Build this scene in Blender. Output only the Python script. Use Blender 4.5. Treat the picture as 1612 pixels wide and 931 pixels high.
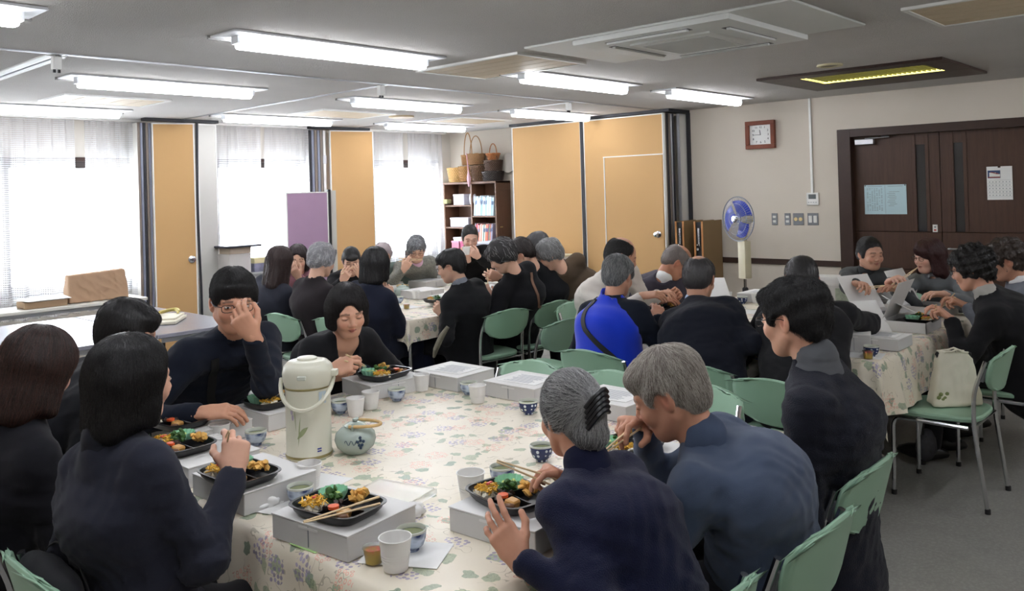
import bpy, bmesh, math, random
import numpy as np
from mathutils import Vector, Matrix, Euler
for o in list(bpy.data.objects): bpy.data.objects.remove(o, do_unlink=True)
scene = bpy.context.scene
COL = scene.collection
PI = math.pi
random.seed(7); NPR = np.random.RandomState(7)
# ---------------- camera
CAM_H = 1.6
cd = bpy.data.cameras.new('camera'); cam = bpy.data.objects.new('camera', cd); COL.objects.link(cam)
cd.sensor_width = 36; cd.lens = 29.37; cd.shift_y = -0.11; cd.clip_start = 0.05; cd.clip_end = 200
_y, _p, _r = math.radians(47.2265), math.radians(.4817), math.radians(-1.6526)
_f = Vector((math.sin(_y)*math.cos(_p), math.cos(_y)*math.cos(_p), math.sin(_p)))
_rt = Vector((math.cos(_y), -math.sin(_y), 0)); _up = _rt.cross(_f)
_r2 = _rt*math.cos(_r) + _up*math.sin(_r); _u2 = -_rt*math.sin(_r) + _up*math.cos(_r)
cam.matrix_world = Matrix(((_r2.x, _u2.x, -_f.x, 0), (_r2.y, _u2.y, -_f.y, 0), (_r2.z, _u2.z, -_f.z, CAM_H), (0, 0, 0, 1)))
scene.camera = cam
# ---------------- sky and exposure
world = bpy.data.worlds.new('world'); scene.world = world; world.use_nodes = True
bg = world.node_tree.nodes['Background']; bg.inputs[0].default_value = (.86, .93, 1, 1); bg.inputs[1].default_value = 11.0
TUBE_POWER = 12.0
scene.view_settings.view_transform = 'Standard'; scene.view_settings.look = 'None'
scene.view_settings.exposure = 1.0; scene.view_settings.gamma = 1
# ---------------- materials
def srgb(c):
    return tuple(((v/255+.055)/1.055)**2.4 if v > 10 else v/255/12.92 for v in c)
class NT:
    def __init__(s, name):
        s.m = bpy.data.materials.new(name); s.m.use_nodes = True; s.t = s.m.node_tree; s.b = s.t.nodes['Principled BSDF']
        s.out = s.t.nodes['Material Output']
    def n(s, typ, **kw):
        x = s.t.nodes.new(typ)
        for k, v in kw.items():
            if k in ('inputs',):
                for kk, vv in v.items():
                    if hasattr(vv, 'is_linked') or isinstance(vv, bpy.types.NodeSocket): s.t.links.new(vv, x.inputs[kk])
                    else: x.inputs[kk].default_value = vv
            else: setattr(x, k, v)
        return x
    def l(s, a, b): s.t.links.new(a, b)
    def coord(s, kind='Object'): return s.n('ShaderNodeTexCoord').outputs[kind]
    def mapping(s, vec, scale=(1,1,1), rot=(0,0,0), loc=(0,0,0)):
        return s.n('ShaderNodeMapping', inputs={'Vector': vec, 'Scale': scale, 'Rotation': rot, 'Location': loc}).outputs[0]
    def noise(s, vec, scale, detail=3, rough=.5, out='Fac'):
        return s.n('ShaderNodeTexNoise', inputs={'Vector': vec, 'Scale': scale, 'Detail': detail, 'Roughness': rough}).outputs[out]
    def ramp(s, fac, stops):
        r = s.n('ShaderNodeValToRGB'); s.l(fac, r.inputs[0]); e = r.color_ramp.elements
        while len(e) < len(stops): e.new(.5)
        for i, (p, c) in enumerate(stops):
            e[i].position = p; e[i].color = tuple(c)+(1,) if len(c) == 3 else c
        return r.outputs[0]
    def math(s, op, a, b=None, c=None, clamp=False):
        x = s.n('ShaderNodeMath', operation=op, use_clamp=clamp)
        for i, v in enumerate((a, b, c)):
            if v is None: continue
            if isinstance(v, (int, float)): x.inputs[i].default_value = v
            else: s.l(v, x.inputs[i])
        return x.outputs[0]
    def mix(s, fac, a, b, mode='MIX'):
        x = s.n('ShaderNodeMix', data_type='RGBA', blend_type=mode)
        for i, v in ((0, fac), (6, a), (7, b)):
            if isinstance(v, (int, float)): x.inputs[i].default_value = v
            elif isinstance(v, tuple): x.inputs[i].default_value = v if len(v) == 4 else v+(1,)
            else: s.l(v, x.inputs[i])
        return x.outputs[2]
    def bump(s, h, strength=.3, dist=.01):
        b = s.n('ShaderNodeBump', inputs={'Height': h, 'Strength': strength, 'Distance': dist}); s.l(b.outputs[0], s.b.inputs['Normal']); return b
    def set(s, **kw):
        for k, v in kw.items():
            k = k.replace('_', ' ')
            k = {'Base': 'Base Color', 'Specular': 'Specular IOR Level', 'Trans': 'Transmission Weight', 'Sheen': 'Sheen Weight', 'SheenR': 'Sheen Roughness', 'SSS': 'Subsurface Weight', 'Coat': 'Coat Weight'}.get(k, k)
            if isinstance(v, tuple) and len(v) == 3: v = v+(1,)
            if isinstance(v, bpy.types.NodeSocket): s.l(v, s.b.inputs[k])
            else: s.b.inputs[k].default_value = v
MATS = {}
def plain(name, rgb, rough=.6, metal=0., spec=.5, var=.08, nscale=8., bump=0., bscale=200., **kw):
    """procedural material: base colour with soft noise variation and fine bump"""
    if name in MATS: return MATS[name]
    n = NT(name); c = srgb(rgb); co = n.coord()
    f = n.noise(co, nscale, 3)
    col = n.mix(f, tuple(v*(1-var) for v in c), tuple(min(1, v*(1+var)) for v in c))
    n.set(Base=col, Roughness=rough, Metallic=metal, Specular=spec, **kw)
    if bump: n.bump(n.noise(co, bscale, 2), bump, .002)
    MATS[name] = n.m; return n.m
def emit(name, rgb, strength):
    n = NT(name); n.set(Base=srgb(rgb)); n.b.inputs['Emission Color'].default_value = srgb(rgb)+(1,); n.b.inputs['Emission Strength'].default_value = strength
    MATS[name] = n.m; return n.m
def fabric(name, rgb, rough=.9, sheen=.06, var=.12, weave=700., bump=.25, spec=.2, wrinkle=0.):
    if name in MATS: return MATS[name]
    n = NT(name); c = srgb(rgb); co = n.coord()
    f = n.noise(co, 5, 4); g = n.noise(co, weave, 2)
    a = n.mix(f, tuple(v*(1-var) for v in c), tuple(v*(1+var) for v in c))
    a = n.mix(n.math('MULTIPLY', g, .35), a, tuple(min(1, v*1.5+.004) for v in c))
    n.set(Base=a, Roughness=rough, Sheen=sheen, Specular=spec)
    h = g
    if wrinkle: h = n.math('ADD', n.math('MULTIPLY', n.noise(n.mapping(co, (1,1,.6)), 9, 3), wrinkle), g)
    n.bump(h, bump if not wrinkle else min(1, bump*1.6), .003 if not wrinkle else .012)
    MATS[name] = n.m; return n.m
# ---------------- object helpers
def obj(name, bm, m, parent=None, smooth=True, kind=None):
    me = bpy.data.meshes.new(name)
    if isinstance(bm, bmesh.types.BMesh):
        bm.to_mesh(me); bm.free()
    else:
        v, f = bm; me.from_pydata([tuple(x) for x in v], [], f)
    if m is not None:
        for mm in (m if isinstance(m, (list, tuple)) else [m]): me.materials.append(mm)
    if smooth and len(me.polygons):
        me.polygons.foreach_set('use_smooth', [True]*len(me.polygons))
        if smooth != 'all':
            try: me.set_sharp_from_angle(angle=math.radians(38))
            except Exception: pass
    o = bpy.data.objects.new(name, me); COL.objects.link(o)
    if parent is not None: o.parent = parent
    if kind: o['kind'] = kind
    return o
def obj_np(name, V, F, m, parent=None, col=None):
    """quads from numpy arrays"""
    me = bpy.data.meshes.new(name); nf = len(F); k = F.shape[1]
    me.vertices.add(len(V)); me.vertices.foreach_set('co', np.ascontiguousarray(V, dtype=np.float32).ravel())
    me.loops.add(nf*k); me.loops.foreach_set('vertex_index', np.ascontiguousarray(F, dtype=np.int32).ravel())
    me.polygons.add(nf); me.polygons.foreach_set('loop_start', np.arange(0, nf*k, k, dtype=np.int32))
    me.polygons.foreach_set('use_smooth', np.ones(nf, dtype=bool))
    me.update(calc_edges=True)
    if col is not None:
        a = me.color_attributes.new('Col', 'FLOAT_COLOR', 'POINT')
        c4 = np.ones((len(V), 4), dtype=np.float32); c4[:, :3] = col; a.data.foreach_set('color', c4.ravel())
    if m is not None: me.materials.append(m)
    o = bpy.data.objects.new(name, me); COL.objects.link(o)
    if parent is not None: o.parent = parent
    return o
def tag(o, label, cat, group=None, kind=None):
    o['label'] = label; o['category'] = cat
    if group: o['group'] = group
    if kind: o['kind'] = kind
    return o
def thing(name, label, cat, loc=(0,0,0), rz=0, group=None):
    o = bpy.data.objects.new(name, None); COL.objects.link(o); o.empty_display_size = .05
    o.location = loc; o.rotation_euler = (0, 0, rz)
    return tag(o, label, cat, group)
def struct(name, bm, m, parent=None, **k):
    o = obj(name, bm, m, parent, **k)
    if parent is None: o['kind'] = 'structure'
    return o
def dup(root, loc=None, rz=None, label=None, group=None, scale=None):
    r = root.copy(); COL.objects.link(r)
    if loc is not None: r.location = loc
    if rz is not None: r.rotation_euler = (0, 0, rz)
    if scale is not None: r.scale = scale
    if label: r['label'] = label
    if group: r['group'] = group
    for ch in list(root.children):
        c = ch.copy(); COL.objects.link(c); c.parent = r
        for g in list(ch.children):
            d = g.copy(); COL.objects.link(d); d.parent = c
    return r
def B(): return bmesh.new()
def box(bm, c, s, rot=None, bev=0., seg=1):
    """box by centre and full size"""
    M = Matrix.Translation(c)
    if rot is not None: M = M @ (rot if isinstance(rot, Matrix) else Euler(rot).to_matrix().to_4x4())
    g = bmesh.ops.create_cube(bm, size=1, matrix=M @ Matrix.Diagonal((s[0], s[1], s[2], 1)))
    if bev:
        vs = set(g['verts']); es = [e for e in bm.edges if e.verts[0] in vs and e.verts[1] in vs]
        bmesh.ops.bevel(bm, geom=es, offset=bev, segments=seg, profile=.7, affect='EDGES')
    return bm
def bx(bm, x0, x1, y0, y1, z0, z1, bev=0., seg=1):
    return box(bm, ((x0+x1)/2, (y0+y1)/2, (z0+z1)/2), (abs(x1-x0), abs(y1-y0), abs(z1-z0)), None, bev, seg)
def tube(bm, pts, r, n=8, cap=True, closed=False):
    pts = [Vector(p) for p in pts]; N = len(pts); rings = []; rr = r if hasattr(r, '__len__') else [r]*N
    prev = None
    for i, p in enumerate(pts):
        if closed: t = (pts[(i+1) % N]-pts[i-1])
        else: t = (pts[min(i+1, N-1)]-pts[max(i-1, 0)])
        if t.length < 1e-9: t = Vector((0,0,1))
        t.normalize()
        if prev is None:
            a = t.orthogonal().normalized()
        else:
            a = prev - t*prev.dot(t)
            a = a.normalized() if a.length > 1e-6 else t.orthogonal().normalized()
        prev = a; b = t.cross(a)
        rings.append([bm.verts.new(p + (a*math.cos(2*PI*k/n)+b*math.sin(2*PI*k/n))*rr[i]) for k in range(n)])
    for i in range(N if closed else N-1):
        A, C = rings[i], rings[(i+1) % N]
        for k in range(n): bm.faces.new((A[k], A[(k+1) % n], C[(k+1) % n], C[k]))
    if cap and not closed:
        bm.faces.new(rings[0][::-1]); bm.faces.new(rings[-1])
    return bm
def arc_path(pts, rad=.03, seg=4):
    """polyline with rounded corners"""
    P = [Vector(p) for p in pts]; out = [P[0]]
    for i in range(1, len(P)-1):
        a = (P[i-1]-P[i]); b = (P[i+1]-P[i]); r = min(rad, a.length*.45, b.length*.45)
        A = P[i]+a.normalized()*r; Bq = P[i]+b.normalized()*r
        for k in range(seg+1):
            t = k/seg; out.append(A*(1-t)**2 + P[i]*2*t*(1-t) + Bq*t*t)
    out.append(P[-1]); return out
def lathe(bm, prof, n=24, c=(0,0,0), cap0=False, cap1=False):
    rings = []
    for r, z in prof:
        if r < 1e-5: rings.append([bm.verts.new((c[0], c[1], c[2]+z))])
        else: rings.append([bm.verts.new((c[0]+r*math.cos(2*PI*k/n), c[1]+r*math.sin(2*PI*k/n), c[2]+z)) for k in range(n)])
    for A, C in zip(rings, rings[1:]):
        if len(A) == 1 and len(C) == 1: continue
        for k in range(n):
            if len(A) == 1: bm.faces.new((A[0], C[(k+1) % n], C[k]))
            elif len(C) == 1: bm.faces.new((A[k], A[(k+1) % n], C[0]))
            else: bm.faces.new((A[k], A[(k+1) % n], C[(k+1) % n], C[k]))
    if cap0 and len(rings[0]) > 1: bm.faces.new(rings[0][::-1])
    if cap1 and len(rings[-1]) > 1: bm.faces.new(rings[-1])
    bmesh.ops.recalc_face_normals(bm, faces=bm.faces[:])
    return bm
def blob(bm, c, r, sub=2, noise=0., rot=None, seed=0):
    M = Matrix.Translation(c)
    if rot is not None: M = M @ Euler(rot).to_matrix().to_4x4()
    g = bmesh.ops.create_icosphere(bm, subdivisions=sub, radius=1)
    rnd = random.Random(seed)
    S = Matrix.Diagonal((r[0], r[1], r[2], 1))
    for v in g['verts']:
        k = 1 + rnd.uniform(-noise, noise); v.co = M @ S @ (v.co*k)
    return bm
def lift(path): return [Vector(p) for p in path]
# ---------------- implicit surfaces (one smooth continuous skin for bodies, cloth and hair)
def smin(a, b, k):
    if k <= 0: return np.minimum(a, b)
    h = np.clip(.5+.5*(b-a)/k, 0, 1); return b*(1-h)+a*h-k*h*(1-h)
class Field:
    def __init__(s, lo, hi, res):
        s.lo = np.array(lo, dtype=np.float32); s.res = res
        s.n = np.maximum(np.ceil((np.array(hi)-np.array(lo))/res).astype(int)+1, 3)
        s.ax = [s.lo[i]+res*np.arange(s.n[i], dtype=np.float32) for i in range(3)]
        s.D = np.full(tuple(s.n), 1.0, dtype=np.float32)
        s.M = None
    def xf(s, M):  # local frame: primitives are given in local coords
        s.M = M; s.Mi = M.inverted() if M is not None else None
    def _pt(s, p):
        if s.M is not None: p = s.M @ Vector(p)
        return np.array(p, dtype=np.float32)
    def _blk(s, lo, hi, k):
        m = k*1.2+3*s.res
        i0 = np.clip(((lo-m-s.lo)/s.res).astype(int), 0, s.n); i1 = np.clip(((hi+m-s.lo)/s.res).astype(int)+2, 0, s.n)
        if (i1 <= i0).any(): return None
        sl = tuple(slice(a, b) for a, b in zip(i0, i1))
        X = s.ax[0][sl[0]][:, None, None]; Y = s.ax[1][sl[1]][None, :, None]; Z = s.ax[2][sl[2]][None, None, :]
        return sl, X, Y, Z
    def _put(s, sl, d, k, mode):
        D = s.D[sl]
        if mode == 'add': s.D[sl] = smin(D, d, k)
        elif mode == 'cut': s.D[sl] = -smin(-D, d, k)
        elif mode == 'and': s.D[sl] = -smin(-D, -d, k)
    def cap(s, a, b, ra, rb=None, k=.02, mode='add'):
        rb = ra if rb is None else rb
        a = s._pt(a); b = s._pt(b); r = max(ra, rb)
        q = s._blk(np.minimum(a, b)-r, np.maximum(a, b)+r, k)
        if q is None: return
        sl, X, Y, Z = q; ab = b-a; L = float(ab@ab)+1e-12
        t = np.clip(((X-a[0])*ab[0]+(Y-a[1])*ab[1]+(Z-a[2])*ab[2])/L, 0, 1)
        d = np.sqrt((X-a[0]-t*ab[0])**2+(Y-a[1]-t*ab[1])**2+(Z-a[2]-t*ab[2])**2)-(ra+(rb-ra)*t)
        s._put(sl, d, k, mode)
    def fcap(s, a, b, ra, rb, side, k=.02, mode='add'):
        """capsule with elliptic section: ra=(wide,deep) along side vector / other"""
        a = s._pt(a); b = s._pt(b); r = max(max(ra), max(rb))
        q = s._blk(np.minimum(a, b)-r, np.maximum(a, b)+r, k)
        if q is None: return
        sl, X, Y, Z = q; ab = b-a; L = float(ab@ab)+1e-12; sd = np.array(side, dtype=np.float32); u = ab/math.sqrt(L)
        sd = sd-u*(sd@u); sd /= np.linalg.norm(sd)
        t = np.clip(((X-a[0])*ab[0]+(Y-a[1])*ab[1]+(Z-a[2])*ab[2])/L, 0, 1)
        x, y, z = X-a[0]-t*ab[0], Y-a[1]-t*ab[1], Z-a[2]-t*ab[2]
        w = x*sd[0]+y*sd[1]+z*sd[2]; rest2 = np.maximum(x*x+y*y+z*z-w*w, 0)
        rw = ra[0]+(rb[0]-ra[0])*t; rd = ra[1]+(rb[1]-ra[1])*t
        k0 = np.sqrt((w/rw)**2+rest2/rd**2); k1 = np.sqrt((w/rw**2)**2+rest2/rd**4)+1e-9
        s._put(sl, k0*(k0-1)/k1, k, mode)
    def ell(s, c, r, rot=None, k=.02, mode='add'):
        c = s._pt(c); R = max(r)
        q = s._blk(c-R, c+R, k)
        if q is None: return
        sl, X, Y, Z = q; X, Y, Z = X-c[0], Y-c[1], Z-c[2]
        A = None
        if rot is not None: A = rot if isinstance(rot, Matrix) else Euler(rot).to_matrix()
        if s.M is not None: A = (s.M.to_3x3() @ A) if A is not None else s.M.to_3x3()
        if A is not None:
            A = np.array(A, dtype=np.float32)   # columns = axes
            x = X*A[0,0]+Y*A[1,0]+Z*A[2,0]; y = X*A[0,1]+Y*A[1,1]+Z*A[2,1]; z = X*A[0,2]+Y*A[1,2]+Z*A[2,2]
        else: x, y, z = X, Y, Z
        k0 = np.sqrt((x/r[0])**2+(y/r[1])**2+(z/r[2])**2); k1 = np.sqrt((x/r[0]**2)**2+(y/r[1]**2)**2+(z/r[2]**2)**2)+1e-9
        s._put(sl, k0*(k0-1)/k1, k, mode)
    def plane(s, p, nrm, k=0., mode='and'):
        """keep the side where (x-p).n < 0"""
        p = s._pt(p); nv = np.array((s.M.to_3x3() @ Vector(nrm)) if s.M is not None else nrm, dtype=np.float32); nv /= np.linalg.norm(nv)
        d = (s.ax[0][:, None, None]-p[0])*nv[0]+(s.ax[1][None, :, None]-p[1])*nv[1]+(s.ax[2][None, None, :]-p[2])*nv[2]
        s._put((slice(None),)*3, d, k, mode)
    def wobble(s, amp, freq, seed=0, stretch=(1,1,1)):
        rs = np.random.RandomState(seed); g = 0
        X, Y, Z = s.ax[0][:, None, None], s.ax[1][None, :, None], s.ax[2][None, None, :]
        for o in range(3):
            for _ in range(2):
                w = rs.normal(size=3)*freq*(1.7**o)*np.array(stretch); ph = rs.uniform(0, 6.28)
                g = g+np.sin(X*w[0]+Y*w[1]+Z*w[2]+ph)/(1.6**o)
        s.D += (amp*g/2).astype(np.float32)
    def crease(s, spots, freq, seed=0):
        """cloth creases: thin curved ridges around the given (centre, radius, amplitude) spots"""
        rs = np.random.RandomState(seed+77)
        for c, r, amp in spots:
            c = np.array(c, dtype=np.float32); q = s._blk(c-r*1.6, c+r*1.6, 0)
            w1 = rs.normal(size=3); w1 /= np.linalg.norm(w1); w2 = rs.normal(size=3)*freq*.35; w3 = rs.normal(size=3)*freq*.3; ph = rs.uniform(0, 6.28)
            if q is None: continue
            sl, X, Y, Z = q; X, Y, Z = X-c[0], Y-c[1], Z-c[2]; rr = (X*X+Y*Y+Z*Z)/(r*r)
            u = (X*w1[0]+Y*w1[1]+Z*w1[2])*freq+1.2*np.sin(X*w2[0]+Y*w2[1]+Z*w2[2]+ph)+.7*np.sin(X*w3[0]+Y*w3[1]+Z*w3[2])
            s.D[sl] += (amp*np.exp(-rr*1.3)*(np.abs(np.sin(u))**.7-.6)).astype(np.float32)
    def seam(s, p, nrm, c, r, amp):
        q = s._blk(np.array(c, dtype=np.float32)-r, np.array(c, dtype=np.float32)+r, 0)
        if q is None: return
        sl, X, Y, Z = q; nv = Vector(nrm).normalized(); d = (X-p[0])*nv.x+(Y-p[1])*nv.y+(Z-p[2])*nv.z; w = np.clip(1.4-np.sqrt((X-c[0])**2+(Y-c[1])**2+(Z-c[2])**2)/r*1.4, 0, 1)
        s.D[sl] += (amp*w*np.exp(-(d/.007)**2)-amp*.7*w*np.exp(-((d-.02)/.014)**2)).astype(np.float32)
    def mesh(s):
        D = s.D.copy()
        for ax_ in range(3):   # close the border
            sl = [slice(None)]*3; sl[ax_] = 0; D[tuple(sl)] = 1; sl[ax_] = -1; D[tuple(sl)] = 1
        I = D < 0; n = s.n
        C = np.zeros(tuple(n-1), dtype=np.int8)
        for i in (0, 1):
            for j in (0, 1):
                for k in (0, 1): C += I[i:n[0]-1+i, j:n[1]-1+j, k:n[2]-1+k]
        act = (C > 0) & (C < 8); idx = np.argwhere(act); m = len(idx)
        if m == 0: return np.zeros((0, 3)), np.zeros((0, 4), int)
        num = np.full(tuple(n-1), -1, dtype=np.int32); num[act] = np.arange(m)
        acc = np.zeros((m, 3), dtype=np.float32); cnt = np.zeros(m, dtype=np.float32)
        i, j, k = idx.T
        val = {(a, b, c): D[i+a, j+b, k+c] for a in (0, 1) for b in (0, 1) for c in (0, 1)}
        for a, b in [((x, y, z), (x+(d == 0), y+(d == 1), z+(d == 2))) for x in (0, 1) for y in (0, 1) for z in (0, 1) for d in range(3) if (x, y, z)[d] == 0]:
            va, vb = val[a], val[b]; c = (va < 0) != (vb < 0); t = np.where(c, va/np.where(c, va-vb, 1), 0)
            for ax_ in range(3): acc[:, ax_] += np.where(c, a[ax_]+t*(b[ax_]-a[ax_]), 0)
            cnt += c
        V = s.lo+s.res*(idx+acc/cnt[:, None])
        Fs = []
        for d in range(3):
            u, v = (d+1) % 3, (d+2) % 3
            s0 = [slice(None)]*3; s1 = [slice(None)]*3; s0[d] = slice(0, -1); s1[d] = slice(1, None)
            e = I[tuple(s0)] != I[tuple(s1)]
            inside = I[tuple(s0)]
            # skip border edges
            for q in (u, v):
                z = [slice(None)]*3; z[q] = 0; e[tuple(z)] = False; z[q] = -1; e[tuple(z)] = False
            E = np.argwhere(e); fl = inside[e]
            du = np.zeros(3, int); du[u] = 1; dv = np.zeros(3, int); dv[v] = 1
            g = lambda P: num[P[:, 0], P[:, 1], P[:, 2]]
            a, b, c, dd = g(E-du-dv), g(E-dv), g(E), g(E-du)
            Q = np.stack([a, b, c, dd], 1); Q[~fl] = Q[~fl][:, ::-1]; Fs.append(Q)
        return V, np.concatenate(Fs)
    def sample(s, P):
        q = (P-s.lo)/s.res; q = np.clip(q, 0, np.array(s.n)-1.001); i = q.astype(int); f = q-i; r = 0
        for a in (0, 1):
            for b in (0, 1):
                for c in (0, 1):
                    w = (f[:, 0] if a else 1-f[:, 0])*(f[:, 1] if b else 1-f[:, 1])*(f[:, 2] if c else 1-f[:, 2])
                    r = r+w*s.D[i[:, 0]+a, i[:, 1]+b, i[:, 2]+c]
        return r
    def grad(s, P):
        e = s.res; g = np.stack([s.sample(P+np.eye(3)[k]*e)-s.sample(P-np.eye(3)[k]*e) for k in range(3)], 1)
        return g/(np.linalg.norm(g, axis=1, keepdims=True)+1e-9)
# ================= THE ROOM =================
XR, YW, ZC = 7.87, 8.42, 2.4
XL, YB = -1.3, -2.2
m_wall = plain('wallpaper', (206,197,184), .92, var=.03, nscale=3, bump=.25, bscale=260)
m_wallw = plain('wallpaper_window_side', (208,202,192), .92, var=.03, nscale=3, bump=.25, bscale=260)
m_brown = plain('dark_brown_wood', (58,40,33), .45, var=.2, nscale=14, spec=.4)
m_white = plain('white_paint', (228,228,224), .5)
m_black = plain('black_rubber', (22,22,24), .6)
m_alu = plain('aluminium', (185,186,190), .35, metal=.85, var=.05)
m_chrome = plain('chrome', (200,202,205), .16, metal=1., var=.03)
m_greyp = plain('grey_painted_panel', (196,194,188), .7, var=.03)
# ceiling: rough sprayed plaster
n = NT('ceiling_plaster'); co = n.coord()
f = n.noise(co, 150, 3, .6); g = n.noise(co, 2.5, 2)
n.set(Base=n.mix(g, srgb((214,210,206)), srgb((224,220,216))), Roughness=.95, Specular=.1)
n.bump(n.ramp(f, [(.35, (0,0,0)), (.62, (1,1,1))]), .9, .006); m_ceil = n.m
# floor: worn grey vinyl
n = NT('floor_vinyl'); co = n.coord()
a = n.noise(co, 2.2, 4, .6); b = n.noise(co, 60, 3, .7)
c = n.mix(a, srgb((128,127,122)), srgb((150,149,143)))
c = n.mix(n.ramp(b, [(.45, (0,0,0)), (.7, (.5,.5,.5))]), c, srgb((172,171,165)))
c = n.mix(n.ramp(n.noise(co, 7, 4, .65), [(.5, (0,0,0)), (.75, (.35,.35,.35))]), c, srgb((104,103,100)))
n.set(Base=c, Roughness=n.math('ADD', n.math('MULTIPLY', n.noise(co, 5, 4), .3), .2), Specular=.45)
n.bump(b, .06, .002); m_floor = n.m
# dark door timber with upright grain
def timber(name, c0, c1, scale=(14, 14, .8), rough=.42, sc=3.):
    n = NT(name); co = n.coord(); v = n.mapping(co, scale)
    f = n.noise(v, sc, 6, .65); g = n.noise(n.mapping(co, tuple(x*6 for x in scale)), sc, 2)
    n.set(Base=n.mix(n.math('ADD', n.math('MULTIPLY', f, .75), n.math('MULTIPLY', g, .3)), srgb(c0), srgb(c1)), Roughness=rough, Specular=.35)
    n.bump(g, .12, .001); MATS[name] = n.m; return n.m
m_door = timber('door_timber', (50,33,26), (92,66,53))
m_tan = plain('tan_partition_cloth', (196,157,106), .82, var=.05, nscale=1.2, bump=.12, bscale=500)
m_shelf = timber('bookcase_timber', (84,56,40), (118,84,62), (3,3,.6))

struct('floor', bx(B(), XL, XR+.1, YB, YW+.1, -.06, 0), m_floor, smooth=False)
# ceiling with recessed rail grooves left as real gaps
bm = B(); gx = [1.66, 3.88, 6.08]; gy = 4.80; gw = .012
xs = [XL]+gx+[XR+.1]
bx(bm, XL, XR+.1, YB, gy-gw, ZC, ZC+.08)
for i in range(4):
    x0 = xs[i]+(gw if i else 0); x1 = xs[i+1]-(gw if i < 3 else 0)
    bx(bm, x0, x1, gy+gw, YW+.1, ZC, ZC+.08)
bx(bm, XL, XR+.1, YB, YW+.1, ZC+.08, ZC+.12)
struct('ceiling', bm, m_ceil, smooth=False)
bm = B()
for y in (gy-gw, gy+gw): box(bm, ((XL+7.5)/2, y, ZC), (7.5-XL, .005, .012))
for x in gx:
    for d in (-gw, gw): box(bm, (x+d, (gy+YW)/2, ZC), (.005, YW-gy, .012))
struct('trim_1', bm, m_alu, smooth=False)
bm = B(); box(bm, (1.62, 6.2, ZC-.004), (.05, 2.7, .008)); box(bm, (1.69, 6.2, ZC-.004), (.03, 2.7, .008))
struct('trim_2', bm, m_white, smooth=False)
# walls
bm = B(); W = .12
wins = [(.35, 1.5), (2.38, 3.6), (4.40, 5.60), (6.46, 7.60)]; ZS, ZH = .78, 2.0
x = XL
for a, b in wins+[(XR+.1, None)]:
    bx(bm, x, a, YW, YW+W, 0, ZC)
    if b is None: break
    bx(bm, a, b, YW, YW+W, 0, ZS); bx(bm, a, b, YW, YW+W, ZH, ZC); x = b
struct('wall_back', bm, m_wallw, smooth=False)
bm = B(); DY0, DY1, DZ = 1.36, 3.02, 2.03
bx(bm, XR, XR+W, YB, DY0, 0, ZC); bx(bm, XR, XR+W, DY1, YW, 0, ZC); bx(bm, XR, XR+W, DY0, DY1, DZ, ZC)
struct('wall_right', bm, m_wall, smooth=False)
struct('wall_left', bx(B(), XL-W, XL, YB, YW, 0, ZC), m_wall, smooth=False)
struct('wall_front', bx(B(), XL, XR+W, YB-W, YB, 0, ZC), m_wall, smooth=False)
for i, (y0, y1) in enumerate(((DY1+.05, 7.3), (YB, DY0-.05))):
    struct('trim_%d' % (3+i), bx(B(), XR-.018, XR, y0, y1, .785, .84, .003), m_brown, smooth=False)
struct('baseboard_right', bx(B(), XR-.012, XR, DY1+.05, YW, 0, .07), m_brown, smooth=False)
struct('baseboard_back', bx(B(), XL, XR-.02, YW-.012, YW, 0, .07), m_brown, smooth=False)
# windows
m_frame = plain('brown_window_metal', (60,50,46), .5, var=.1)
n = NT('window_glass'); n.set(Base=(1,1,1), Roughness=0.0, Trans=1.0); n.b.inputs['IOR'].default_value = 1.01; m_glass = n.m
for i, (a, b) in enumerate(wins):
    bm = B(); t = .045
    bx(bm, a, b, YW+.02, YW+.09, ZH-t, ZH); bx(bm, a, b, YW+.02, YW+.09, ZS, ZS+t)
    bx(bm, a, a+t, YW+.02, YW+.09, ZS+t, ZH-t); bx(bm, b-t, b, YW+.02, YW+.09, ZS+t, ZH-t)
    w = struct('window_%d' % (i+1), bm, m_frame, smooth=False)
    c = (a+b)/2
    for k, (p, q, y) in enumerate(((a+t, b-t, YW+.05),)):
        bm = B(); s = .03
        bx(bm, p, q, y-.01, y+.01, ZS+t, ZS+t+s); bx(bm, p, q, y-.01, y+.01, ZH-t-s, ZH-t)
        bx(bm, p, p+s, y-.01, y+.01, ZS+t+s, ZH-t-s); bx(bm, q-s, q, y-.01, y+.01, ZS+t+s, ZH-t-s)
        so = obj('sash', bm, m_frame, w, smooth=False)
        obj('pane', bx(B(), p+s, q-s, y-.002, y+.002, ZS+t+s, ZH-t-s), m_glass, so, smooth=False)
    obj('window_sill', bx(B(), a-.04, b+.04, YW-.05, YW+.02, ZS-.03, ZS, .004), m_frame, w, smooth=False)
    obj('window_head', bx(B(), a-.03, b+.03, YW-.02, YW+.02, ZH-.01, ZH+.03, .003), m_brown, w, smooth=False)
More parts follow.
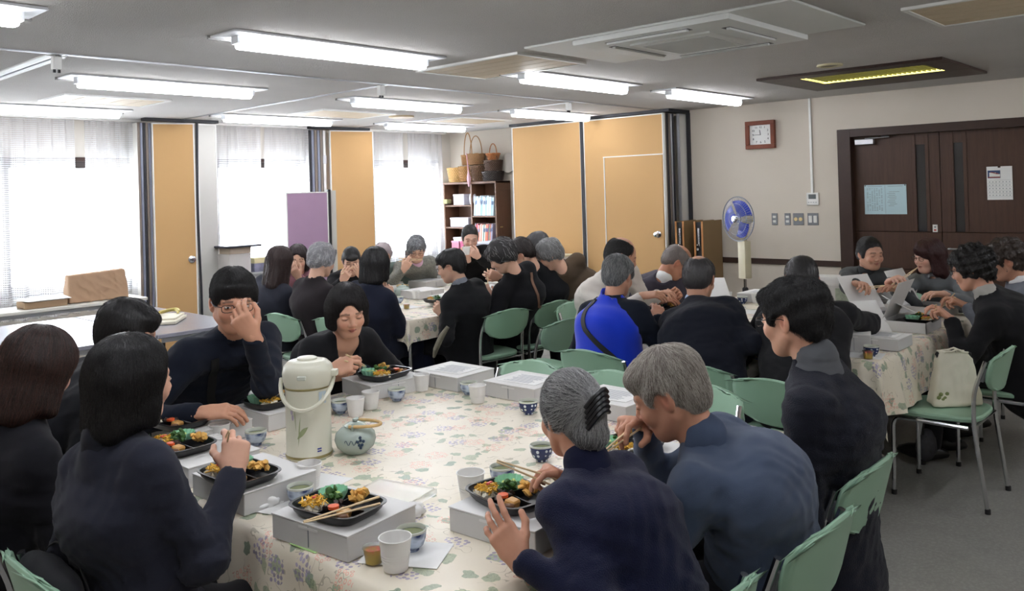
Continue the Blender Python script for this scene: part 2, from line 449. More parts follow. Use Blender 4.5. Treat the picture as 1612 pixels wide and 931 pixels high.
# sheer lace curtains
n = NT('sheer_lace'); co = n.coord('UV'); sx = n.n('ShaderNodeSeparateXYZ', inputs={0: co})
wv = n.math('SINE', n.math('MULTIPLY', sx.outputs[1], 330.)); wu = n.math('SINE', n.math('MULTIPLY', sx.outputs[0], 420.))
holes = n.math('MULTIPLY', n.math('GREATER_THAN', wv, .25), n.math('GREATER_THAN', wu, -.55))
tr = n.n('ShaderNodeBsdfTransparent'); tl = n.n('ShaderNodeBsdfTranslucent'); df = n.n('ShaderNodeBsdfDiffuse')
tl.inputs[0].default_value = df.inputs[0].default_value = (.74, .74, .76, 1)
m1 = n.n('ShaderNodeMixShader', inputs={0: .5}); n.l(tl.outputs[0], m1.inputs[1]); n.l(df.outputs[0], m1.inputs[2])
m2 = n.n('ShaderNodeMixShader'); n.l(n.math('ADD', n.math('MULTIPLY', holes, .45), .28), m2.inputs[0]); n.l(m1.outputs[0], m2.inputs[1]); n.l(tr.outputs[0], m2.inputs[2])
n.l(m2.outputs[0], n.out.inputs[0]); m_lace = n.m
def curtain(x0, x1, label, z0=.56, z1=2.375, seed=0, y=YW-.12, group=None):
    rnd = random.Random(seed); nx, nz = 110, 10; V = []; F = []; uv = []
    ph = [rnd.uniform(0, 6.28) for _ in range(4)]; L = x1-x0
    for j in range(nz+1):
        t = j/nz; z = z1+(z0-z1)*t
        for i in range(nx+1):
            s = i/nx; amp = .012+.03*t**.6
            d = amp*(math.sin(s*L*52+ph[0])+.5*math.sin(s*L*23+ph[1]+t))+.01*math.sin(s*L*110+ph[2])*(1-t)
            V.append((x0+L*s+.008*math.sin(t*5+s*20+ph[3])*t, y+d, z))
            uv.append((s*L*1.4, (z1-z0)*(1-t)))
    for j in range(nz):
        for i in range(nx):
            a = j*(nx+1)+i; F.append((a, a+1, a+nx+2, a+nx+1))
    o = obj('curtain', (V, F), m_lace, smooth='all')
    ul = o.data.uv_layers.new(name='UVMap')
    for lp in o.data.loops: ul.data[lp.index].uv = uv[lp.vertex_index]
    return tag(o, label, 'curtain', group)
curtain(2.30, 2.965, 'sheer lace curtain at the leftmost window, its left half above the papers', seed=1)
curtain(3.05, 3.56, 'sheer lace curtain at the leftmost window, its right half beside the brown cover', seed=2)
curtain(4.30, 4.90, 'sheer lace curtain hanging beside the grey pillar panel, left half of middle window', seed=3)
curtain(4.96, 5.56, 'sheer lace curtain at the middle window beside the folded partition stack', seed=4)
curtain(6.36, 6.93, 'sheer lace curtain next to the tan panel at the right window', seed=5)
curtain(6.99, 7.60, 'sheer lace curtain at the right window nearest the bookcase corner', seed=6)
curtain(.3, .92, 'sheer lace curtain at the window outside the left edge', seed=7)
curtain(.98, 1.56, 'sheer lace curtain right half at the window outside the left edge', seed=8)
struct('trim_5', bx(B(), XL, 7.66, YW-.15, YW-.09, 2.378, 2.4), m_white, smooth=False)
# ---------------- double door
d = bpy.data.objects.new('door_1', None); COL.objects.link(d); d['kind'] = 'structure'; d.location = (XR, 0, 0)
def dpart(name, y0, y1, z0, z1, x0, x1, m, bev=.002): 
    o = obj(name, bx(B(), x0, x1, y0, y1, z0, z1, bev), m, d, smooth=False); return o
dpart('door_frame', DY1-.06, DY1+.06, 0, DZ+.045, -.03, .12, m_brown); dpart('door_frame', DY0-.04, DY0+.06, 0, DZ+.045, -.03, .12, m_brown)
dpart('door_frame', DY0+.06, DY1-.06, DZ-.03, DZ+.045, -.03, .12, m_brown)
SP = 2.215
dpart('door_light_stop', DY0-.2, DY1+.2, -.05, DZ+.2, .125, .16, m_brown)  # board added behind the leaves to block sky light at the gaps
for y0, y1, g0, g1 in ((SP+.003, DY1-.06, 2.335, 2.415), (DY0+.06, SP-.003, 2.03, 2.105)):
    bm = B(); x0, x1 = .05, .09
    bx(bm, x0, x1, y0, g0, 1.125, DZ-.03); bx(bm, x0, x1, g1, y1, 1.125, DZ-.03); bx(bm, x0, x1, g0, g1, 1.9, DZ-.03)
    leaf = obj('door_leaf', bm, m_door, d, smooth=False)
    for z0, z1 in ((.0, .45), (.455, .78), (.785, 1.12)): obj('lower_panel', bx(B(), x0-.002, x1, y0, y1, z0, z1, .003), m_door, leaf, smooth=False)
    obj('stile', bx(B(), x0-.006, x0+.004, g0-.03, g0, 1.125, 1.99, .002), m_door, leaf, smooth=False)
    obj('stile', bx(B(), x0-.006, x0+.004, g1, g1+.03, 1.125, 1.99, .002), m_door, leaf, smooth=False)
    n = NT('dark_pane'); n.set(Base=srgb((52,52,54)), Roughness=.08, Specular=.6)
    obj('glass_slot', bx(B(), x0+.015, x0+.02, g0, g1, 1.125, 1.9), n.m, leaf, smooth=False)
    obj('door_handle', tube(B(), arc_path([(x0, SP+(.06 if y0 > SP-.1 else -.06), .98), (x0-.06, SP+(.06 if y0 > SP-.1 else -.06), .98), (x0-.06, SP+(.17 if y0 > SP-.1 else -.17), .98)], .01), .009, 8), m_alu, leaf)
bm = B(); bx(bm, -.0, .05, 2.76, 2.93, 1.925, 1.975, .004); o = obj('door_closer', bm, m_alu, d)
obj('closer_arm', tube(B(), [(.02, 2.84, 1.98), (.0, 2.62, 1.985), (.04, 2.70, 2.0)], .007, 6), m_alu, o)
# notices on the door
m_bluep = plain('pale_blue_paper', (186,212,220), .8, var=.03)
m_paper = plain('white_paper', (234,234,232), .75, var=.02)
m_ink = plain('grey_ink', (120,128,136), .8)
t = thing('door_notice', 'pale blue printed notice sheet pinned on the left door leaf', 'notice', (XR+.048, 2.685, 1.415))
obj('sheet', bx(B(), -.003, 0, -.185, .185, -.135, .135), m_bluep, t, smooth=False)
bm = B(); rnd = random.Random(3)
box(bm, (-.0036, -.09, .12), (.0012, .13, .003)); box(bm, (-.0036, .09, .12), (.0012, .13, .003)); box(bm, (-.0036, 0, 0), (.0012, .0015, .26))
for c in range(7): 
    for r in range(20): 
        if rnd.random() < .8: box(bm, (-.0036, .03+c*.021, .1-r*.0105), (.0012, rnd.uniform(.006, .015), .0035))
for r in range(9): box(bm, (-.0036, -.05-rnd.uniform(0, .03), .07-r*.016), (.0012, rnd.uniform(.04, .1), .003))
obj('printed_lines', bm, m_ink, t, smooth=False)
bm = B()
for y in (-.17, .17): lathe(bm, [(.006, 0), (0, .004)], 8, (0, 0, 0)); 
bm.free(); bm = B()
for y in (-.175, .175): blob(bm, (-.006, y, .128), (.003, .006, .006), 1)
obj('pin', bm, m_brown, t)
t = thing('wall_calendar', 'white calendar page with a small building photo hung on the right door leaf', 'calendar', (XR+.048, 1.757, 1.54))
obj('sheet', bx(B(), -.003, 0, -.095, .095, -.14, .14), m_paper, t, smooth=False)
bm = B(); box(bm, (-.0036, .04, .075), (.0012, .095, .065)); obj('picture', bm, plain('picture_sky', (52,72,112), .5), t, smooth=False)
bm = B(); box(bm, (-.0044, .05, .072), (.0012, .05, .035)); box(bm, (-.0044, .012, .065), (.0012, .035, .022)); obj('picture_building', bm, m_white, t, smooth=False)
bm = B(); box(bm, (-.005, .035, .085), (.0012, .06, .007), (.25,0,0)); box(bm, (-.005, .04, .05), (.0012, .09, .008)); obj('picture_roof', bm, plain('roof_red', (150,60,50), .6), t, smooth=False)
bm = B()
for r in range(5):
    for c in range(7): box(bm, (-.0036, .075-c*.025, .01-r*.028), (.0012, .008, .006))
for r in range(6): box(bm, (-.0036, 0, .025-r*.028), (.0012, .18, .0012))
obj('dates', bm, m_ink, t, smooth=False)
bm = B(); box(bm, (-.004, 0, .135), (.003, .02, .012)); obj('hook', bm, m_brown, t)
t = thing('door_label', 'tiny white label with a red mark stuck between the two door leaves', 'label', (XR+.046, 2.27, 1.155))
obj('sheet', bx(B(), -.002, 0, -.02, .02, -.033, .033), m_paper, t, smooth=False)
bm = B(); box(bm, (-.003, 0, -.015), (.0015, .02, .014)); obj('mark', bm, plain('label_red', (190,80,70), .6), t, smooth=False)
bm = B(); box(bm, (-.003, 0, .012), (.0015, .014, .012)); obj('mark', bm, m_ink, t, smooth=False)
# ---------------- clock
t = thing('wall_clock', 'square brown wooden wall clock with white dial on the beige wall', 'clock', (XR, 3.85, 2.082))
m_cl = timber('clock_wood', (96,44,26), (140,74,48), (6,6,6))
bm = B()
for y0, y1, z0, z1 in ((-.155,.155,.098,.14),(-.155,.155,-.14,-.098),(-.155,-.115,-.098,.098),(.115,.155,-.098,.098)): bx(bm, -.045, 0, y0, y1, z0, z1, .006, 2)
obj('frame', bm, m_cl, t, smooth=False)
obj('dial', bx(B(), -.018, -.005, -.118, .118, -.1, .1), m_paper, t, smooth=False)
def text(body, size, m, name, parent, loc, rot, ext=.0008, align='CENTER'):
    c = bpy.data.curves.new(name, 'FONT'); c.body = body; c.size = size; c.extrude = ext; c.align_x = align; c.align_y = 'CENTER'; c.resolution_u = 3
    o0 = bpy.data.objects.new(name, c); COL.objects.link(o0)
    dg = bpy.context.evaluated_depsgraph_get(); me = bpy.data.meshes.new_from_object(o0.evaluated_get(dg)); bpy.data.objects.remove(o0); bpy.data.curves.remove(c)
    me.materials.clear(); me.materials.append(m); o = bpy.data.objects.new(name, me); COL.objects.link(o); o.parent = parent; o.location = loc; o.rotation_euler = rot
    return o
RW = (PI/2, 0, -PI/2)   # lettering that reads from inside on the right wall
for h in range(1, 13):
    a = h*PI/6; rr = .085 if h % 3 else .088
    sx_, sz_ = math.sin(a), math.cos(a); k = 1/max(abs(sx_), abs(sz_))*.92
    text(str(h), .03, m_black, 'numeral', t, (-.019, -sx_*rr*min(k, 1.15), sz_*rr*min(k, 1.15)*.93), RW)
def hand(a, L, w): 
    bm = B(); box(bm, (-.021, -math.sin(a)*L*.45, math.cos(a)*L*.45), (.002, w, L), (a, 0, 0)); return bm
obj('hour_hand', hand(math.radians(-8), .052, .006), m_black, t, smooth=False)
obj('minute_hand', hand(math.radians(-90), .08, .004), m_black, t, smooth=False)
# conduit, thermostat and switches
tag(obj('wire_conduit', bx(B(), XR-.016, XR, 3.33, 3.352, 1.48, ZC, .002), m_white, smooth=False), 'thin white wiring conduit running down the beige wall to the thermostat', 'conduit')
t = thing('thermostat', 'white wall thermostat controller with grey display below the conduit', 'thermostat', (XR, 3.34, 1.43))
obj('case', bx(B(), -.018, 0, -.058, .058, -.06, .06, .004), m_white, t, smooth=False)
obj('display', bx(B(), -.02, -.016, -.036, .036, -.0, .045), plain('lcd_grey', (92,98,98), .3), t, smooth=False)
bm = B()
for k in range(4): box(bm, (-.019, -.036+k*.024, -.032), (.004, .014, .008))
obj('button', bm, plain('grey_button', (170,172,172), .5), t, smooth=False)
m_steel = plain('brushed_steel_plate', (128,130,134), .4, metal=.7)
for y, w, lab, km in ((3.735, .06, 'narrow steel switch plate nearest the fan', 1), (3.60, .06, 'narrow steel switch plate, second from the fan', 1), (3.49, .105, 'square steel outlet plate with two cream sockets', 2), (3.345, .105, 'square steel switch plate directly under the thermostat', 3)):
    t = thing('switch_plate', lab, 'switch', (XR, y, 1.235)); obj('plate', bx(B(), -.008, 0, -w/2, w/2, -.058, .058, .002), m_steel, t, smooth=False)
    if km == 1:
        for z in (-.022, .022): obj('rocker', bx(B(), -.012, -.006, -.016, .016, z-.012, z+.012, .002), m_white, t, smooth=False)
    elif km == 2:
        for yy in (-.024, .024): obj('socket', lathe(B(), [(.0, .0), (.018, 0), (.018, .006), (0, .006)], 16), plain('cream_plastic', (226,204,150), .5), t).matrix_local = Matrix.Translation((-.007, yy, 0)) @ Euler((0, -PI/2, 0)).to_matrix().to_4x4()
    else:
        for yy in (-.024, .024): obj('rocker', bx(B(), -.013, -.006, yy-.017, yy+.017, -.034, .034, .003), m_white, t, smooth=False)
# ---------------- ceiling fixtures
m_tube = emit('lamp_diffuser', (248,250,255), TUBE_POWER)
m_base = plain('lamp_base_white', (222,224,228), .5)
lp = thing('ceiling_light', '', 'ceiling light', (0, 0, ZC))
obj('base', bx(B(), -.68, .68, -.12, .12, -.012, 0, .004), m_base, lp, smooth=False)
obj('base_shadow_line', (lambda b: (bx(b, -.69, .69, .12, .13, -.018, 0), b)[1])(B()), plain('lamp_rim_shadow', (120,118,116), .6), lp, smooth=False)  # shadow line beside the lamp base, put in as a dark strip
bm = B(); bx(bm, -.6, .6, -.032, .032, -.074, -.016, .022, 4); obj('diffuser', bm, m_tube, lp)
for s_ in (-1, 1): obj('end_cap', bx(B(), s_*.6075-.0075, s_*.6075+.0075, -.03, .03, -.05, -.012), m_base, lp, smooth=False)
lights = [(2.69, 3.73, 'long bright ceiling light over the near table, largest in view'), (4.83, 3.79, 'ceiling light beyond the beige louvre hatch, left of the air conditioner'),
 (6.60, 3.74, 'ceiling light nearest the clock wall'), (2.62, 5.58, 'ceiling light in the middle row over the empty grey table'), (4.78, 5.62, 'ceiling light in the middle row between two ceiling brackets'),
 (6.70, 5.60, 'ceiling light touching the tops of the tan partition panels'), (2.45, 7.50, 'ceiling light in front of the leftmost lace curtains'), (4.59, 7.40, 'ceiling light in front of the middle window'),
 (6.55, 7.40, 'ceiling light in front of the right window near the baskets'), (.55, 3.80, 'ceiling light cut off at the upper left corner'), (.5, 5.6, 'ceiling light outside the left edge, middle row'), (.35, 7.5, 'ceiling light outside the left edge by the windows'), (.55, 1.95, 'unseen ceiling light added above the camera side, left'), (1.95, 1.75, 'unseen ceiling light added directly above the near table'), (.55, .0, 'unseen ceiling light added behind the camera, left'), (2.62, .0, 'unseen ceiling light added behind the camera, middle'), (4.8, .0, 'unseen ceiling light added behind the camera, right'), (6.7, .0, 'unseen ceiling light added behind the camera by the door wall')]  # lights above and behind the camera are added unseen to brighten the foreground
for i, (x, y, lab) in enumerate(lights):
    if i == 0: lp.location = (x, y, ZC); lp['label'] = lab; lp['group'] = 'fluorescent ceiling lights'
    else: dup(lp, (x, y, ZC), 0, lab, 'fluorescent ceiling lights')
# air conditioner cassette
m_ac = plain('air_conditioner_white', (214,216,214), .5, var=.02); m_slot = plain('dark_slot', (38,40,48), .5)
t = thing('air_conditioner', 'large white cassette air conditioner set in a long ceiling panel', 'air conditioner', (3.93, 2.33, ZC))
bm = B(); bx(bm, -.44, .44, -.78, .78, -.012, 0, .004); obj('ceiling_panel', bm, m_ac, t, smooth=False)
bm = B(); bx(bm, -.42, .46, -.47, .45, -.04, -.008, .012, 2); cs = obj('casing', bm, m_ac, t)
bm = B(); bx(bm, -.22, .28, -.26, .22, -.052, -.038, .012, 2); g = obj('intake_grille', bm, m_ac, t)
bm = B(); bx(bm, -.17, .23, -.21, .17, -.0535, -.051, .004); obj('filter', bm, plain('filter_grey', (196,198,196), .7), g, smooth=False)
for x0, x1, y0, y1 in ((-.36, -.315, -.22, .28), (.35, .4, -.3, .26), (-.24, .27, -.38, -.335), (-.24, .27, .3, .34)):
    o = obj('air_outlet', bx(B(), x0, x1, y0, y1, -.0415, -.036), m_slot, t, smooth=False)
    L = max(x1-x0, y1-y0); bm = B()
    if y1-y0 > x1-x0: bx(bm, x0+.004, x0+.024, y0+.01, y1-.01, -.052, -.041)
    else: bx(bm, x0+.01, x1-.01, y0+.004, y0+.024, -.052, -.041)
    obj('flap', bm, m_ac, o, smooth=False)
# yellow louvred light in a dark frame
t = thing('louvred_ceiling_light', 'recessed dark-framed ceiling light with glowing yellow louvre near the door', 'ceiling light', (6.56, 2.30, ZC))
bm = B()
for a in ((-.57,-.39,-.66,.66),(.1,.57,-.66,.66),(-.39,.1,-.66,-.50),(-.39,.1,.40,.66)): bx(bm, a[0], a[1], a[2], a[3], -.02, .0, .003)
obj('frame', bm, m_brown, t, smooth=False)
obj('glow_panel', bx(B(), -.39, .1, -.50, .40, -.003, -.001), emit('warm_glow', (250,240,130), .55), t, smooth=False)
bm = B(); 
for k in range(26): bx(bm, -.39, .02, -.49+k*.0345, -.482+k*.0345, -.018, -.003)
obj('louvre', bm, plain('olive_louvre', (130,130,84), .5), t, smooth=False)['kind'] = 'stuff'
bm = B(); bx(bm, .03, .1, -.5, .4, -.016, -.004); bx(bm, -.39, .1, .34, .4, -.016, -.004); obj('lamp_strip', bm, emit('warm_strip', (252,244,140), 1.3), t, smooth=False)
t = thing('ceiling_speaker', 'small round cream ceiling speaker beside the yellow louvred light', 'speaker', (5.72, 2.28, ZC))
obj('ring', lathe(B(), [(.085,0),(.085,-.012),(.06,-.014),(.06,-.004)], 28), plain('cream_ring', (205,196,160), .6), t)
obj('grille', lathe(B(), [(.06,-.006),(0,-.008)], 28), plain('speaker_grille', (120,118,112), .7), t)
t = thing('ceiling_speaker', 'small round beige ceiling speaker in front of the right window', 'speaker', (5.600, 6.718, 2.400))
obj('ring', lathe(B(), [(.13,0),(.13,-.016),(.1,-.02),(0,-.02)], 28), plain('beige_ring', (196,176,140), .6), t)
# louvred ceiling hatches
m_hatch = plain('hatch_beige', (206,188,160), .6, var=.05); 
def hatch(x0, x1, y0, y1, lab, slats=6, along='y'):
    t = thing('ceiling_hatch', lab, 'vent', ((x0+x1)/2, (y0+y1)/2, ZC), 0, 'louvred ceiling hatches'); w, h = (x1-x0)/2, (y1-y0)/2
    bm = B(); r = .025
    bx(bm, -w, w, -h, -h+r, -.014, 0); bx(bm, -w, w, h-r, h, -.014, 0); bx(bm, -w, -w+r, -h+r, h-r, -.014, 0); bx(bm, w-r, w, -h+r, h-r, -.014, 0)
    obj('frame', bm, m_white, t, smooth=False)
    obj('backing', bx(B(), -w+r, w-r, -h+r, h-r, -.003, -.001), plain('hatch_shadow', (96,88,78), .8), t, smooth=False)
    for k in range(slats):
        a = -w+r+(2*w-2*r)*k/slats; b = -w+r+(2*w-2*r)*(k+1)/slats-.008
        obj('slat', bx(B(), a, b, -h+r, h-r, -.011, -.004, .001), m_hatch, t, smooth=False)
hatch(3.58, 4.23, 3.24, 4.14, 'beige louvred ceiling hatch between the near light and the air conditioner', 5)
hatch(2.26, 3.06, 6.5, 7.06, 'louvred ceiling hatch behind the light over the empty table', 5)
hatch(4.48, 5.34, 6.49, 7.09, 'beige louvred ceiling hatch left of the round beige speaker', 5)
hatch(6.2, 7.0, 6.45, 7.0, 'faint louvred ceiling hatch farthest from the camera, right of the speaker', 5)
hatch(4.12, 4.75, .55, 1.3, 'ceiling hatch cut off by the upper right edge', 5)
for x, lab in ((1.66, 'white rail bracket hanging from the ceiling at the far left'), (3.88, 'white rail bracket hanging from the ceiling, middle one'), (6.08, 'white rail bracket hanging from the ceiling nearest the tan panels')):
    t = thing('rail_bracket', lab, 'bracket', (x, 4.88, ZC), 0, 'rail brackets'); obj('hanger', bx(B(), -.022, .022, -.022, .022, -.075, 0, .003), m_white, t, smooth=False)
    bm = B(); 
    for d in (-.012, .012): bx(bm, d-.006, d+.006, -.006, .006, -.092, -.074)
    obj('roller', bm, m_black, t, smooth=False)
# ---------------- folding partitions
def panel(name, label, p, q, z0, z1, m, thick=.035, edge=m_white, group=None, trims=True, side=1):
    """upright panel whose front face runs p->q (plan); thickness away from the camera"""
    p = Vector(p[:2]); q = Vector(q[:2]); L = (q-p).length; a = math.atan2(q.y-p.y, q.x-p.x)
    t = thing(name, label, 'partition', (p.x, p.y, 0), a, group)
    obj('board', bx(B(), .012, L-.012, 0, thick*side, z0+.012, z1-.012), m, t, smooth=False)
    if trims:
        bm = B(); s = thick*side
        bx(bm, 0, .012, -.004*side, s, z0, z1); bx(bm, L-.012, L, -.004*side, s, z0, z1); bx(bm, .012, L-.012, -.004*side, s, z1-.012, z1); bx(bm, .012, L-.012, -.004*side, s, z0, z0+.012)
        obj('edge_trim', bm, edge, t, smooth=False)
    return t, L
m_seal = plain('dark_rubber_seal', (36,36,42), .6)
p1, L = panel('folding_partition', 'tall tan partition panel with an inset pass door, nearest the clock wall', (7.48, 4.75), (7.48, 5.80), .02, 2.36, m_tan, side=-1)
bm = B(); bx(bm, .02, .76, .0, .008, .05, 1.925)
dr = obj('pass_door', bm, m_tan, p1, smooth=False)
bm = B(); bx(bm, .0, .78, .0, .011, 1.925, 1.937); bx(bm, .765, .775, 0, .011, .05, 1.925); obj('door_trim', bm, m_white, dr, smooth=False)
def knob(parent, x, z, y=.0, s=1):
    k = obj('door_knob', lathe(B(), [(0,.0),(.036,0),(.036,.006),(.014,.012),(.014,.03),(.026,.04),(.028,.055),(0,.06)], 20), m_chrome, parent)
    k.matrix_local = Matrix.Translation((x, y, z)) @ Euler((-PI/2*s, 0, 0)).to_matrix().to_4x4(); return k
knob(dr, .09, 1.09, .008)
p2, L = panel('folding_partition', 'tall plain tan partition panel behind the far diners, left of the pass door', (7.48, 5.84), (7.48, 6.90), .02, 2.36, m_tan, side=-1)
tag(obj('partition_seal', bx(B(), 7.465, 7.51, 5.80, 5.84, .02, 2.37), m_seal, smooth=False), 'dark rubber seal between the two tan partition panels', 'seal')
tag(obj('partition_rail', bx(B(), 7.455, 7.52, 4.66, 6.92, 2.368, 2.398), m_seal, smooth=False), 'dark overhead rail above the two right tan panels', 'rail')
m_gstrip = plain('grey_brown_panel_edge', (120,108,98), .5, var=.2, nscale=2); m_bluegrey = plain('blue_grey_edge', (128,132,148), .45, metal=.2)
for k in range(5):
    x = 7.515+k*.038
    t = thing('stored_partition', 'thin partition leaf folded in the stack beside the pass door', 'partition', (x, 4.76, 0), 0, 'leaves of the right partition stack')
    obj('board', bx(B(), 0, .024, 0, .8, .02, 2.36), m_greyp, t, smooth=False)
    obj('edge', bx(B(), -.001, .025, -.008, 0, .02, 2.36), [m_gstrip, m_seal, m_gstrip, m_alu, m_seal][k], t, smooth=False)
t, L = panel('wall_post_panel', 'narrow grey wall panel between the partition stack and the clock wall', (7.71, 4.70), (7.87, 4.70), .02, 2.36, m_greyp, .03, m_alu)
tag(obj('partition_rail', bx(B(), 7.5, 7.87, 4.66, 4.78, 2.368, 2.398), m_seal, smooth=False), 'short dark overhead rail running to the clock wall', 'rail')
tag(obj('wall_seal', bx(B(), 7.84, 7.868, 4.655, 4.69, .02, 2.37), m_seal, smooth=False), 'dark upright seal where the partition meets the clock wall', 'seal')
# left stacks
pl, L = panel('folding_partition', 'tall narrow tan partition panel with a round knob at the left windows', (3.62, 8.14), (3.99, 8.01), .02, 2.36, m_tan)
k = knob(pl, L-.05, 1.0, -.002, -1)
for i in range(5):
    t = thing('stored_partition', 'thin partition leaf folded in the stack beside the leftmost curtain', 'partition', (3.60-.027*i, 8.17, 0), 0, 'leaves of the left partition stack')
    obj('board', bx(B(), 0, .018, .0, .2, .02, 2.36), m_greyp, t, smooth=False)
    obj('edge', bx(B(), -.002, .02, -.008, 0, .02, 2.36), [m_bluegrey, m_gstrip, m_seal, m_bluegrey, m_gstrip][i], t, smooth=False)
V = [(4.01+.008*math.sin(z*3.1), 8.0, z) for z in np.linspace(.02, 2.37, 24)]
tag(obj('partition_seal', tube(B(), V, .013, 6), m_seal), 'wavy black rubber seal right of the tan panel with the knob', 'seal')
t, L = panel('wall_post_panel', 'tall pale grey panel standing right of the tan panel with the knob', (4.035, 8.04), (4.26, 8.08), .02, 2.36, m_greyp, .04, m_white)
tag(obj('partition_rail', bx(B(), 3.5, 4.26, 8.02, 8.1, 2.37, 2.398), m_seal, smooth=False), 'dark overhead rail above the left partition stack', 'rail')
pl2, L = panel('folding_partition', 'tall tan partition panel between the middle and right windows', (5.74, 8.20), (6.26, 8.05), .02, 2.36, m_tan)
for i in range(6):
    t = thing('stored_partition', 'upright partition leaf folded in the stack left of the middle tan panel', 'partition', (5.50+.034*i, 8.27-.008*i, 0), -.3, 'leaves of the middle partition stack')
    obj('board', bx(B(), .0, .02, .0, .22, .02, 2.36), m_greyp, t, smooth=False)
    obj('edge', bx(B(), -.004, .024, -.008, 0, .02, 2.36), [m_seal, m_bluegrey, m_gstrip, m_bluegrey, m_gstrip, m_white][i], t, smooth=False)
    if i == 5:
        for z in (2.02, 1.25): obj('hinge', bx(B(), -.01, .03, -.014, -.008, z-.05, z+.05), m_alu, t, smooth=False)
tag(obj('partition_rail', bx(B(), 5.45, 6.28, 8.13, 8.22, 2.37, 2.398), m_seal, smooth=False), 'dark overhead rail above the middle tan panel', 'rail')
# lilac screen
t, L = panel('lilac_screen', 'low lilac display screen with white edging in front of the middle window', (4.71, 7.52), (5.14, 7.40), .1, 1.64, plain('lilac_cloth', (170,140,168), .85, var=.04), .04, m_white)
obj('end_post', bx(B(), L, L+.03, .0, .05, .0, 1.66), m_black, t, smooth=False); obj('end_post', bx(B(), L+.035, L+.09, .01, .06, .0, 1.65), m_greyp, t, smooth=False)
for x in (.05, L-.05): obj('foot', bx(B(), x-.02, x+.02, -.12, .2, 0, .1), m_black, t, smooth=False)
# folded brown boards by the wall
m_olive = plain('olive_brown_board', (128,104,70), .6, var=.05, nscale=2); m_orw = plain('orange_wood_edge', (176,118,66), .6)
for y, x0, lab in ((4.30, 7.45, 'olive brown folded board leaning by the clock wall, the nearer one'), (4.50, 7.42, 'olive brown folded board behind another, next to the pass door')):
    t = thing('folded_board', lab, 'board', (x0, y, 0)); 
    obj('board', bx(B(), 0, .38, 0, .018, .02, 1.23), m_olive, t, smooth=False); obj('board', bx(B(), 0, .38, .085, .103, .02, 1.23), m_olive, t, smooth=False)
    bm = B(); bx(bm, -.006, 0, 0, .018, .02, 1.23); bx(bm, -.006, 0, .085, .103, .02, 1.23); obj('edge_strip', bm, m_orw, t, smooth=False)
    obj('filler', bx(B(), .01, .37, .018, .085, .02, 1.22), m_black, t, smooth=False)
    bm = B(); bx(bm, -.004, .01, .04, .062, .98, 1.16); tube(bm, [(-.006, .05, .95), (-.03, .05, .95)], .014, 10); blob(bm, (-.01, .06, .99), (.012,.012,.012), 1); obj('latch', bm, m_chrome, t)
# ================= FURNITURE =================
m_green = plain('green_vinyl', (150,186,160), .42, var=.04, nscale=4, bump=.1, bscale=300)
m_rub = m_black
def chair_shell(w, h, z0, y0, bottom=.62, lean=.22, depth=.05, th=.018):
    """curved backrest: wide rounded top, narrower rounded foot, wrapped round the sitter"""
    nx, nz = 14, 8; fr = []; bk = []
    for j in range(nz+1):
        tt = -math.cos(PI*j/nz); t = (tt+1)/2
        for i in range(nx+1):
            s = 2*i/nx-1
            # superellipse outline
            ex = 5. if tt > 0 else 2.3
            prof = max(1-abs(tt)**ex, 0)**(1/ex)
            half = w/2*max(prof, .1 if tt < 0 else .55)
            x = s*half; z = z0+h*t-(.018*s*s*max(0, tt)**2)
            y = y0-lean*(z-z0)*1.0-depth*(1-(x/(w/2))**2)
            fr.append(Vector((x, y+th/2, z))); bk.append(Vector((x, y-th/2, z)))
    bm = B(); V1 = [bm.verts.new(v) for v in fr]; V2 = [bm.verts.new(v) for v in bk]
    N = nx+1
    for j in range(nz):
        for i in range(nx):
            a = j*N+i; bm.faces.new((V1[a], V1[a+1], V1[a+N+1], V1[a+N])); bm.faces.new((V2[a], V2[a+N], V2[a+N+1], V2[a+1]))
    for j in range(nz):
        for a in (j*N, j*N+nx):
            f = (V1[a], V2[a], V2[a+N], V1[a+N]); bm.faces.new(f if a == j*N+nx else f[::-1])
    for a in range(nx):
        bm.faces.new((V1[a+1], V1[a], V2[a], V2[a+1])); b = nz*N+a; bm.faces.new((V1[b], V1[b+1], V2[b+1], V2[b]))
    bmesh.ops.remove_doubles(bm, verts=bm.verts[:], dist=.0005)
    bmesh.ops.bevel(bm, geom=[e for e in bm.edges if len(e.link_faces) == 2 and e.calc_face_angle(0) > .9], offset=.005, segments=2, affect='EDGES')
    bmesh.ops.recalc_face_normals(bm, faces=bm.faces[:])
    return bm
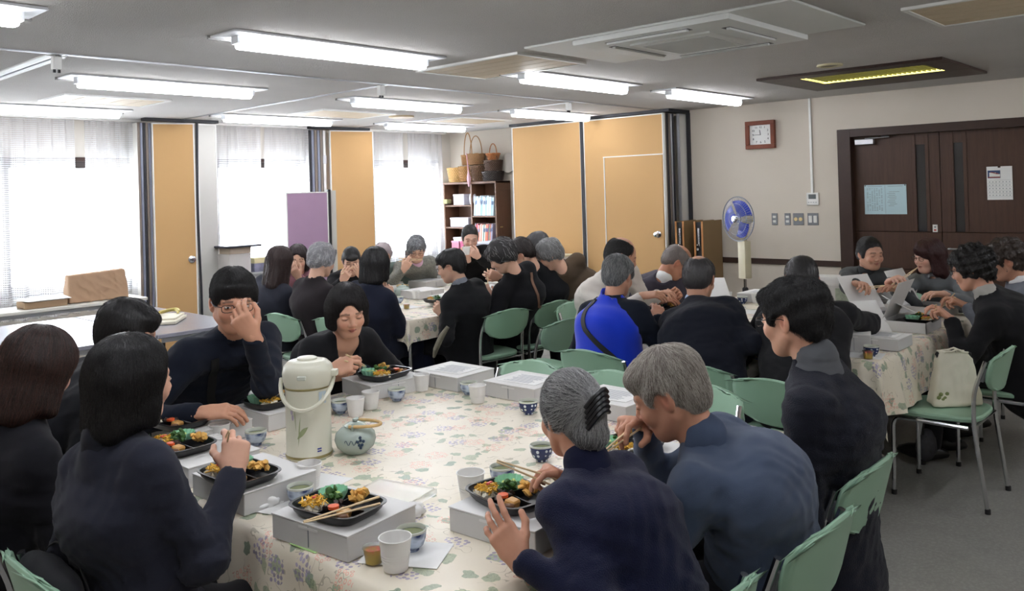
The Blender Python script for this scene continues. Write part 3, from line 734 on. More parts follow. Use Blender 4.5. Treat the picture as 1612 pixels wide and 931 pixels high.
def make_chair():
    """faces +Y; origin on the floor under the seat centre"""
    t = thing('dining_chair', '', 'chair'); SZ = .44
    bm = B(); nx = 12; ring = []
    pts = []
    for k in range(28):
        a = 2*PI*k/28; c, s = math.cos(a), math.sin(a)
        pts.append((.205*math.copysign(abs(c)**.5, c)*(1-.06*(s < 0)), .205*math.copysign(abs(s)**.5, s)))
    rings = []
    for z, k in ((SZ-.032, .93), (SZ-.026, .985), (SZ-.012, 1.), (SZ-.003, .97), (SZ, .9), (SZ-.004, .5)):
        rings.append([bm.verts.new((x*k, y*k, z-.012*max(0, y/.205)**3)) for x, y in pts])
    for A, C in zip(rings, rings[1:]):
        for k in range(28): bm.faces.new((A[k], A[(k+1) % 28], C[(k+1) % 28], C[k]))
    bm.faces.new(rings[0][::-1]); bm.faces.new(rings[-1])
    obj('seat', bm, m_green, t)
    obj('backrest', chair_shell(.40, .215, .556, -.225, lean=.25, depth=.035), m_green, t, smooth='all')
    for s in (-1, 1):
        x = s*.195
        lg = obj('leg', tube(B(), arc_path([(x, .19, .0), (x, .185, SZ-.045), (x*.97, -.16, SZ-.05)], .05, 5), .0105, 8), m_chrome, t)
        obj('foot_cap', lathe(B(), [(0,0),(.013,0),(.013,.022),(.011,.024)], 10, (x, .19, 0)), m_rub, lg)
        lg = obj('leg', tube(B(), arc_path([(x*1.02, -.235, 0), (x, -.185, SZ-.03), (x, -.19, .57), (x*.985, -.245, .72)], .05, 4), .0105, 8), m_chrome, t)
        obj('foot_cap', lathe(B(), [(0,0),(.013,0),(.013,.022),(.011,.024)], 10, (x*1.02, -.235, 0)), m_rub, lg)
        obj('bracket', box(B(), (x*.96, -.232, .655), (.012, .02, .07), (.25, 0, 0), .003), m_steel, t)
    obj('crossbar', tube(B(), [(-.195, -.19, SZ-.04), (.195, -.19, SZ-.04)], .007, 6), m_chrome, t)
    obj('crossbar', tube(B(), [(-.193, .12, SZ-.05), (.193, .12, SZ-.05)], .007, 6), m_chrome, t)
    return t
CH0 = make_chair(); CH_USED = [False]
def chair(x, y, face, label):
    """x,y = middle of the seat; face = direction (degrees, 0 = +X, 90 = +Y)"""
    rz = math.radians(face-90)
    if not CH_USED[0]:
        CH_USED[0] = True; CH0.location = (x, y, 0); CH0.rotation_euler = (0, 0, rz); CH0['label'] = label; CH0['group'] = 'green vinyl chairs'; return CH0
    return dup(CH0, (x, y, 0), rz, label, 'green vinyl chairs')
def back_at(x, y, face, label, off=.25):   # place by the middle of the backrest top
    a = math.radians(face); return chair(x+math.cos(a)*off, y+math.sin(a)*off, face, label)
back_at(.69, 2.18, 0, 'green chair under the woman in the black suit, dark cushion against its back')
back_at(.66, 2.72, 0, 'green chair under the brown-haired woman at the left edge')
back_at(.70, 3.15, 0, 'green chair under the dark-haired man behind the two left women')
back_at(1.68, 3.5, -90, 'green chair under the young man in glasses')
back_at(2.22, 3.48, -90, 'green chair under the smiling woman in the black cardigan')
back_at(2.99, 2.69, 180, 'empty green chair on the far side of the near table, left one, behind two boxes')
back_at(3.02, 2.25, 180, 'empty green chair on the far side of the near table, middle one')
back_at(3.03, 1.80, 180, 'empty green chair on the far side of the near table beside the old man head')
back_at(1.53, .91, 90, 'green chair at the bottom edge behind the woman in velvet')
back_at(2.04, .89, 90, 'green chair behind the man in the blue-grey jacket')
back_at(2.55, .96, 90, 'green chair behind the young man in the navy coat')
back_at(3.45, 2.66, 0, 'green chair behind the man in the bright blue vest')
back_at(3.48, 2.08, 0, 'green chair behind the man in the navy sweater at the right table')
back_at(3.38, 1.62, 0, 'green chair behind the bending man in the black suit')
chair(4.61, 1.31, 90, 'green chair holding the cream cloth bag, all its chrome legs in view')
back_at(5.25, .93, 90, 'green chair at the right edge under the woman in the black suit')
back_at(5.8, .95, 90, 'green chair under the person in the grey suit at the right edge')
back_at(3.29, 5.31, 0, 'green chair left of the far table behind the silver curly head')
back_at(3.27, 5.86, 0, 'green chair at the far table under the woman with long brown hair')
back_at(3.36, 4.80, 0, 'green chair under the woman in the navy dress at the far table')
back_at(4.29, 4.06, 84, 'green chair at the far table right of the long black coat')
back_at(4.78, 4.06, 92, 'green chair under the woman with the brown shoulder strap')
back_at(5.28, 4.10, 86, 'green chair behind the brown jacket at the far table')
back_at(4.15, 3.44, 88, 'empty green chair standing pulled back between the far and right tables')
back_at(4.75, 3.80, -90, 'green chair behind the man in the white jacket')
back_at(5.4, 3.80, -90, 'green chair under the bald man in the grey sweater')
back_at(6.6, 2.1, 180, 'green chair under the woman in the dark grey blouse by the door')
back_at(6.65, 1.6, 180, 'green chair under the woman with auburn curls')
back_at(4.62, 6.68, -90, 'green chair under the far woman in glasses')
back_at(5.35, 6.68, -90, 'green chair under the grey-haired woman in tweed')
back_at(6.2, 5.9, 180, 'green chair under the woman with the cup by the bookcase')
# ---------------- tablecloth print
def cloth_mat(name, base=(228,219,200), s=1.):
    n = NT(name); co = n.coord('UV')
    s = 1.45
    warp = n.noise(co, 9*s, 2, .5, 'Color'); wv = n.n('ShaderNodeVectorMath', operation='MULTIPLY_ADD'); n.l(warp, wv.inputs[0]); wv.inputs[1].default_value = (.05,.05,0); n.l(co, wv.inputs[2]); wc = wv.outputs[0]
    col = n.mix(n.noise(co, 6, 3), srgb(base), srgb(tuple(min(255, v+9) for v in base)))
    def vor(vec, sc, rnd=1., loc=(0,0,0)):
        v = n.n('ShaderNodeTexVoronoi', inputs={'Vector': n.mapping(vec, loc=loc), 'Scale': sc, 'Randomness': rnd}); v.voronoi_dimensions = '2D'
        sc_ = n.n('ShaderNodeSeparateColor', inputs={0: v.outputs['Color']}); return v.outputs['Distance'], sc_.outputs[0], sc_.outputs[1], sc_.outputs[2]
    def lt(a, b): return n.math('LESS_THAN', a, b)
    def gt(a, b): return n.math('GREATER_THAN', a, b)
    A = lambda *x: (x[0] if len(x) == 1 else n.math('MULTIPLY', x[0], A(*x[1:])))
    # tendrils
    tn = n.math('ABSOLUTE', n.math('SUBTRACT', n.noise(wc, 13*s, 1), .5)); cn = n.noise(co, 6*s, 1)
    col = n.mix(A(lt(tn, .008), gt(cn, .5), .55), col, srgb((150,140,112)))
    # leaves
    for i, (loc, sc, th, c0, c1) in enumerate((((0,0,0), 8.5, .30, (122,152,128), (166,180,144)), ((3.3,1.7,0), 9.5, .26, (98,134,112), (184,190,150)))):
        d, r, g, b = vor(wc, sc*s, 1., loc)
        lobes = n.math('ADD', d, n.math('MULTIPLY', n.math('SUBTRACT', n.noise(co, 34*s, 1), .5), .35))
        m = A(lt(lobes, th*.84), gt(r, .68)); vein = lt(n.math('ABSOLUTE', n.math('SUBTRACT', n.noise(co, 60*s, 1), .5)), .03)
        lc = n.mix(g, srgb(c0), srgb(c1)); lc = n.mix(n.math('MULTIPLY', vein, .5), lc, srgb((76,104,86)))
        col = n.mix(n.math('MULTIPLY', m, .75), col, lc)
    # grape bunches
    for loc, sc, cc, ring in (((7.1,2.2,0), 6.2, (138,128,160), False), ((1.4,8.2,0), 5.6, (208,138,116), True)):
        d, r, g, b = vor(co, sc*s, 1., loc); d2, r2, g2, b2 = vor(co, 46*s, .55, loc)
        m = A(lt(n.math('ADD', d, n.math('MULTIPLY', r2, .12)), .37), gt(r, .5), lt(d2, .36))
        if ring: m = A(m, gt(d2, .2))
        col = n.mix(n.math('MULTIPLY', m, .8), col, n.mix(r2, srgb(cc), srgb(tuple(min(255, v+46) for v in cc))))
    n.set(Base=col, Roughness=.38, Specular=.45); n.bump(n.noise(co, 14, 3), .25, .01); return n.m
m_cloth = cloth_mat('grape_tablecloth', s=1.)
def tablecloth(name, label, x0, x1, y0, y1, z, drop, seed=0, wave=.02, rc=.05):
    """draped sheet: flat top, rounded rim, hanging skirt with soft folds and pointed corners"""
    rnd = random.Random(seed); V = []; uv = []; F = []
    nx, ny = int((x1-x0)/.05), int((y1-y0)/.05); W = drop
    ks = [-1, -.8, -.6, -.4, -.22, -.1, -.04]
    us = [x0+k*W for k in ks]+[x0+(x1-x0)*i/nx for i in range(nx+1)]+[x1-k*W for k in ks[::-1]]
    vs = [y0+k*W for k in ks]+[y0+(y1-y0)*i/ny for i in range(ny+1)]+[y1-k*W for k in ks[::-1]]
    ph = [rnd.uniform(0, 6.28) for _ in range(6)]
    for v in vs:
        for u in us:
            ou = max(x0-u, 0)+max(u-x1, 0); ov = max(y0-v, 0)+max(v-y1, 0); cu = min(max(u, x0), x1); cv = min(max(v, y0), y1)
            su = -1 if u < x0 else 1; sv = -1 if v < y0 else 1
            if ou and ov:   # corner: folds outward
                dd = math.hypot(ou, ov); h = max(ou, ov)+.32*min(ou, ov)
                out = .016+.16*min(ou, ov)
                x = cu+su*(out*(.4+.6*ou/dd)+.02*min(1, ou/.05)); y = cv+sv*(out*(.4+.6*ov/dd)+.02*min(1, ov/.05)); zz = z-h
            elif ou or ov:
                o_ = ou or ov; along = v if ou else u; k = min(1, o_/W)
                w = wave*k*(math.sin(along*9+ph[0])+.6*math.sin(along*21+ph[1])+.4*math.sin(along*37+ph[2]))
                out = .016*min(1, o_/.03)+.03*k+max(w, -.02*k); x = cu+(su*out if ou else 0); y = cv+(sv*out if ov else 0); zz = z-max(0, o_-.006)
            else:
                x, y = u, v; zz = z+.0012*math.sin(u*13+ph[3])*math.sin(v*11+ph[4])+.001
            V.append((x, y, zz)); uv.append((u, v))
    N = len(us)
    for j in range(len(vs)-1):
        for i in range(N-1):
            a = j*N+i; F.append((a, a+1, a+N+1, a+N))
    o = obj(name, (V, F), m_cloth, smooth='all'); ul = o.data.uv_layers.new(name='UVMap')
    for lp_ in o.data.loops: ul.data[lp_.index].uv = uv[lp_.vertex_index]
    return tag(o, label, 'tablecloth')
m_lam = plain('pale_laminate', (196,190,180), .5); m_lamg = plain('grey_laminate', (150,150,160), .22, var=.03, spec=.6)
def table(name, label, x0, x1, y0, y1, z, top=None, fold=True, th=.028):
    t = thing(name, label, 'table', ((x0+x1)/2, (y0+y1)/2, 0), 0); w, h = (x1-x0)/2, (y1-y0)/2
    obj('tabletop', bx(B(), -w, w, -h, h, z-th, z, .004), top or m_lam, t, smooth=False)
    for sx_ in (-1, 1):
        for sy_ in (-1, 1):
            lg = obj('leg', tube(B(), [(sx_*(w-.06), sy_*(h-.06), 0), (sx_*(w-.06), sy_*(h-.06), z-th)], .0125, 8), m_chrome, t)
            obj('foot_cap', lathe(B(), [(0,0),(.016,0),(.016,.03)], 8, (sx_*(w-.06), sy_*(h-.06), 0)), m_rub, lg)
        obj('crossbar', tube(B(), [(sx_*(w-.06), -h+.06, z-.09), (sx_*(w-.06), h-.06, z-.09)], .009, 6), m_chrome, t)
    for sy_ in (-1, 1): obj('side_rail', bx(B(), -w+.05, w-.05, sy_*(h-.05)-.008, sy_*(h-.05)+.008, z-th-.035, z-th), m_alu, t, smooth=False)
    return t
TZ = .72
T1 = (1.16, 2.80, 1.30, 3.10); T2 = (4.13, 5.93, 1.47, 3.15); T3 = (3.72, 5.70, 4.45, 6.25)
ym = (T1[2]+T1[3])/2
table('folding_table', 'near folding table half toward the camera, under the grape tablecloth', T1[0], T1[1], T1[2], ym-.003, TZ-.004)
table('folding_table', 'near folding table half toward the windows, under the grape tablecloth', T1[0], T1[1], ym+.003, T1[3], TZ-.004)
tablecloth('tablecloth', 'cream vinyl tablecloth printed with grapes on the near table', *T1, TZ, .30, 1)
xm = (T2[0]+T2[1])/2
table('folding_table', 'right folding table half nearest the empty chairs, chrome legs under cloth', T2[0], xm-.003, T2[2], T2[3], TZ-.004)
table('folding_table', 'right folding table half nearest the door, chrome legs under cloth', xm+.003, T2[1], T2[2], T2[3], TZ-.004)
tablecloth('tablecloth', 'cream grape-print tablecloth with a pointed hanging corner on the right table', *T2, TZ, .27, 2, .03)
ym = (T3[2]+T3[3])/2
table('folding_table', 'far folding table half nearest the camera, one chrome leg at its corner', T3[0], T3[1], T3[2], ym-.003, TZ-.004)
table('folding_table', 'far folding table half nearest the windows', T3[0], T3[1], ym+.003, T3[3], TZ-.004)
tablecloth('tablecloth', 'cream grape-print tablecloth on the far table', *T3, TZ, .15, 3, .012)
table('work_table', 'empty grey-topped table beside the left windows, right part with the folded bag', 2.42, 3.05, 5.42, 6.85, .72, m_lamg)
table('work_table', 'empty table with glare on its pale top, behind the two left women', 1.2, 2.41, 5.42, 6.85, .72, m_lamg)
table('side_table', 'long narrow pale table under the leftmost window', 1.3, 3.36, 7.72, 8.12, .71, plain('pale_top', (214,212,204), .4))
# ---------------- things at the left windows
m_cover = fabric('tan_cloth_cover', (168,138,112), weave=300, wrinkle=.8)
F_ = Field((2.66, 7.74, .70), (3.30, 8.06, 1.02), .007); cx_ = 2.975
F_.D[:] = -1
for p_, n_, k_q in (((cx_+.255, 0, .84), (1, 0, .06), .02), ((cx_-.255, 0, .84), (-1, 0, .06), .02), ((0, 7.84, .84), (0, -1, .12), .02), ((0, 7.97, .84), (0, 1, .12), .02), ((cx_, 0, .972), (-.05, 0, 1), .016), ((0, 0, .713), (0, 0, -1), .004)): F_.plane(p_, n_, k_q)
F_.crease([((2.85, 7.84, .84), .1, .009), ((3.05, 7.84, .82), .11, .009), ((3.15, 7.84, .9), .08, .007), ((2.95, 7.84, .76), .09, .008)], 60, 3); F_.wobble(.003, 18, 9)
tag(obj_np('dust_cover', *F_.mesh(), m_cover), 'creased tan cloth cover over a machine on the table under the leftmost window', 'cover')
t = thing('paper_box', 'open shallow cardboard box with papers left of the tan cover', 'box', (2.52, 7.88, .712))
obj('box_body', bx(B(), -.17, .17, -.1, .1, 0, .055, .003), plain('brown_card', (158,132,104), .8), t, smooth=False)
for k, (dx, dy, r) in enumerate(((0,0,.1),(.03,.02,-.2),(-.05,.0,.35),(.06,-.02,.05))): obj('sheet', box(B(), (dx, dy, .058+.005*k), (.27, .19, .004), (.03*k, .02, r)), m_paper, t, smooth=False)
# folded tote with yellow handles on the empty table
t = thing('folded_tote', 'folded cream cloth bag with yellow handles lying on the empty grey table', 'bag', (2.72, 5.98, .722), .9)
bm = B(); bx(bm, -.19, .15, -.12, .12, 0, .022, .009, 2); obj('body', bm, fabric('cream_cloth', (222,214,196)), t)
bm = B(); bx(bm, -.12, .17, -.1, .09, .02, .036, .007, 2); obj('fold', bm, fabric('cream_cloth', ()), t)
for k in (0, 1): obj('handle', tube(B(), [(.1+.15*math.sin(a), -.07+.14*a/PI-.01*k, .045+.012*k) for a in np.linspace(0, PI, 12)], .008, 6), plain('yellow_handle', (206,190,116), .6), t)
# cabinet with boxes under the middle window
m_cab = plain('grey_cabinet', (158,160,158), .5)
t = thing('low_cabinet', 'grey low metal cabinet under the middle window', 'cabinet', (4.62, 8.02, 0))
obj('body', bx(B(), -.36, .5, -.18, .18, .0, .80, .004), m_cab, t, smooth=False); obj('top', bx(B(), -.37, .51, -.2, .19, .80, .825, .004), m_cab, t, smooth=False)
for k in (0, 1):
    dd = obj('door', bx(B(), -.35+.425*k, .065+.425*k, -.192, -.18, .03, .78, .003), m_cab, t, smooth=False); obj('handle', bx(B(), .02+.07*k-.03, .035+.07*k-.03, -.205, -.192, .4, .5), m_alu, dd, smooth=False)
def carton(name, label, c, s, m, rz=0, parts=(), cat='box', group=None):
    t = thing(name, label, cat, c, rz, group); obj('box_body', bx(B(), -s[0]/2, s[0]/2, -s[1]/2, s[1]/2, 0, s[2], .002), m, t, smooth=False)
    obj('lid_edge', bx(B(), -s[0]/2-.002, s[0]/2+.002, -s[1]/2-.002, s[1]/2+.002, s[2]-.012, s[2]+.001), m, t, smooth=False); return t
m_carton = plain('grey_white_carton', (196,192,188), .8)
carton('storage_carton', 'tall whitish carton on the low cabinet by the grey panel', (4.37, 7.98, .826), (.24, .25, .2), m_carton)
carton('storage_carton', 'small buff carton wedged on top of the tall whitish carton', (4.38, 7.97, 1.028), (.24, .2, .06), plain('buff_card', (182,168,148), .8), .06)
tag(obj('desk_tray', bx(B(), 4.2, 4.6, 7.82, 8.1, 1.092, 1.112, .004), plain('dark_tray', (46,46,58), .5), smooth=False), 'flat dark tray topping the carton pile under the middle window', 'tray')
carton('storage_carton', 'navy and white patterned carton beside the tall carton', (4.64, 7.96, .826), (.22, .2, .085), plain('navy_white_card', (120,122,140), .6, var=.8, nscale=16))
carton('storage_carton', 'flat pale yellow carton on the navy patterned one', (4.65, 7.96, .913), (.23, .19, .055), plain('yellow_card', (214,206,158), .8))
tag(obj('desk_tray', bx(B(), 4.8, 5.0, 7.86, 8.08, .826, .85, .004), plain('navy_plastic', (50,54,84), .5), smooth=False), 'small navy tray at the right end of the low cabinet', 'tray')
# ---------------- bookcase in the corner
t = thing('bookcase', 'brown wooden bookcase crowded with books and boxes in the far corner', 'bookcase', (7.6, 7.8, 0))
D_, H_ = .27, 1.72
for y0, y1 in ((-.49, -.465), (.465, .49)): obj('side_panel', bx(B(), 0, D_, y0, y1, 0, H_, .002), m_shelf, t, smooth=False)
obj('divider', bx(B(), .005, D_-.01, -.045, -.02, .06, H_-.03, .002), m_shelf, t, smooth=False)
obj('back_panel', bx(B(), D_-.012, D_, -.465, .465, 0, H_), m_shelf, t, smooth=False)
obj('top_panel', bx(B(), -.005, D_, -.49, .49, H_-.025, H_, .002), m_shelf, t, smooth=False)
obj('door_trim', bx(B(), .02, .25, -.497, -.49, .1, 1.6, .002), m_shelf, t, smooth=False)
obj('latch', bx(B(), .05, .1, -.501, -.497, 1.13, 1.14), plain('brass', (196,170,110), .4, metal=.8), t, smooth=False)
SHR = [.06, .34, .64, .93, 1.28]     # right bay (toward the camera)
SHL = [.06, .34, .60, .84, 1.13, 1.42]
for z in SHR: obj('shelf', bx(B(), .005, D_-.01, -.465, -.045, z-.02, z, .002), m_shelf, t, smooth=False)
for z in SHL: obj('shelf', bx(B(), .005, D_-.01, -.02, .465, z-.02, z, .002), m_shelf, t, smooth=False)
ORD = 'leftmost,second,third,fourth,fifth,sixth,seventh,eighth,ninth,tenth,eleventh,twelfth,thirteenth,fourteenth,fifteenth,sixteenth,seventeenth,eighteenth,nineteenth,twentieth'.split(',')
def books(y0, y1, z, hmax, cols, label, grp, lean=0., rnd=random.Random(5)):
    y = y1; nb = -1
    while y > y0:
        w = rnd.uniform(.011, .022); h = hmax*rnd.uniform(.88, 1); d_ = rnd.uniform(.17, .2)
        m = plain('book_%d_%d_%d' % (c := rnd.choice(cols)), c, .5)
        nb = nb+1; b = thing('book', label % ORD[min(nb, 19)], 'book', (7.615, y-w, z), 0, grp); b.rotation_euler = (lean*rnd.uniform(.8, 1.1), 0, 0)
        obj('cover', bx(B(), 0, d_, 0, w, 0, h, .001), m, b, smooth=False)
        obj('page_block', bx(B(), .004, d_+.002, .002, w-.002, .004, h+.001), m_paper, b, smooth=False)
        if rnd.random() < .6: obj('spine_label', bx(B(), -.001, 0, .002, w-.002, h*.6, h*.8), plain('spine_dark', (70,90,130), .6), b, smooth=False)
        y -= w+.002+lean*.004
books(7.40, 7.74, 1.281, .26, [(206,224,234),(196,214,226),(150,190,214),(222,230,232)], 'slim pale booklet, %s from the left on the top right bookcase shelf', 'pale booklets on the top right shelf', .09)
books(7.42, 7.74, .931, .25, [(206,200,190),(160,150,170),(210,120,90),(186,60,70),(120,140,120),(226,222,214)], 'upright book, %s from the left on the second right bookcase shelf', 'mixed books on the second right shelf', .1)
books(7.42, 7.74, .641, .2, [(180,140,120),(120,130,150),(205,205,205)], 'small book, %s from the left on the lower right bookcase shelf', 'books on the lower right shelf', .05)
for (y, z, s, c, lab) in ((8.03, 1.421, (.2,.2,.14), (214,214,226), 'stack of pale lilac papers on the top left shelf of the bookcase'), (8.03, 1.131, (.2,.34,.12), (206,206,222), 'wide pale lilac box on the second left shelf of the bookcase'),
    (8.0, .94, (.2,.3,.05), (200,196,214), 'flat pale box resting above the pink boxes in the bookcase'), (8.12, .841, (.2,.14,.1), (196,130,150), 'pink box on the left side of the bookcase'), (7.96, .841, (.2,.13,.1), (178,84,120), 'magenta striped box in the left side of the bookcase'),
    (7.83, .841, (.2,.1,.1), (220,214,220), 'white packet beside the magenta box in the bookcase'), (8.08, .601, (.2,.2,.05), (90,150,110), 'green and white packet low in the left side of the bookcase'), (7.85, .601, (.2,.18,.09), (150,60,80), 'dark red box low in the left side of the bookcase')):
    t = thing('shelf_box', lab, 'box', (7.63, y, z)); m = plain('boxc_%d_%d' % (c[0], c[1]), c, .7)
    obj('box_body', bx(B(), 0, s[0], -s[1]/2, s[1]/2, 0, s[2], .003), m, t, smooth=False)
    obj('lid', bx(B(), -.003, s[0]+.003, -s[1]/2-.003, s[1]/2+.003, s[2]-.02, s[2]+.002, .001), plain('lidc_%d' % c[0], tuple(min(255, v+14) for v in c), .7), t, smooth=False)
bm = B(); blob(bm, (7.66, 7.79, 1.49), (.05, .05, .1), 2, .12, seed=4); tag(obj('plastic_bag', bm, plain('clear_bag_white', (214,214,224), .3, Trans=.2)), 'crumpled whitish plastic bag hanging at the middle of the bookcase', 'bag')
tag(obj('small_parcel', bx(B(), 7.58, 7.66, 8.2, 8.29, 1.44, 1.5, .006), plain('olive_parcel', (140,136,90), .6), smooth=False), 'small olive parcel at the left edge of the top bookcase shelf', 'parcel')
# ---------------- wicker baskets on the bookcase
def basket(label, c, r0, r1, h, col, hr=None, hax=0., rows=9, n=26, handle_h=.2):
    t = thing('wicker_basket', label, 'basket', c, 0, 'wicker baskets on the bookcase'); m = plain('wicker_%d_%d_%d' % col, col, .6, var=.35, nscale=60)
    bm = B(); lathe(bm, [(0, .004), (r0*.96, .004), (r1*.94, h*.97)], n); obj('lining', bm, m, t)
    bm = B()
    for j in range(rows):
        z = h*(j+.5)/rows; r = r0+(r1-r0)*(j+.5)/rows; N = n*2
        tube(bm, [((r+.0045*math.cos(PI*k+PI*j))*math.cos(2*PI*k/N), (r+.0045*math.cos(PI*k+PI*j))*math.sin(2*PI*k/N), z) for k in range(N)], h/rows*.42, 4, closed=True)
    obj('woven_side', bm, m, t)
    obj('rim', tube(B(), [(r1*math.cos(2*PI*k/n), r1*math.sin(2*PI*k/n), h+.004*math.sin(k*2)) for k in range(n)], .009, 6, closed=True), m, t)
    if hr:
        pts = [Vector((r1*math.cos(a)*hr, 0, h+handle_h*math.sin(a))) for a in np.linspace(0, PI, 16)]; Rz = Matrix.Rotation(hax, 3, 'Z')
        obj('handle', tube(B(), [Rz @ p for p in pts], .007, 6), m, t)
    return t
BZ = 1.721; XB = 7.73
basket('pale straw basket without a handle, leftmost on the bookcase', (XB, 8.17, BZ), .085, .115, .19, (212,174,112))
basket('tan round basket second from the left on the bookcase', (XB-.02, 7.95, BZ), .08, .105, .2, (170,128,74))
basket('dark brown basket filling the middle of the bookcase top', (XB, 7.73, BZ), .09, .115, .2, (104,74,48))
basket('black-brown wide basket at the right end of the bookcase top', (XB, 7.48, BZ), .12, .14, .12, (52,42,38))
basket('brown basket stacked on the black-brown one, right end', (XB, 7.47, BZ+.13), .1, .12, .13, (86,62,46), 1., 1.2, handle_h=.1)
basket('small orange-brown basket tilted on the right pile with a dark loop handle', (XB-.02, 7.45, BZ+.27), .06, .09, .08, (168,106,56), 1., 1.3, 5, handle_h=.13)
basket('tall-handled tan basket stacked above the second basket', (XB, 7.93, BZ+.22), .075, .09, .13, (160,116,66), 1., 1.4, handle_h=.3)
basket('cream and brown basket with white-wrapped hoop handle in the middle', (XB-.02, 7.76, BZ+.22), .09, .12, .14, (150,112,72), 1., 1.5, handle_h=.24)
o = tag(obj('ribbon', tube(B(), [(7.60, 7.83, 2.1), (7.585, 7.8, 2.0), (7.58, 7.78, 1.86), (7.575, 7.77, 1.76), (7.57, 7.765, 1.66)], [.006, .006, .008, .03, .012], 5), plain('pale_pink_ribbon', (214,170,180), .5)), 'pale pink ribbon dangling from the middle baskets', 'ribbon')
tag(obj('paper_fan', lathe(B(), [(0,0),(.13,.006),(.13,.01),(0,.012)], 28), plain('greyish_fan', (186,180,170), .7)), 'round pale tray leaning on the wall behind the right baskets', 'tray').matrix_world = Matrix.Translation((7.84, 7.3, 1.95)) @ Euler((0, -PI/2+.1, 0)).to_matrix().to_4x4()
# stacked trays and paper box in front of the partition
t = thing('document_tray', 'pale lilac stack of document trays right of the bookcase', 'tray', (7.22, 7.0, .86))
for k in range(4): obj('tray', bx(B(), -.15, .15, -.17, .17, k*.034, k*.034+.026, .004), plain('lilac_white', (214,218,234), .5), t, smooth=False)
t = thing('side_cabinet', 'low cream cabinet along the tan partition behind the far diners', 'cabinet', (7.2, 6.55, 0)); obj('body', bx(B(), -.2, .2, -.65, .65, 0, .84), m_white, t, smooth=False); obj('top', bx(B(), -.21, .21, -.66, .66, .84, .858, .003), plain('cream_top', (224,218,190), .5), t, smooth=False)
for k in range(3): obj('door', bx(B(), -.212, -.2, -.64+.43*k, -.22+.43*k, .04, .82, .003), m_white, t, smooth=False)
for k, (y, c, lab) in enumerate(((6.5, (226,226,222), 'flat white package on the cream cabinet, left one'), (6.2, (222,216,196), 'flat cream package on the cream cabinet, right one'))):
    carton('flat_package', lab, (7.18, y, .859), (.3, .27, .035), plain('pkg%d' % k if False else ('package_white' if k == 0 else 'package_cream'), c, .7))
# small table with red item near the right window
table('side_table', 'small dark side table with a red lid on it beside the bookcase', 6.35, 6.75, 7.2, 7.6, .78, m_brown)
tag(obj('red_tray', bx(B(), 6.45, 6.68, 7.3, 7.5, .782, .805, .006), plain('red_plastic', (200,50,66), .4), smooth=False), 'red plastic tray on the small side table behind the tweed woman', 'tray')
bm = B()
for k in range(7): blob(bm, (6.45+.05*math.cos(k*1.9), 7.5+.04*math.sin(k*2.3), .835+.03*math.sin(k)+.02*k), (.04, .03, .035), 1, .15, seed=k)
pk = tag(obj('flower_bunch', bm, plain('pink_petals', (226,120,170), .6)), 'bunch of pink flowers in front of the right window', 'flowers', kind='stuff')
# ---------------- standing fan
FX, FY = 6.95, 3.60; FD = math.radians(160)   # faces the tables
t = thing('standing_fan', 'white standing fan with blue blades and wire guard by the beige wall', 'fan', (FX, FY, 0), FD)
m_ivory = plain('ivory_plastic', (226,218,190), .45); m_blue = plain('blue_blade', (36,60,176), .25, spec=.6); m_wire = plain('guard_wire', (150,156,170), .35, metal=.6)
obj('base', lathe(B(), [(0,0),(.17,0),(.175,.02),(.15,.035),(.03,.05),(0,.05)], 28), m_ivory, t)
obj('pole', tube(B(), [(0,0,.04), (0,0,.62)], .022, 12), m_white, t); obj('upper_pole', tube(B(), [(0,0,.6), (0,0,.75)], .014, 10), m_chrome, t)
obj('collar', lathe(B(), [(.024,.60),(.027,.6),(.027,.65),(.02,.66)], 14), m_black, t)
cb = obj('control_box', bx(B(), -.04, .035, -.045, .045, .74, 1.08, .01, 2), m_ivory, t)
obj('neck', tube(B(), [(0,0,1.06), (-.01,0,1.16), (-.02,0,1.24)], [.03, .022, .03], 10), m_ivory, t)
bm = B(); lathe(bm, [(0,-.13),(.04,-.125),(.055,-.07),(.055,0),(.04,.02),(0,.02)], 20); mo = obj('motor_housing', bm, m_ivory, t)
HUB = Matrix.Translation((.06, 0, 1.28)) @ Euler((0, PI/2, 0)).to_matrix().to_4x4(); mo.matrix_local = HUB @ Matrix.Translation((0,0,-.03))
for s, nm in ((.05, 'front_guard'), (-.035, 'rear_guard')):
    bm = B(); R = .2
    for k in range(48):
        a = 2*PI*k/48; tube(bm, [(R*q*math.cos(a), R*q*math.sin(a), s*math.cos(q*PI/2)**.7 if q < 1 else 0) for q in (.22, .5, .8, 1.)], .0012, 3)
    for q in (.35, .7, 1.): tube(bm, [(R*q*math.cos(2*PI*k/40), R*q*math.sin(2*PI*k/40), s*math.cos(q*PI/2)**.7 if q < 1 else 0) for k in range(40)], .002 if q < 1 else .005, 4, closed=True)
    obj(nm, bm, m_wire, t).matrix_local = HUB
for k in range(3):
    bm = B(); v1 = []; v2 = []
    for i in range(7):
        a = -.55+1.1*i/6
        for j, q in enumerate((.035, .09, .14, .175)):
            pass
    grid = [[bm.verts.new((q*math.cos(a*(.7+.5*(q/.175))), q*math.sin(a*(.7+.5*(q/.175))), .018*(a/.55)*(.4+q*3))) for q in (.035, .08, .13, .165, .178*(1-.12*abs(a)))] for a in np.linspace(-.72, .72, 9)]
    for A_, C_ in zip(grid, grid[1:]):
        for p_, q_, r_, s_ in zip(A_, A_[1:], C_[1:], C_): bm.faces.new((p_, q_, r_, s_))
    obj('blade', bm, m_blue, t, smooth='all').matrix_local = HUB @ Euler((0, 0, k*2*PI/3+.5)).to_matrix().to_4x4()
obj('hub', lathe(B(), [(0,.045),(.025,.042),(.036,.02),(.036,-.02)], 20), m_chrome, t).matrix_local = HUB
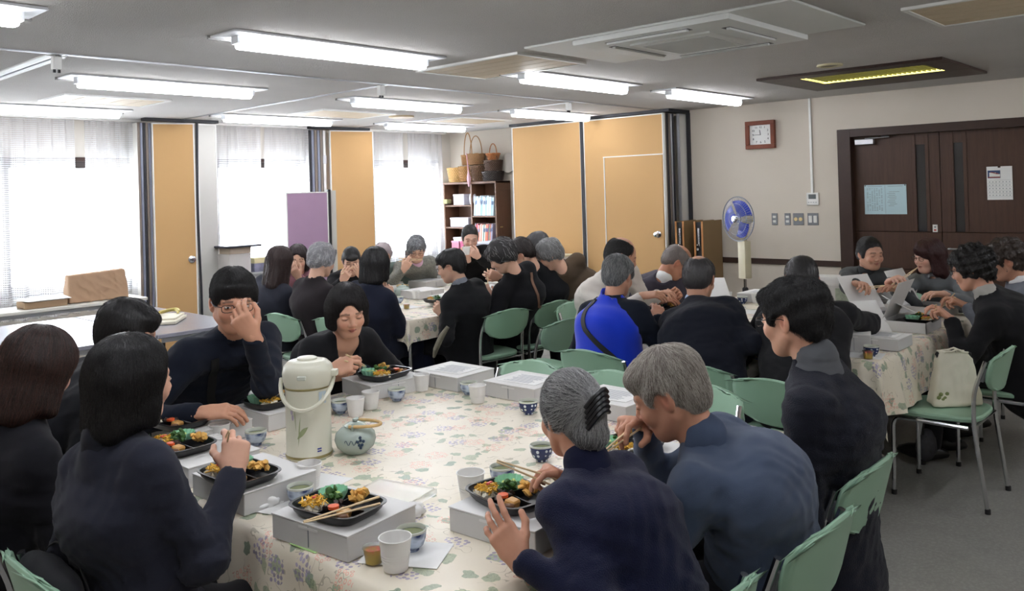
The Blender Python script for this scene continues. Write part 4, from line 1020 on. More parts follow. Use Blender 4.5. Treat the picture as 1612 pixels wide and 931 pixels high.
bm = B(); lathe(bm, [(0,.058),(.028,.056),(.034,.05),(.034,.046)], 20); obj('badge', bm, m_chrome, t).matrix_local = HUB
# ================= PEOPLE =================
def skin_mat(name, tone):
    if name in MATS: return MATS[name]
    n = NT(name); at = n.n('ShaderNodeVertexColor'); at.layer_name = 'Col'; co = n.coord()
    f = n.noise(co, 60, 3); c = n.mix(.12, at.outputs[0], n.mix(f, (.55,.28,.2), (.9,.62,.48)), 'MIX')
    n.set(Base=c, Roughness=.5, Specular=.35, SSS=.06); n.b.inputs['Subsurface Radius'].default_value = (.01,.004,.002)
    n.bump(n.noise(co, 420, 2), .12, .001); MATS[name] = n.m; return n.m
M_SKIN = skin_mat('skin', None)
def hair_mat(rgb, rough=.42, var=.35):
    name = 'hair_%d_%d_%d' % tuple(rgb)
    if name in MATS: return MATS[name]
    n = NT(name); co = n.coord(); c = srgb(rgb)
    f = n.noise(n.mapping(co, (1,1,.22)), 230, 2); g = n.noise(co, 14, 3)
    a = n.mix(n.math('ADD', n.math('MULTIPLY', f, .7), n.math('MULTIPLY', g, .3)), tuple(v*(1-var) for v in c), tuple(min(1, v*(1+var)+.003) for v in c))
    n.set(Base=a, Roughness=rough, Specular=.5); n.bump(f, .55, .003); MATS[name] = n.m; return n.m
def V3(*a): return Vector(a)
HANDP = dict(relax=[(22,28,18)]*4, flat=[(6,8,6)]*4, grip=[(38,55,35),(42,58,38),(46,60,40),(50,62,40)], chop=[(30,42,20),(40,48,25),(58,68,40),(66,72,42)],
    face=[(32,42,22),(36,50,28),(42,58,34),(50,64,40)], spread=[(-4,22,14),(4,26,16),(14,34,20),(20,40,24)], fist=[(70,90,60)]*4)
def hand_field(W, d, nb, pose, right, s, res):
    """returns vertices, faces and a grip point; nb = direction the back of the hand looks"""
    x = Vector(d).normalized(); z = Vector(nb); z = (z-x*z.dot(x)).normalized(); y = z.cross(x)
    M = Matrix(((x.x, y.x, z.x, W[0]), (x.y, y.y, z.y, W[1]), (x.z, y.z, z.z, W[2]), (0,0,0,1)))
    t = 1 if right else -1
    pts = [M @ V3(.06*s, 0, 0)]; r = .15*s
    F = Field(np.array(pts[0])-r, np.array(pts[0])+r, res); F.xf(M)
    side = M.to_3x3() @ V3(0, 1, 0)
    F.fcap((-.028*s, 0, 0), (.0, 0, 0), (.028*s, .021*s), (.027*s, .019*s), side, .01)
    F.fcap((.0, 0, 0), (.03*s, 0, 0), (.027*s, .018*s), (.036*s, .015*s), side, .02)
    F.fcap((.03*s, .0, 0), (.078*s, 0, .0), (.036*s, .015*s), (.037*s, .0115*s), side, .015)
    ys = [.030, .0105, -.0095, -.028]; Ls = [(.040,.025,.020), (.044,.028,.021), (.041,.026,.020), (.032,.020,.018)]
    rs = [.0096, .0099, .0093, .0082]; cur = HANDP[pose]
    for i in range(4):
        p = V3(.080*s-abs(i-1)*.004*s, ys[i]*t*s, .001); a = 0; sp = math.radians((1.2-i)*(7 if pose in ('spread', 'flat') else 2.5))*t
        F.cap((.045*s, ys[i]*t*s*.8, .0), p, .011*s, rs[i]*s*1.12, .012)
        for L, c, q in zip(Ls[i], cur[i], (1., .92, .84)):
            a += math.radians(c); e = p+V3(math.cos(a)*math.cos(sp), math.cos(a)*math.sin(sp), -math.sin(a))*L*s
            F.cap(p, e, rs[i]*s*q, rs[i]*s*q*.9, .0035); p = e
    tb = {'chop': (.55, .35, -.75), 'grip': (.6, .3, -.75), 'face': (.75, .35, -.5), 'flat': (.72, .68, -.1), 'relax': (.78, .45, -.42), 'spread': (.8, .58, -.25), 'fist': (.6, .1, -.8)}[pose]
    th = V3(tb[0], tb[1]*t, tb[2]).normalized(); p0 = V3(.018*s, .022*t*s, -.006*s); p1 = p0+V3(.6, .62*t, -.35).normalized()*.034*s
    p2 = p1+th*.033*s; p3 = p2+(th+V3(.35, -.45*t, -.05)).normalized()*.026*s
    F.cap(p0, p1, .0155*s, .0125*s, .014); F.cap(p1, p2, .0122*s, .0105*s, .006); F.cap(p2, p3, .0105*s, .0088*s, .003)
    V, Q = F.mesh(); grip = M @ V3(.088*s, .026*t*s, -.026*s); web = M @ V3(.045*s, .038*t*s, .004*s)
    return V, Q, grip, web
def head_prims(F, M, s, o):
    F.xf(M)
    f = o.get('fat', 1.)
    F.ell((0, -.012*s, .03*s), (.074*s, .092*s, .084*s), k=.01)
    F.ell((0, .022*s, -.022*s), (.062*s*f, .068*s, .084*s), k=.03)
    F.ell((0, .05*s, -.086*s), (.028*s*f, .026*s, .021*s), k=.035)
    for q in (-1, 1):
        F.cap((q*.052*s*f, -.002*s, -.052*s), (q*.02*s, .052*s, -.09*s), .017*s, .015*s, .03)
        F.ell((q*.036*s*f, .066*s, -.03*s), (.023*s, .018*s, .023*s), k=.02)
        F.cap((q*.042*s, .070*s, .019*s), (q*.012*s, .082*s, .016*s), .008*s, .009*s, .014)
        F.ell((q*.0315*s, .093*s, -.001*s), (.017*s, .011*s, .0095*s), k=.010, mode='cut')
        F.ell((q*.0315*s, .0775*s, -.001*s), (.0145*s, .0115*s, .0098*s), k=.003)
        F.ell((q*.011*s, .094*s, -.034*s), (.0085*s, .009*s, .007*s), k=.006)
        F.ell((q*.0745*s*min(f, 1.04), -.008*s, -.008*s), (.008*s, .019*s, .031*s), (0, 0, q*.45), k=.007)
        F.ell((q*.0785*s, -.003*s, -.002*s), (.004*s, .009*s, .016*s), (0, 0, q*.45), k=.004, mode='cut')
    F.cap((0, .083*s, .012*s), (0, .101*s, -.026*s), .0065*s, .0095*s, .010)
    F.fcap((0, .084*s, -.053*s), (0, .089*s, -.0535*s), (.021*s, .0065*s), (.012*s, .0062*s), M.to_3x3() @ V3(1,0,0), .006)
    F.fcap((0, .083*s, -.0655*s), (0, .087*s, -.0645*s), (.016*s, .0068*s), (.010*s, .0065*s), M.to_3x3() @ V3(1,0,0), .006)
    F.fcap((0, .099*s, -.0592*s), (0, .094*s, -.0592*s), (.017*s, .0017*s), (.017*s, .0017*s), M.to_3x3() @ V3(1,0,0), .002, 'cut')
    F.xf(None)
def head_paint(V, M, s, skin, o):
    P = (np.c_[V, np.ones(len(V))] @ np.array(M.inverted()).T)[:, :3]/s
    x, y, z = np.abs(P[:, 0]), P[:, 1], P[:, 2]; C = np.tile(np.array(srgb(skin)), (len(V), 1)).astype(np.float32)
    def mixc(m, c, a=1.): 
        m = (np.clip(m, 0, 1)*a)[:, None]; C[:] = C*(1-m)+np.array(srgb(c))*m
    near = (y > -.06) & (z > -.13)
    g = lambda cx, cy, cz, rx, ry, rz: np.clip(1.5-1.5*np.sqrt(((x-cx)/rx)**2+((y-cy)/ry)**2+((z-cz)/rz)**2), 0, 1)
    mixc(g(.038, .07, -.032, .026, .05, .022), (214,128,108), .35)
    mixc(g(0, .1, -.03, .016, .03, .014), (212,130,110), .3)
    mixc(g(.076, -.005, -.008, .02, .03, .035), (206,116,96), .45)
    mixc(g(0, .095, -.0585, .021, .03, .0115)*1.6, o.get('lips', (170,88,82)), .8)
    mixc((np.abs(z+.0592) < .0022)*(x < .019)*(y > .07), (96,44,42), .8)
    mixc(g(.0315, .09, .0, .019, .02, .012), (150,96,80), .35)
    arch = .0215-.6*np.maximum(x-.03, 0)**1.2+.0
    mixc(((np.abs(z-arch) < .0042-.05*np.maximum(x-.036, 0)) & (x > .013) & (x < .049) & (y > .05))*1., o.get('brow', (40,30,28)), .75)
    if o.get('stubble'): mixc(g(0, .07, -.085, .06, .07, .04), (110,92,86), .3)
    if o.get('aged'):
        w = np.sin(z*900)*(z > .035)*(z < .075)*(y > .05); mixc(np.clip(w, 0, 1), (140,96,76), .25)
    return C
# ---- hair: an implicit shell per style, given in head coordinates
def hair_prims(F, M, s, st, o):
    F.xf(M); sx = M.to_3x3() @ V3(1,0,0)
    c = lambda *a: tuple(v*s for v in a)
    big = o.get('vol', 1.)
    if st in ('bob', 'long', 'wavybob'):
        bot = {'bob': -.115, 'long': -.17, 'wavybob': -.13}[st]+o.get('len', 0)
        F.ell(c(0, -.014, .036), c(.085*big, .104*big, .089*big), k=.02)
        for q in (-1, 1):
            F.fcap(c(q*.066, .012, .02), c(q*.072*big, .012, bot+.02), (.036*s, .019*s), (.034*s, .020*s), M.to_3x3() @ V3(0,1,0), .03)
            F.fcap(c(q*.05, -.05, .0), c(q*.052*big, -.055, bot), (.04*s, .04*s), (.036*s, .034*s), sx, .04)
        F.fcap(c(0, -.07, 0), c(0, -.075*big, bot-.005), (.07*s, .04*s), (.065*s, .03*s), sx, .03)
        F.ell(c(0, .085, -.062), c(.053, .085, .098), k=.012, mode='cut')
        F.ell(c(.012, .112, .012), c(.054, .056, .066), k=.012, mode='cut')
        if o.get('fringe'): F.ell(c(0, .066, .048), c(.062, .032, .034), k=.012); F.ell(c(0, .11, -.01), c(.05, .045, .036), k=.008, mode='cut')
        F.ell(c(0, .03, bot-.02), c(.052, .08, .05+.6*abs(bot+.02)), k=.02, mode='cut')
    elif st in ('short', 'curly', 'puffy'):
        kx = {'short': .965, 'curly': 1.06, 'puffy': 1.03}[st]*big
        F.ell(c(0, -.016, .04), c(.084*kx, .103*kx, .087*kx), k=.02)
        F.ell(c(0, -.055, -.022), c(.068*kx, .052*kx, .058), k=.035)
        if o.get('fringe', 1): F.ell(c(0, .05, .068), c(.06, .042, .03), k=.02)
        for q in (-1, 1): F.ell(c(q*.07, .006, .012), c(.014*kx, .04, .03), k=.02)
        if st != 'short':
            for q in (-1, 1): F.ell(c(q*.056, -.014, -.002), c(.03, .055, .05), k=.015)
        F.ell(c(0, .10, -.03), c(.061, .072, .064), k=.012, mode='cut')
        if st == 'short' or o.get('ears', 0):
            for q in (-1, 1): F.ell(c(q*.09, .012, -.026), c(.03, .04, .05), k=.01, mode='cut')
        F.plane(c(0, 0, -.078+o.get('crop', 0)), (0, .25, -1), .01)
    elif st in ('bald', 'thin'):
        F.ell(c(0, -.016, .028), c(.081, .099, .088), k=.02); F.ell(c(0, -.055, -.02), c(.066, .05, .056), k=.03)
        F.ell(c(0, .095, .0), c(.064, .085, .12), k=.012, mode='cut')
        for q in (-1, 1): F.ell(c(q*.088, .01, -.028), c(.026, .034, .042), k=.01, mode='cut')
        tp = (.052, .1, .05) if st == 'bald' else (.036, .052, .042)
        F.ell(c(0, .01 if st == 'bald' else -.045, .118), c(*tp), k=.012, mode='cut')
        F.plane(c(0, 0, -.075), (0, .25, -1), .01)
    elif st in ('bun', 'updo', 'tied'):
        F.ell(c(0, -.016, .035), c(.079*big, .097*big, .084*big), k=.02); F.ell(c(0, -.06, -.025), c(.06, .048, .05), k=.035)
        F.ell(c(0, .100, -.024), c(.058, .07, .086), k=.015, mode='cut')
        for q in (-1, 1): F.ell(c(q*.054, -.014, .0), c(.027, .055, .05), k=.015)
        for q in (-1, 1): F.ell(c(q*.088, -.002, -.024), c(.017, .02, .032), k=.006, mode='cut')
        if o.get('fringe'): F.ell(c(0, .068, .054), c(.056, .03, .028), k=.015)
        F.plane(c(0, 0, -.085), (0, .2, -1), .01)
        if st == 'bun': F.ell(c(0, -.112, .03), c(.034, .028, .032), k=.012)
        if st == 'tied': F.ell(c(0, -.108, -.02), c(.032, .026, .04), k=.015)
        if st == 'updo':
            F.fcap(c(.012, -.112, .03), c(-.006, -.098, -.075), (.036*s, .02*s), (.022*s, .014*s), sx, .012)
            F.ell(c(.0, -.09, -.07), c(.05, .03, .035), k=.02)
    F.xf(None)
def strands(F, V, n, L, flow, rad, m, parent, jit=.25, lift=.0015, steps=8, seed=0, name='hair_strands', free=0.):
    rs = np.random.RandomState(seed); P = V[rs.randint(0, len(V), n)].astype(np.float64)+rs.normal(0, .0015, (n, 3))
    Ls = L*rs.uniform(.55, 1.15, n); J = rs.normal(0, jit, (n, 3)); out = [P.copy()]
    for k in range(steps-1):
        g = F.grad(P); fl = flow(P)+J; t = fl-g*(fl*g).sum(1, keepdims=True); ln = np.linalg.norm(t, axis=1, keepdims=True)
        t = np.where(ln > .15, t/(ln+1e-9), t*3)
        if free: t = t+g*free*(k/steps)
        P = P+t*(Ls/(steps-1))[:, None]
        D = F.sample(P); off = lift*(1+k*.35); corr = np.clip(D-off, -.01, .01)*(1 if not free else .45)
        P = P-g*corr[:, None]; out.append(P.copy())
    A = np.stack(out, 1).astype(np.float32)
    hc = bpy.data.hair_curves.new(name); hc.add_curves([steps]*n); hc.attributes['position'].data.foreach_set('vector', A.ravel())
    at = hc.attributes.get('radius') or hc.attributes.new('radius', 'FLOAT', 'POINT'); r = np.tile(rad*np.linspace(1, .35, steps), n).astype(np.float32); at.data.foreach_set('value', r)
    hc.materials.append(m); o = bpy.data.objects.new(name, hc); COL.objects.link(o); o.parent = parent; o['kind'] = 'stuff'; return o
def ik(S, W, L1, L2, hint):
    d = W-S; D = d.length
    if D > (L1+L2)*.985: q = D/((L1+L2)*.985); L1 *= q; L2 *= q
    u = d.normalized(); a = (L1*L1-L2*L2+D*D)/(2*D); h = math.sqrt(max(L1*L1-a*a, 0)); hv = Vector(hint); hv = hv-u*hv.dot(u)
    hv = hv.normalized() if hv.length > 1e-4 else u.orthogonal()
    return S+u*a+hv*h
PEOPLE = {}
def person(key, label, hip, face, head, hy, hp=10, hr=0, s=1., q=1, hair='short', haircol=(30,27,28), skin=(216,172,148), top=None, topcol=(30,32,38), bottom=(28,28,32),
           L=None, R=None, o={}, coat=0., wide=1.0, collar=None, seat=.44, lean=None, stand=False, hs=1., bulge=0., vneck=False, nstr=None, eh=None, shoes=(24,22,22), torsok=1., legs=True, elbowL=None, elbowR=None):
    """q = quality (2 close-up, 1 middle, 0 far)"""
    rnd = random.Random(key); seed = abs(sum(ord(c)*(i+3) for i, c in enumerate(key)))
    a = math.radians(face); fw = V3(math.cos(a), math.sin(a), 0); lf = V3(-fw.y, fw.x, 0); up = V3(0,0,1)
    hd = Vector(head); Rz = Matrix.Rotation(math.radians(hy-90), 4, 'Z')
    Mh = Matrix.Translation(hd) @ Rz @ Matrix.Rotation(math.radians(-hp), 4, 'X') @ Matrix.Rotation(math.radians(hr), 4, 'Y')
    Mn = Matrix.Translation(hd) @ Rz @ Matrix.Rotation(math.radians(-hp*.6), 4, 'X')
    S_ = s; hsz = s*hs
    P0 = V3(hip[0], hip[1], seat+.085); N = Mn @ V3(0, -.05*hsz, -.150*hsz)
    sp = (N-P0).normalized(); side = (lf-sp*lf.dot(sp)).normalized()
    bk = side.cross(sp)  # points backwards or forwards
    if bk.dot(fw) > 0: bk = -bk
    Wt = P0.lerp(N, .33)+bk*.03*s+bk*bulge*.4; Cc = P0.lerp(N, .66)+bk*.045*s+bk*bulge
    root = thing('person', label, 'person', (round(hip[0], 3), round(hip[1], 3), 0)); inv = Matrix.Translation((-hip[0], -hip[1], 0))
    def put(o_): o_.matrix_local = inv.copy(); return o_
    w = wide
    Sh = {}; El = {}; Wr = {}; Hd = {}
    for k, sg, H, eh_ in (('L', 1, L, elbowL), ('R', -1, R, elbowR)):
        Sh[k] = N-sp*.062*s+side*sg*.15*s*w+bk*.012
        if H is None:
            Hp = P0+fw*.28*s+lf*sg*.1*s+up*.05; H = dict(p=Hp, d=fw-lf*sg*.5-up*.2, n=up, pose='relax', hidden=True)
        d = Vector(H.get('d', (fw-lf*sg*.3-up*.2))).normalized(); p = Vector(H['p']); Wr[k] = p-d*.07*s; hint = eh_ or (lf*sg*.55-up*.9+bk*.25)
        Sh[k] = Sh[k]+(Wr[k]-Sh[k]).normalized()*.022*s
        El[k] = ik(Sh[k], Wr[k], .275*s, .245*s, hint); u_ = (Wr[k]-El[k]).normalized()
        if d.dot(u_) < .75: d = (d+u_*.75).normalized(); Wr[k] = p-d*.07*s; El[k] = ik(Sh[k], Wr[k], .275*s, .245*s, hint)
        Hd[k] = (H, d)
    # ---- clothing for the upper body
    res = {2: .0085, 1: .012, 0: .016}[q]
    pts = [P0, N, Wt, Cc]+list(Sh.values())+list(El.values())+list(Wr.values()); lo = np.min([np.array(p) for p in pts], 0)-.2*s; hi = np.max([np.array(p) for p in pts], 0)+.17*s
    zlow = P0.z-.12-coat; lo[2] = max(.03, zlow-.03) if coat else P0.z-.14
    th = .006 if q else .008
    F = Field(lo, hi, res); k_ = .05*s; tk = torsok
    F.fcap(P0-up*.02, Wt, (.188*s*w, .138*s*tk), (.176*s*w, .130*s*tk), side, k_)
    F.fcap(Wt, Cc, (.176*s*w, .130*s*tk), (.186*s*w, .128*s*tk), side, k_)
    F.fcap(Cc, N-sp*.07*s, (.184*s*w, .120*s*tk), (.135*s*w, .075*s*tk), side, .07*s)
    for k, sg in (('L', 1), ('R', -1)):
        F.cap(N-sp*.045*s+side*sg*.03*s, Sh[k], .055*s, .058*s, .06*s)
        F.cap(Sh[k], El[k], .062*s, .052*s, .045*s); F.cap(El[k], Wr[k]+(El[k]-Wr[k]).normalized()*.022*s, .052*s, .039*s, .025*s)
    F.cap(N-sp*.05*s, N+sp*.004*s, .082*s, .062*s, .03*s)
    if o.get('seam'):
        for k, sg in (('L', 1), ('R', -1)): F.seam(Sh[k]-side*sg*.035*s, side*sg+(El[k]-Sh[k]).normalized()*.35, Sh[k], .13*s, .004)
    if coat:
        F.fcap(P0, P0-up*coat*.5+bk*.03, (.19*s*w, .15*s), (.2*s*w, .15*s), side, .05); F.fcap(P0-up*coat*.5+bk*.03, P0-up*coat+bk*.05, (.2*s*w, .13*s), (.17*s*w, .08*s), side, .04)
        for sg in (-1, 1): F.cap(P0+lf*sg*.09*s, P0+fw*.36*s+lf*sg*.11*s-up*.01, .1*s, .085*s, .05); F.cap(P0+fw*.36*s+lf*sg*.11*s-up*.01, P0+fw*.4*s+lf*sg*.12*s-up*min(coat, .28), .085*s, .09*s, .05)
    else:
        F.fcap(P0-up*.02, P0-up*.055+bk*.01, (.182*s*w, .132*s), (.18*s*w, .13*s), side, .03)
        F.plane(P0-up*.1, -up, .02)
    F.wobble(.0045*s, 15, seed, (1, 1, 1.3))
    # creases that run round the sleeves and across the back
    if q: F.wobble(.0022*s, 42, seed+5, (.6, .6, 1.6))
    F.crease([(El[k], .12*s, .011) for k in 'LR']+[(Sh[k]-sp*.09*s-side*(.03 if k == 'L' else -.03), .13*s, .009) for k in 'LR']+[(Cc+bk*.11*s+side*.06, .16*s, .005), (Wt+bk*.1*s-side*.07, .17*s, .007), (P0+up*.08, .22*s, .010), (Sh['L'].lerp(El['L'], .5), .09*s, .005), (Sh['R'].lerp(El['R'], .5), .09*s, .005), (Wr['L'], .09, .004), (Wr['R'], .09, .004)], 78/s, seed)
    # neck opening and sleeve cuffs
    F.cap(N+sp*.055*s, N+sp*.055*s+(hd-N).normalized()*.1*s, .052*s, .07*s, .006, 'cut')
    if vneck:
        c0 = N+sp*.05*s-bk*.05*s; c1 = N-sp*.19*s-bk*.15*s
        F.cap(c0, c1, .068*s, .012*s, .008, 'cut')
    for k in 'LR':
        u = (Wr[k]-El[k]).normalized(); F.cap(Wr[k]+u*.03*s, Wr[k]+u*.07*s, .042*s, .045*s, .004, 'cut')
    V, Q = F.mesh(); tm = top or fabric('cloth_%d_%d_%d' % tuple(topcol), topcol)
    tn = o.get('topname', 'jacket'); tobj = put(obj_np(tn, V, Q, tm, root)); PEOPLE[key] = dict(root=root, N=N, sp=sp, side=side, bk=bk, Sh=Sh, El=El, Wr=Wr, Mh=Mh, P0=P0, F=F, inv=inv, s=s, fw=fw, lf=lf, put=put, top=tobj, Cc=Cc, Wt=Wt)
    # ---- legs
    if legs:
        lo = np.array(P0)-.25; hi = np.array(P0+fw*.5)+.25
        pts = [P0-lf*.2, P0+lf*.2, P0+fw*.47-lf*.2, P0+fw*.47+lf*.2]; lo = np.min([np.array(p) for p in pts], 0)-.12; hi = np.max([np.array(p) for p in pts], 0)+.12; lo[2] = .0
        G = Field(lo, hi, .017); kn = {}
        G.fcap(P0-up*.01+bk*.0, P0+fw*.05-up*.01, (.172*s*w, .1*s), (.165*s*w, .095*s), lf, .04)
        for sg in (-1, 1):
            kn[sg] = P0+fw*.40*s+lf*sg*.105*s-up*.01; an = kn[sg]+fw*(.03 if sg > 0 else -.05)-up*(kn[sg].z-.085)
            G.cap(P0+lf*sg*.09*s-up*.01, kn[sg], .088*s, .064*s, .05)
            if not o.get('skirt'): G.cap(kn[sg], an, .062*s, .046*s, .03)
        if o.get('skirt'):
            G.fcap((kn[1]+kn[-1])/2, (kn[1]+kn[-1])/2-up*.3, (.19*s, .09*s), (.24*s, .13*s), lf, .05)
        G.wobble(.004, 22, seed+2); V, Q = G.mesh(); put(obj_np('skirt' if o.get('skirt') else 'trousers', V, Q, fabric('cloth_%d_%d_%d' % tuple(bottom), bottom), root))
        for sg in (-1, 1):
            an = kn[sg]+fw*(.03 if sg > 0 else -.05); c = V3(an.x, an.y, 0)+fw*.05
            bm = B(); blob(bm, (0, 0, .045), (.14*s, .048*s, .045), 2); 
            for v in bm.verts: v.co.z = max(v.co.z, .003); v.co.y *= 1-.25*max(0, -v.co.x/.14)
            so = obj('shoe', bm, plain('shoe_%d' % shoes[0], shoes, .4), root); so.matrix_local = inv @ Matrix.Translation(c) @ Matrix.Rotation(a, 4, 'Z')
    # ---- the body itself: head, neck, chest, arms and hands in one mesh
    VV, QQ, CC = [], [], []; nv = 0
    def addm(V, Q, C=None):
        nonlocal nv
        if len(V) == 0: return
        VV.append(V); QQ.append(Q+nv); CC.append(C if C is not None else np.tile(np.array(srgb(o.get('handskin', skin)), dtype=np.float32), (len(V), 1))); nv += len(V)
    hres = {2: .0026, 1: .0042, 0: .006}[q] if not o.get('hres') else o['hres']
    pts = [np.array(hd), np.array(N)]; lo = np.min(pts, 0)-.125*s; hi = np.max(pts, 0)+.125*s; lo[2] = N.z-(.22 if vneck else .05)*s
    Hf = Field(lo, hi, hres); head_prims(Hf, Mh, hsz, o)
    Hf.cap(Mh @ V3(0, -.022*hsz, -.06*hsz), N-sp*.01, .051*s*o.get('neck', 1), .054*s*o.get('neck', 1), .018)
    for sg in (-1, 1): Hf.cap(Mh @ V3(sg*.045*hsz, -.035*hsz, -.05*hsz), N-bk*.05*s-sp*.01*s+side*(-sg)*.0, .012*s, .010*s, .02)
    if vneck: Hf.fcap(N-sp*.02*s-bk*.01, N-sp*.2*s-bk*.0, (.09*s, .05*s), (.12*s, .098*s), side, .03)
    V, Q = Hf.mesh(); addm(V, Q, head_paint(V, Mh, hsz, skin, o))
    Bf = Field(np.min([np.array(p) for p in (P0, N, Wt, Cc, *Sh.values(), *El.values(), *Wr.values())], 0)-.12, np.max([np.array(p) for p in (P0, N, *Sh.values(), *El.values(), *Wr.values())], 0)+.1, .022)
    Bf.fcap(P0, Wt, (.13*s*w, .085*s), (.12*s*w, .08*s), side, .03); Bf.fcap(Wt, Cc, (.12*s*w, .08*s), (.13*s*w, .085*s), side, .03); Bf.fcap(Cc, N-sp*.09*s, (.125*s, .08*s), (.06*s, .045*s), side, .03); Bf.cap(N-sp*.1*s, N, .045*s, .045*s, .02)
    for k in 'LR': Bf.cap(N-sp*.07*s, Sh[k], .035*s, .04*s, .02); Bf.cap(Sh[k], El[k], .04*s, .034*s, .02); Bf.cap(El[k], Wr[k]-(Wr[k]-El[k]).normalized()*.03, .034*s, .025*s, .02)
    V, Q = Bf.mesh(); addm(V, Q)
    info = PEOPLE[key]; info['grip'] = {}; info['web'] = {}
    for k in 'LR':
        H, d = Hd[k]
        if H.get('hidden'): continue
        rr = H.get('res', {2: .003, 1: .0042, 0: .0052}[q]); n_ = H.get('n') or (up-d*up.dot(d))
        V, Q, g, wb = hand_field(Wr[k], d, n_, H.get('pose', 'relax'), k == 'R', s*.96, rr); addm(V, Q); info['grip'][k] = g; info['web'][k] = wb
        # wrist bridge inside the cuff
        Wf = Field(np.minimum(Wr[k], El[k])-.06, np.maximum(Wr[k], El[k])+.06, .007); Wf.cap(El[k].lerp(Wr[k], .5), Wr[k], .031*s, .0245*s, .0); V, Q = Wf.mesh(); addm(V, Q)
    body = put(obj_np('body', np.concatenate(VV), np.concatenate(QQ), M_SKIN, root, np.concatenate(CC)))
    # ---- lashes and eyes
    mk = plain('lash', (30,22,22), .6)
    bm = B()
    for sg in (-1, 1):
        if o.get('open'):
            pass
        zl = -.0042 if not o.get('open') else .0045
        pp = [Mh @ V3(sg*(.0315+t_*.0135)*hsz, (.0885-.0045*t_*t_-.003*max(0, t_))*hsz+.0008, (zl+(.0028 if not o.get('open') else -.0025)*t_*t_)*hsz) for t_ in np.linspace(-1, 1, 7)]
        tube(bm, pp, [.0007*hsz*(1+.6*(1-abs(t_))) for t_ in np.linspace(-1, 1, 7)], 5)
    put(obj('eyelashes', bm, mk, root))
    if o.get('open'):
        bm = B(); bm2 = B()
        for sg in (-1, 1):
            blob(bm, (0,0,0), (.0115*hsz, .004*hsz, .0042*hsz), 2)
            bmesh.ops.transform(bm, matrix=Mh @ Matrix.Translation((sg*.0315*hsz, .0865*hsz, 0)), verts=bm.verts[-42*1:]) if False else None
        bm.free(); bm = B()
        for sg in (-1, 1):
            g_ = bmesh.ops.create_icosphere(bm, subdivisions=2, radius=1, matrix=Mh @ Matrix.Translation((sg*.0315*hsz, .0862*hsz, .0)) @ Matrix.Diagonal((.0115*hsz, .0040*hsz, .0042*hsz, 1)))
            lk = o.get('look', 0)
            g_ = bmesh.ops.create_icosphere(bm2, subdivisions=2, radius=1, matrix=Mh @ Matrix.Translation(((sg*.0315+lk*.004)*hsz, .0885*hsz, .0)) @ Matrix.Diagonal((.0046*hsz, .0026*hsz, .0042*hsz, 1)))
        e = put(obj('eye', bm, plain('eye_white', (214,206,198), .25), root)); ir = obj('iris', bm2, plain('iris_dark', (34,22,18), .15), e); ir.matrix_local = Matrix()
    # ---- hair
    if hair:
        hrs = {2: .004, 1: .0055, 0: .0065}[q]; ext = .14+(.1 if hair in ('bob', 'long', 'wavybob') else 0)
        Hr = Field(np.array(hd)-ext*hsz, np.array(hd)+.17*hsz, hrs); hair_prims(Hr, Mh, hsz, hair, o)
        amp = {'curly': .0075, 'puffy': .004, 'wavybob': .004}.get(hair, .0016)*o.get('hwob', 1); fr = {'curly': 75, 'puffy': 60, 'wavybob': 40}.get(hair, 38)
        Hr.wobble(amp, fr, seed+3, (1, 1, .6 if hair != 'curly' else 1))
        V, Q = Hr.mesh(); hm = hair_mat(haircol, o.get('hrough', .42), o.get('hvar', .35)); ho = put(obj_np('hair', V, Q, hm, root))
        ns = nstr if nstr is not None else {2: 6500, 1: 3000, 0: 900}[q]
        if ns and len(V):
            Lh = {'bob': .09, 'long': .12, 'wavybob': .08, 'short': .04, 'curly': .035, 'puffy': .05, 'bald': .03, 'thin': .03, 'bun': .06, 'updo': .07, 'tied': .06}[hair]*s
            crown = np.array(Mh @ V3(0, -.04*hsz, .12*hsz)); bunp = np.array(Mh @ V3(0, -.11*hsz, .02*hsz)); fwd_ = np.array(Mh.to_3x3() @ V3(0, 1, 0)); dn = np.array(Mh.to_3x3() @ V3(0, 0, -1))
            if hair in ('bun', 'updo', 'tied'): fl = lambda P: (bunp-P)/(np.linalg.norm(bunp-P, axis=1, keepdims=True)+1e-6)
            elif hair in ('bob', 'long', 'wavybob'): fl = lambda P: dn*1.1+.35*(P-crown)/(np.linalg.norm(P-crown, axis=1, keepdims=True)+1e-6)
            else: fl = lambda P: dn*.6+.9*(P-crown)/(np.linalg.norm(P-crown, axis=1, keepdims=True)+1e-6)
            sm = hair_mat(o.get('strandcol', haircol), .36, .4); jt = {'curly': 1.1, 'puffy': .5, 'short': .3}.get(hair, .16)*o.get('jit', 1)
            so = strands(Hr, V, ns, Lh, fl, {2: .0005, 1: .0008, 0: .0011}[q]*s, sm, ho, jt, .0012, 8, seed, free={'short': .4, 'curly': .7, 'puffy': .4}.get(hair, .0)*o.get('free', 1.))
            so.matrix_local = Matrix()
            if o.get('grey2'):   # lighter strands mixed in
                so = strands(Hr, V, int(ns*o.get('g2n', .45)), Lh, fl, {2: .00042, 1: .0007, 0: .0011}[q]*s, hair_mat(o['grey2'], .4, .2), ho, jt, .0018, 8, seed+9, free={'short': .4, 'curly': .7, 'puffy': .4}.get(hair, .0)*o.get('free', 1.)); so.matrix_local = Matrix()
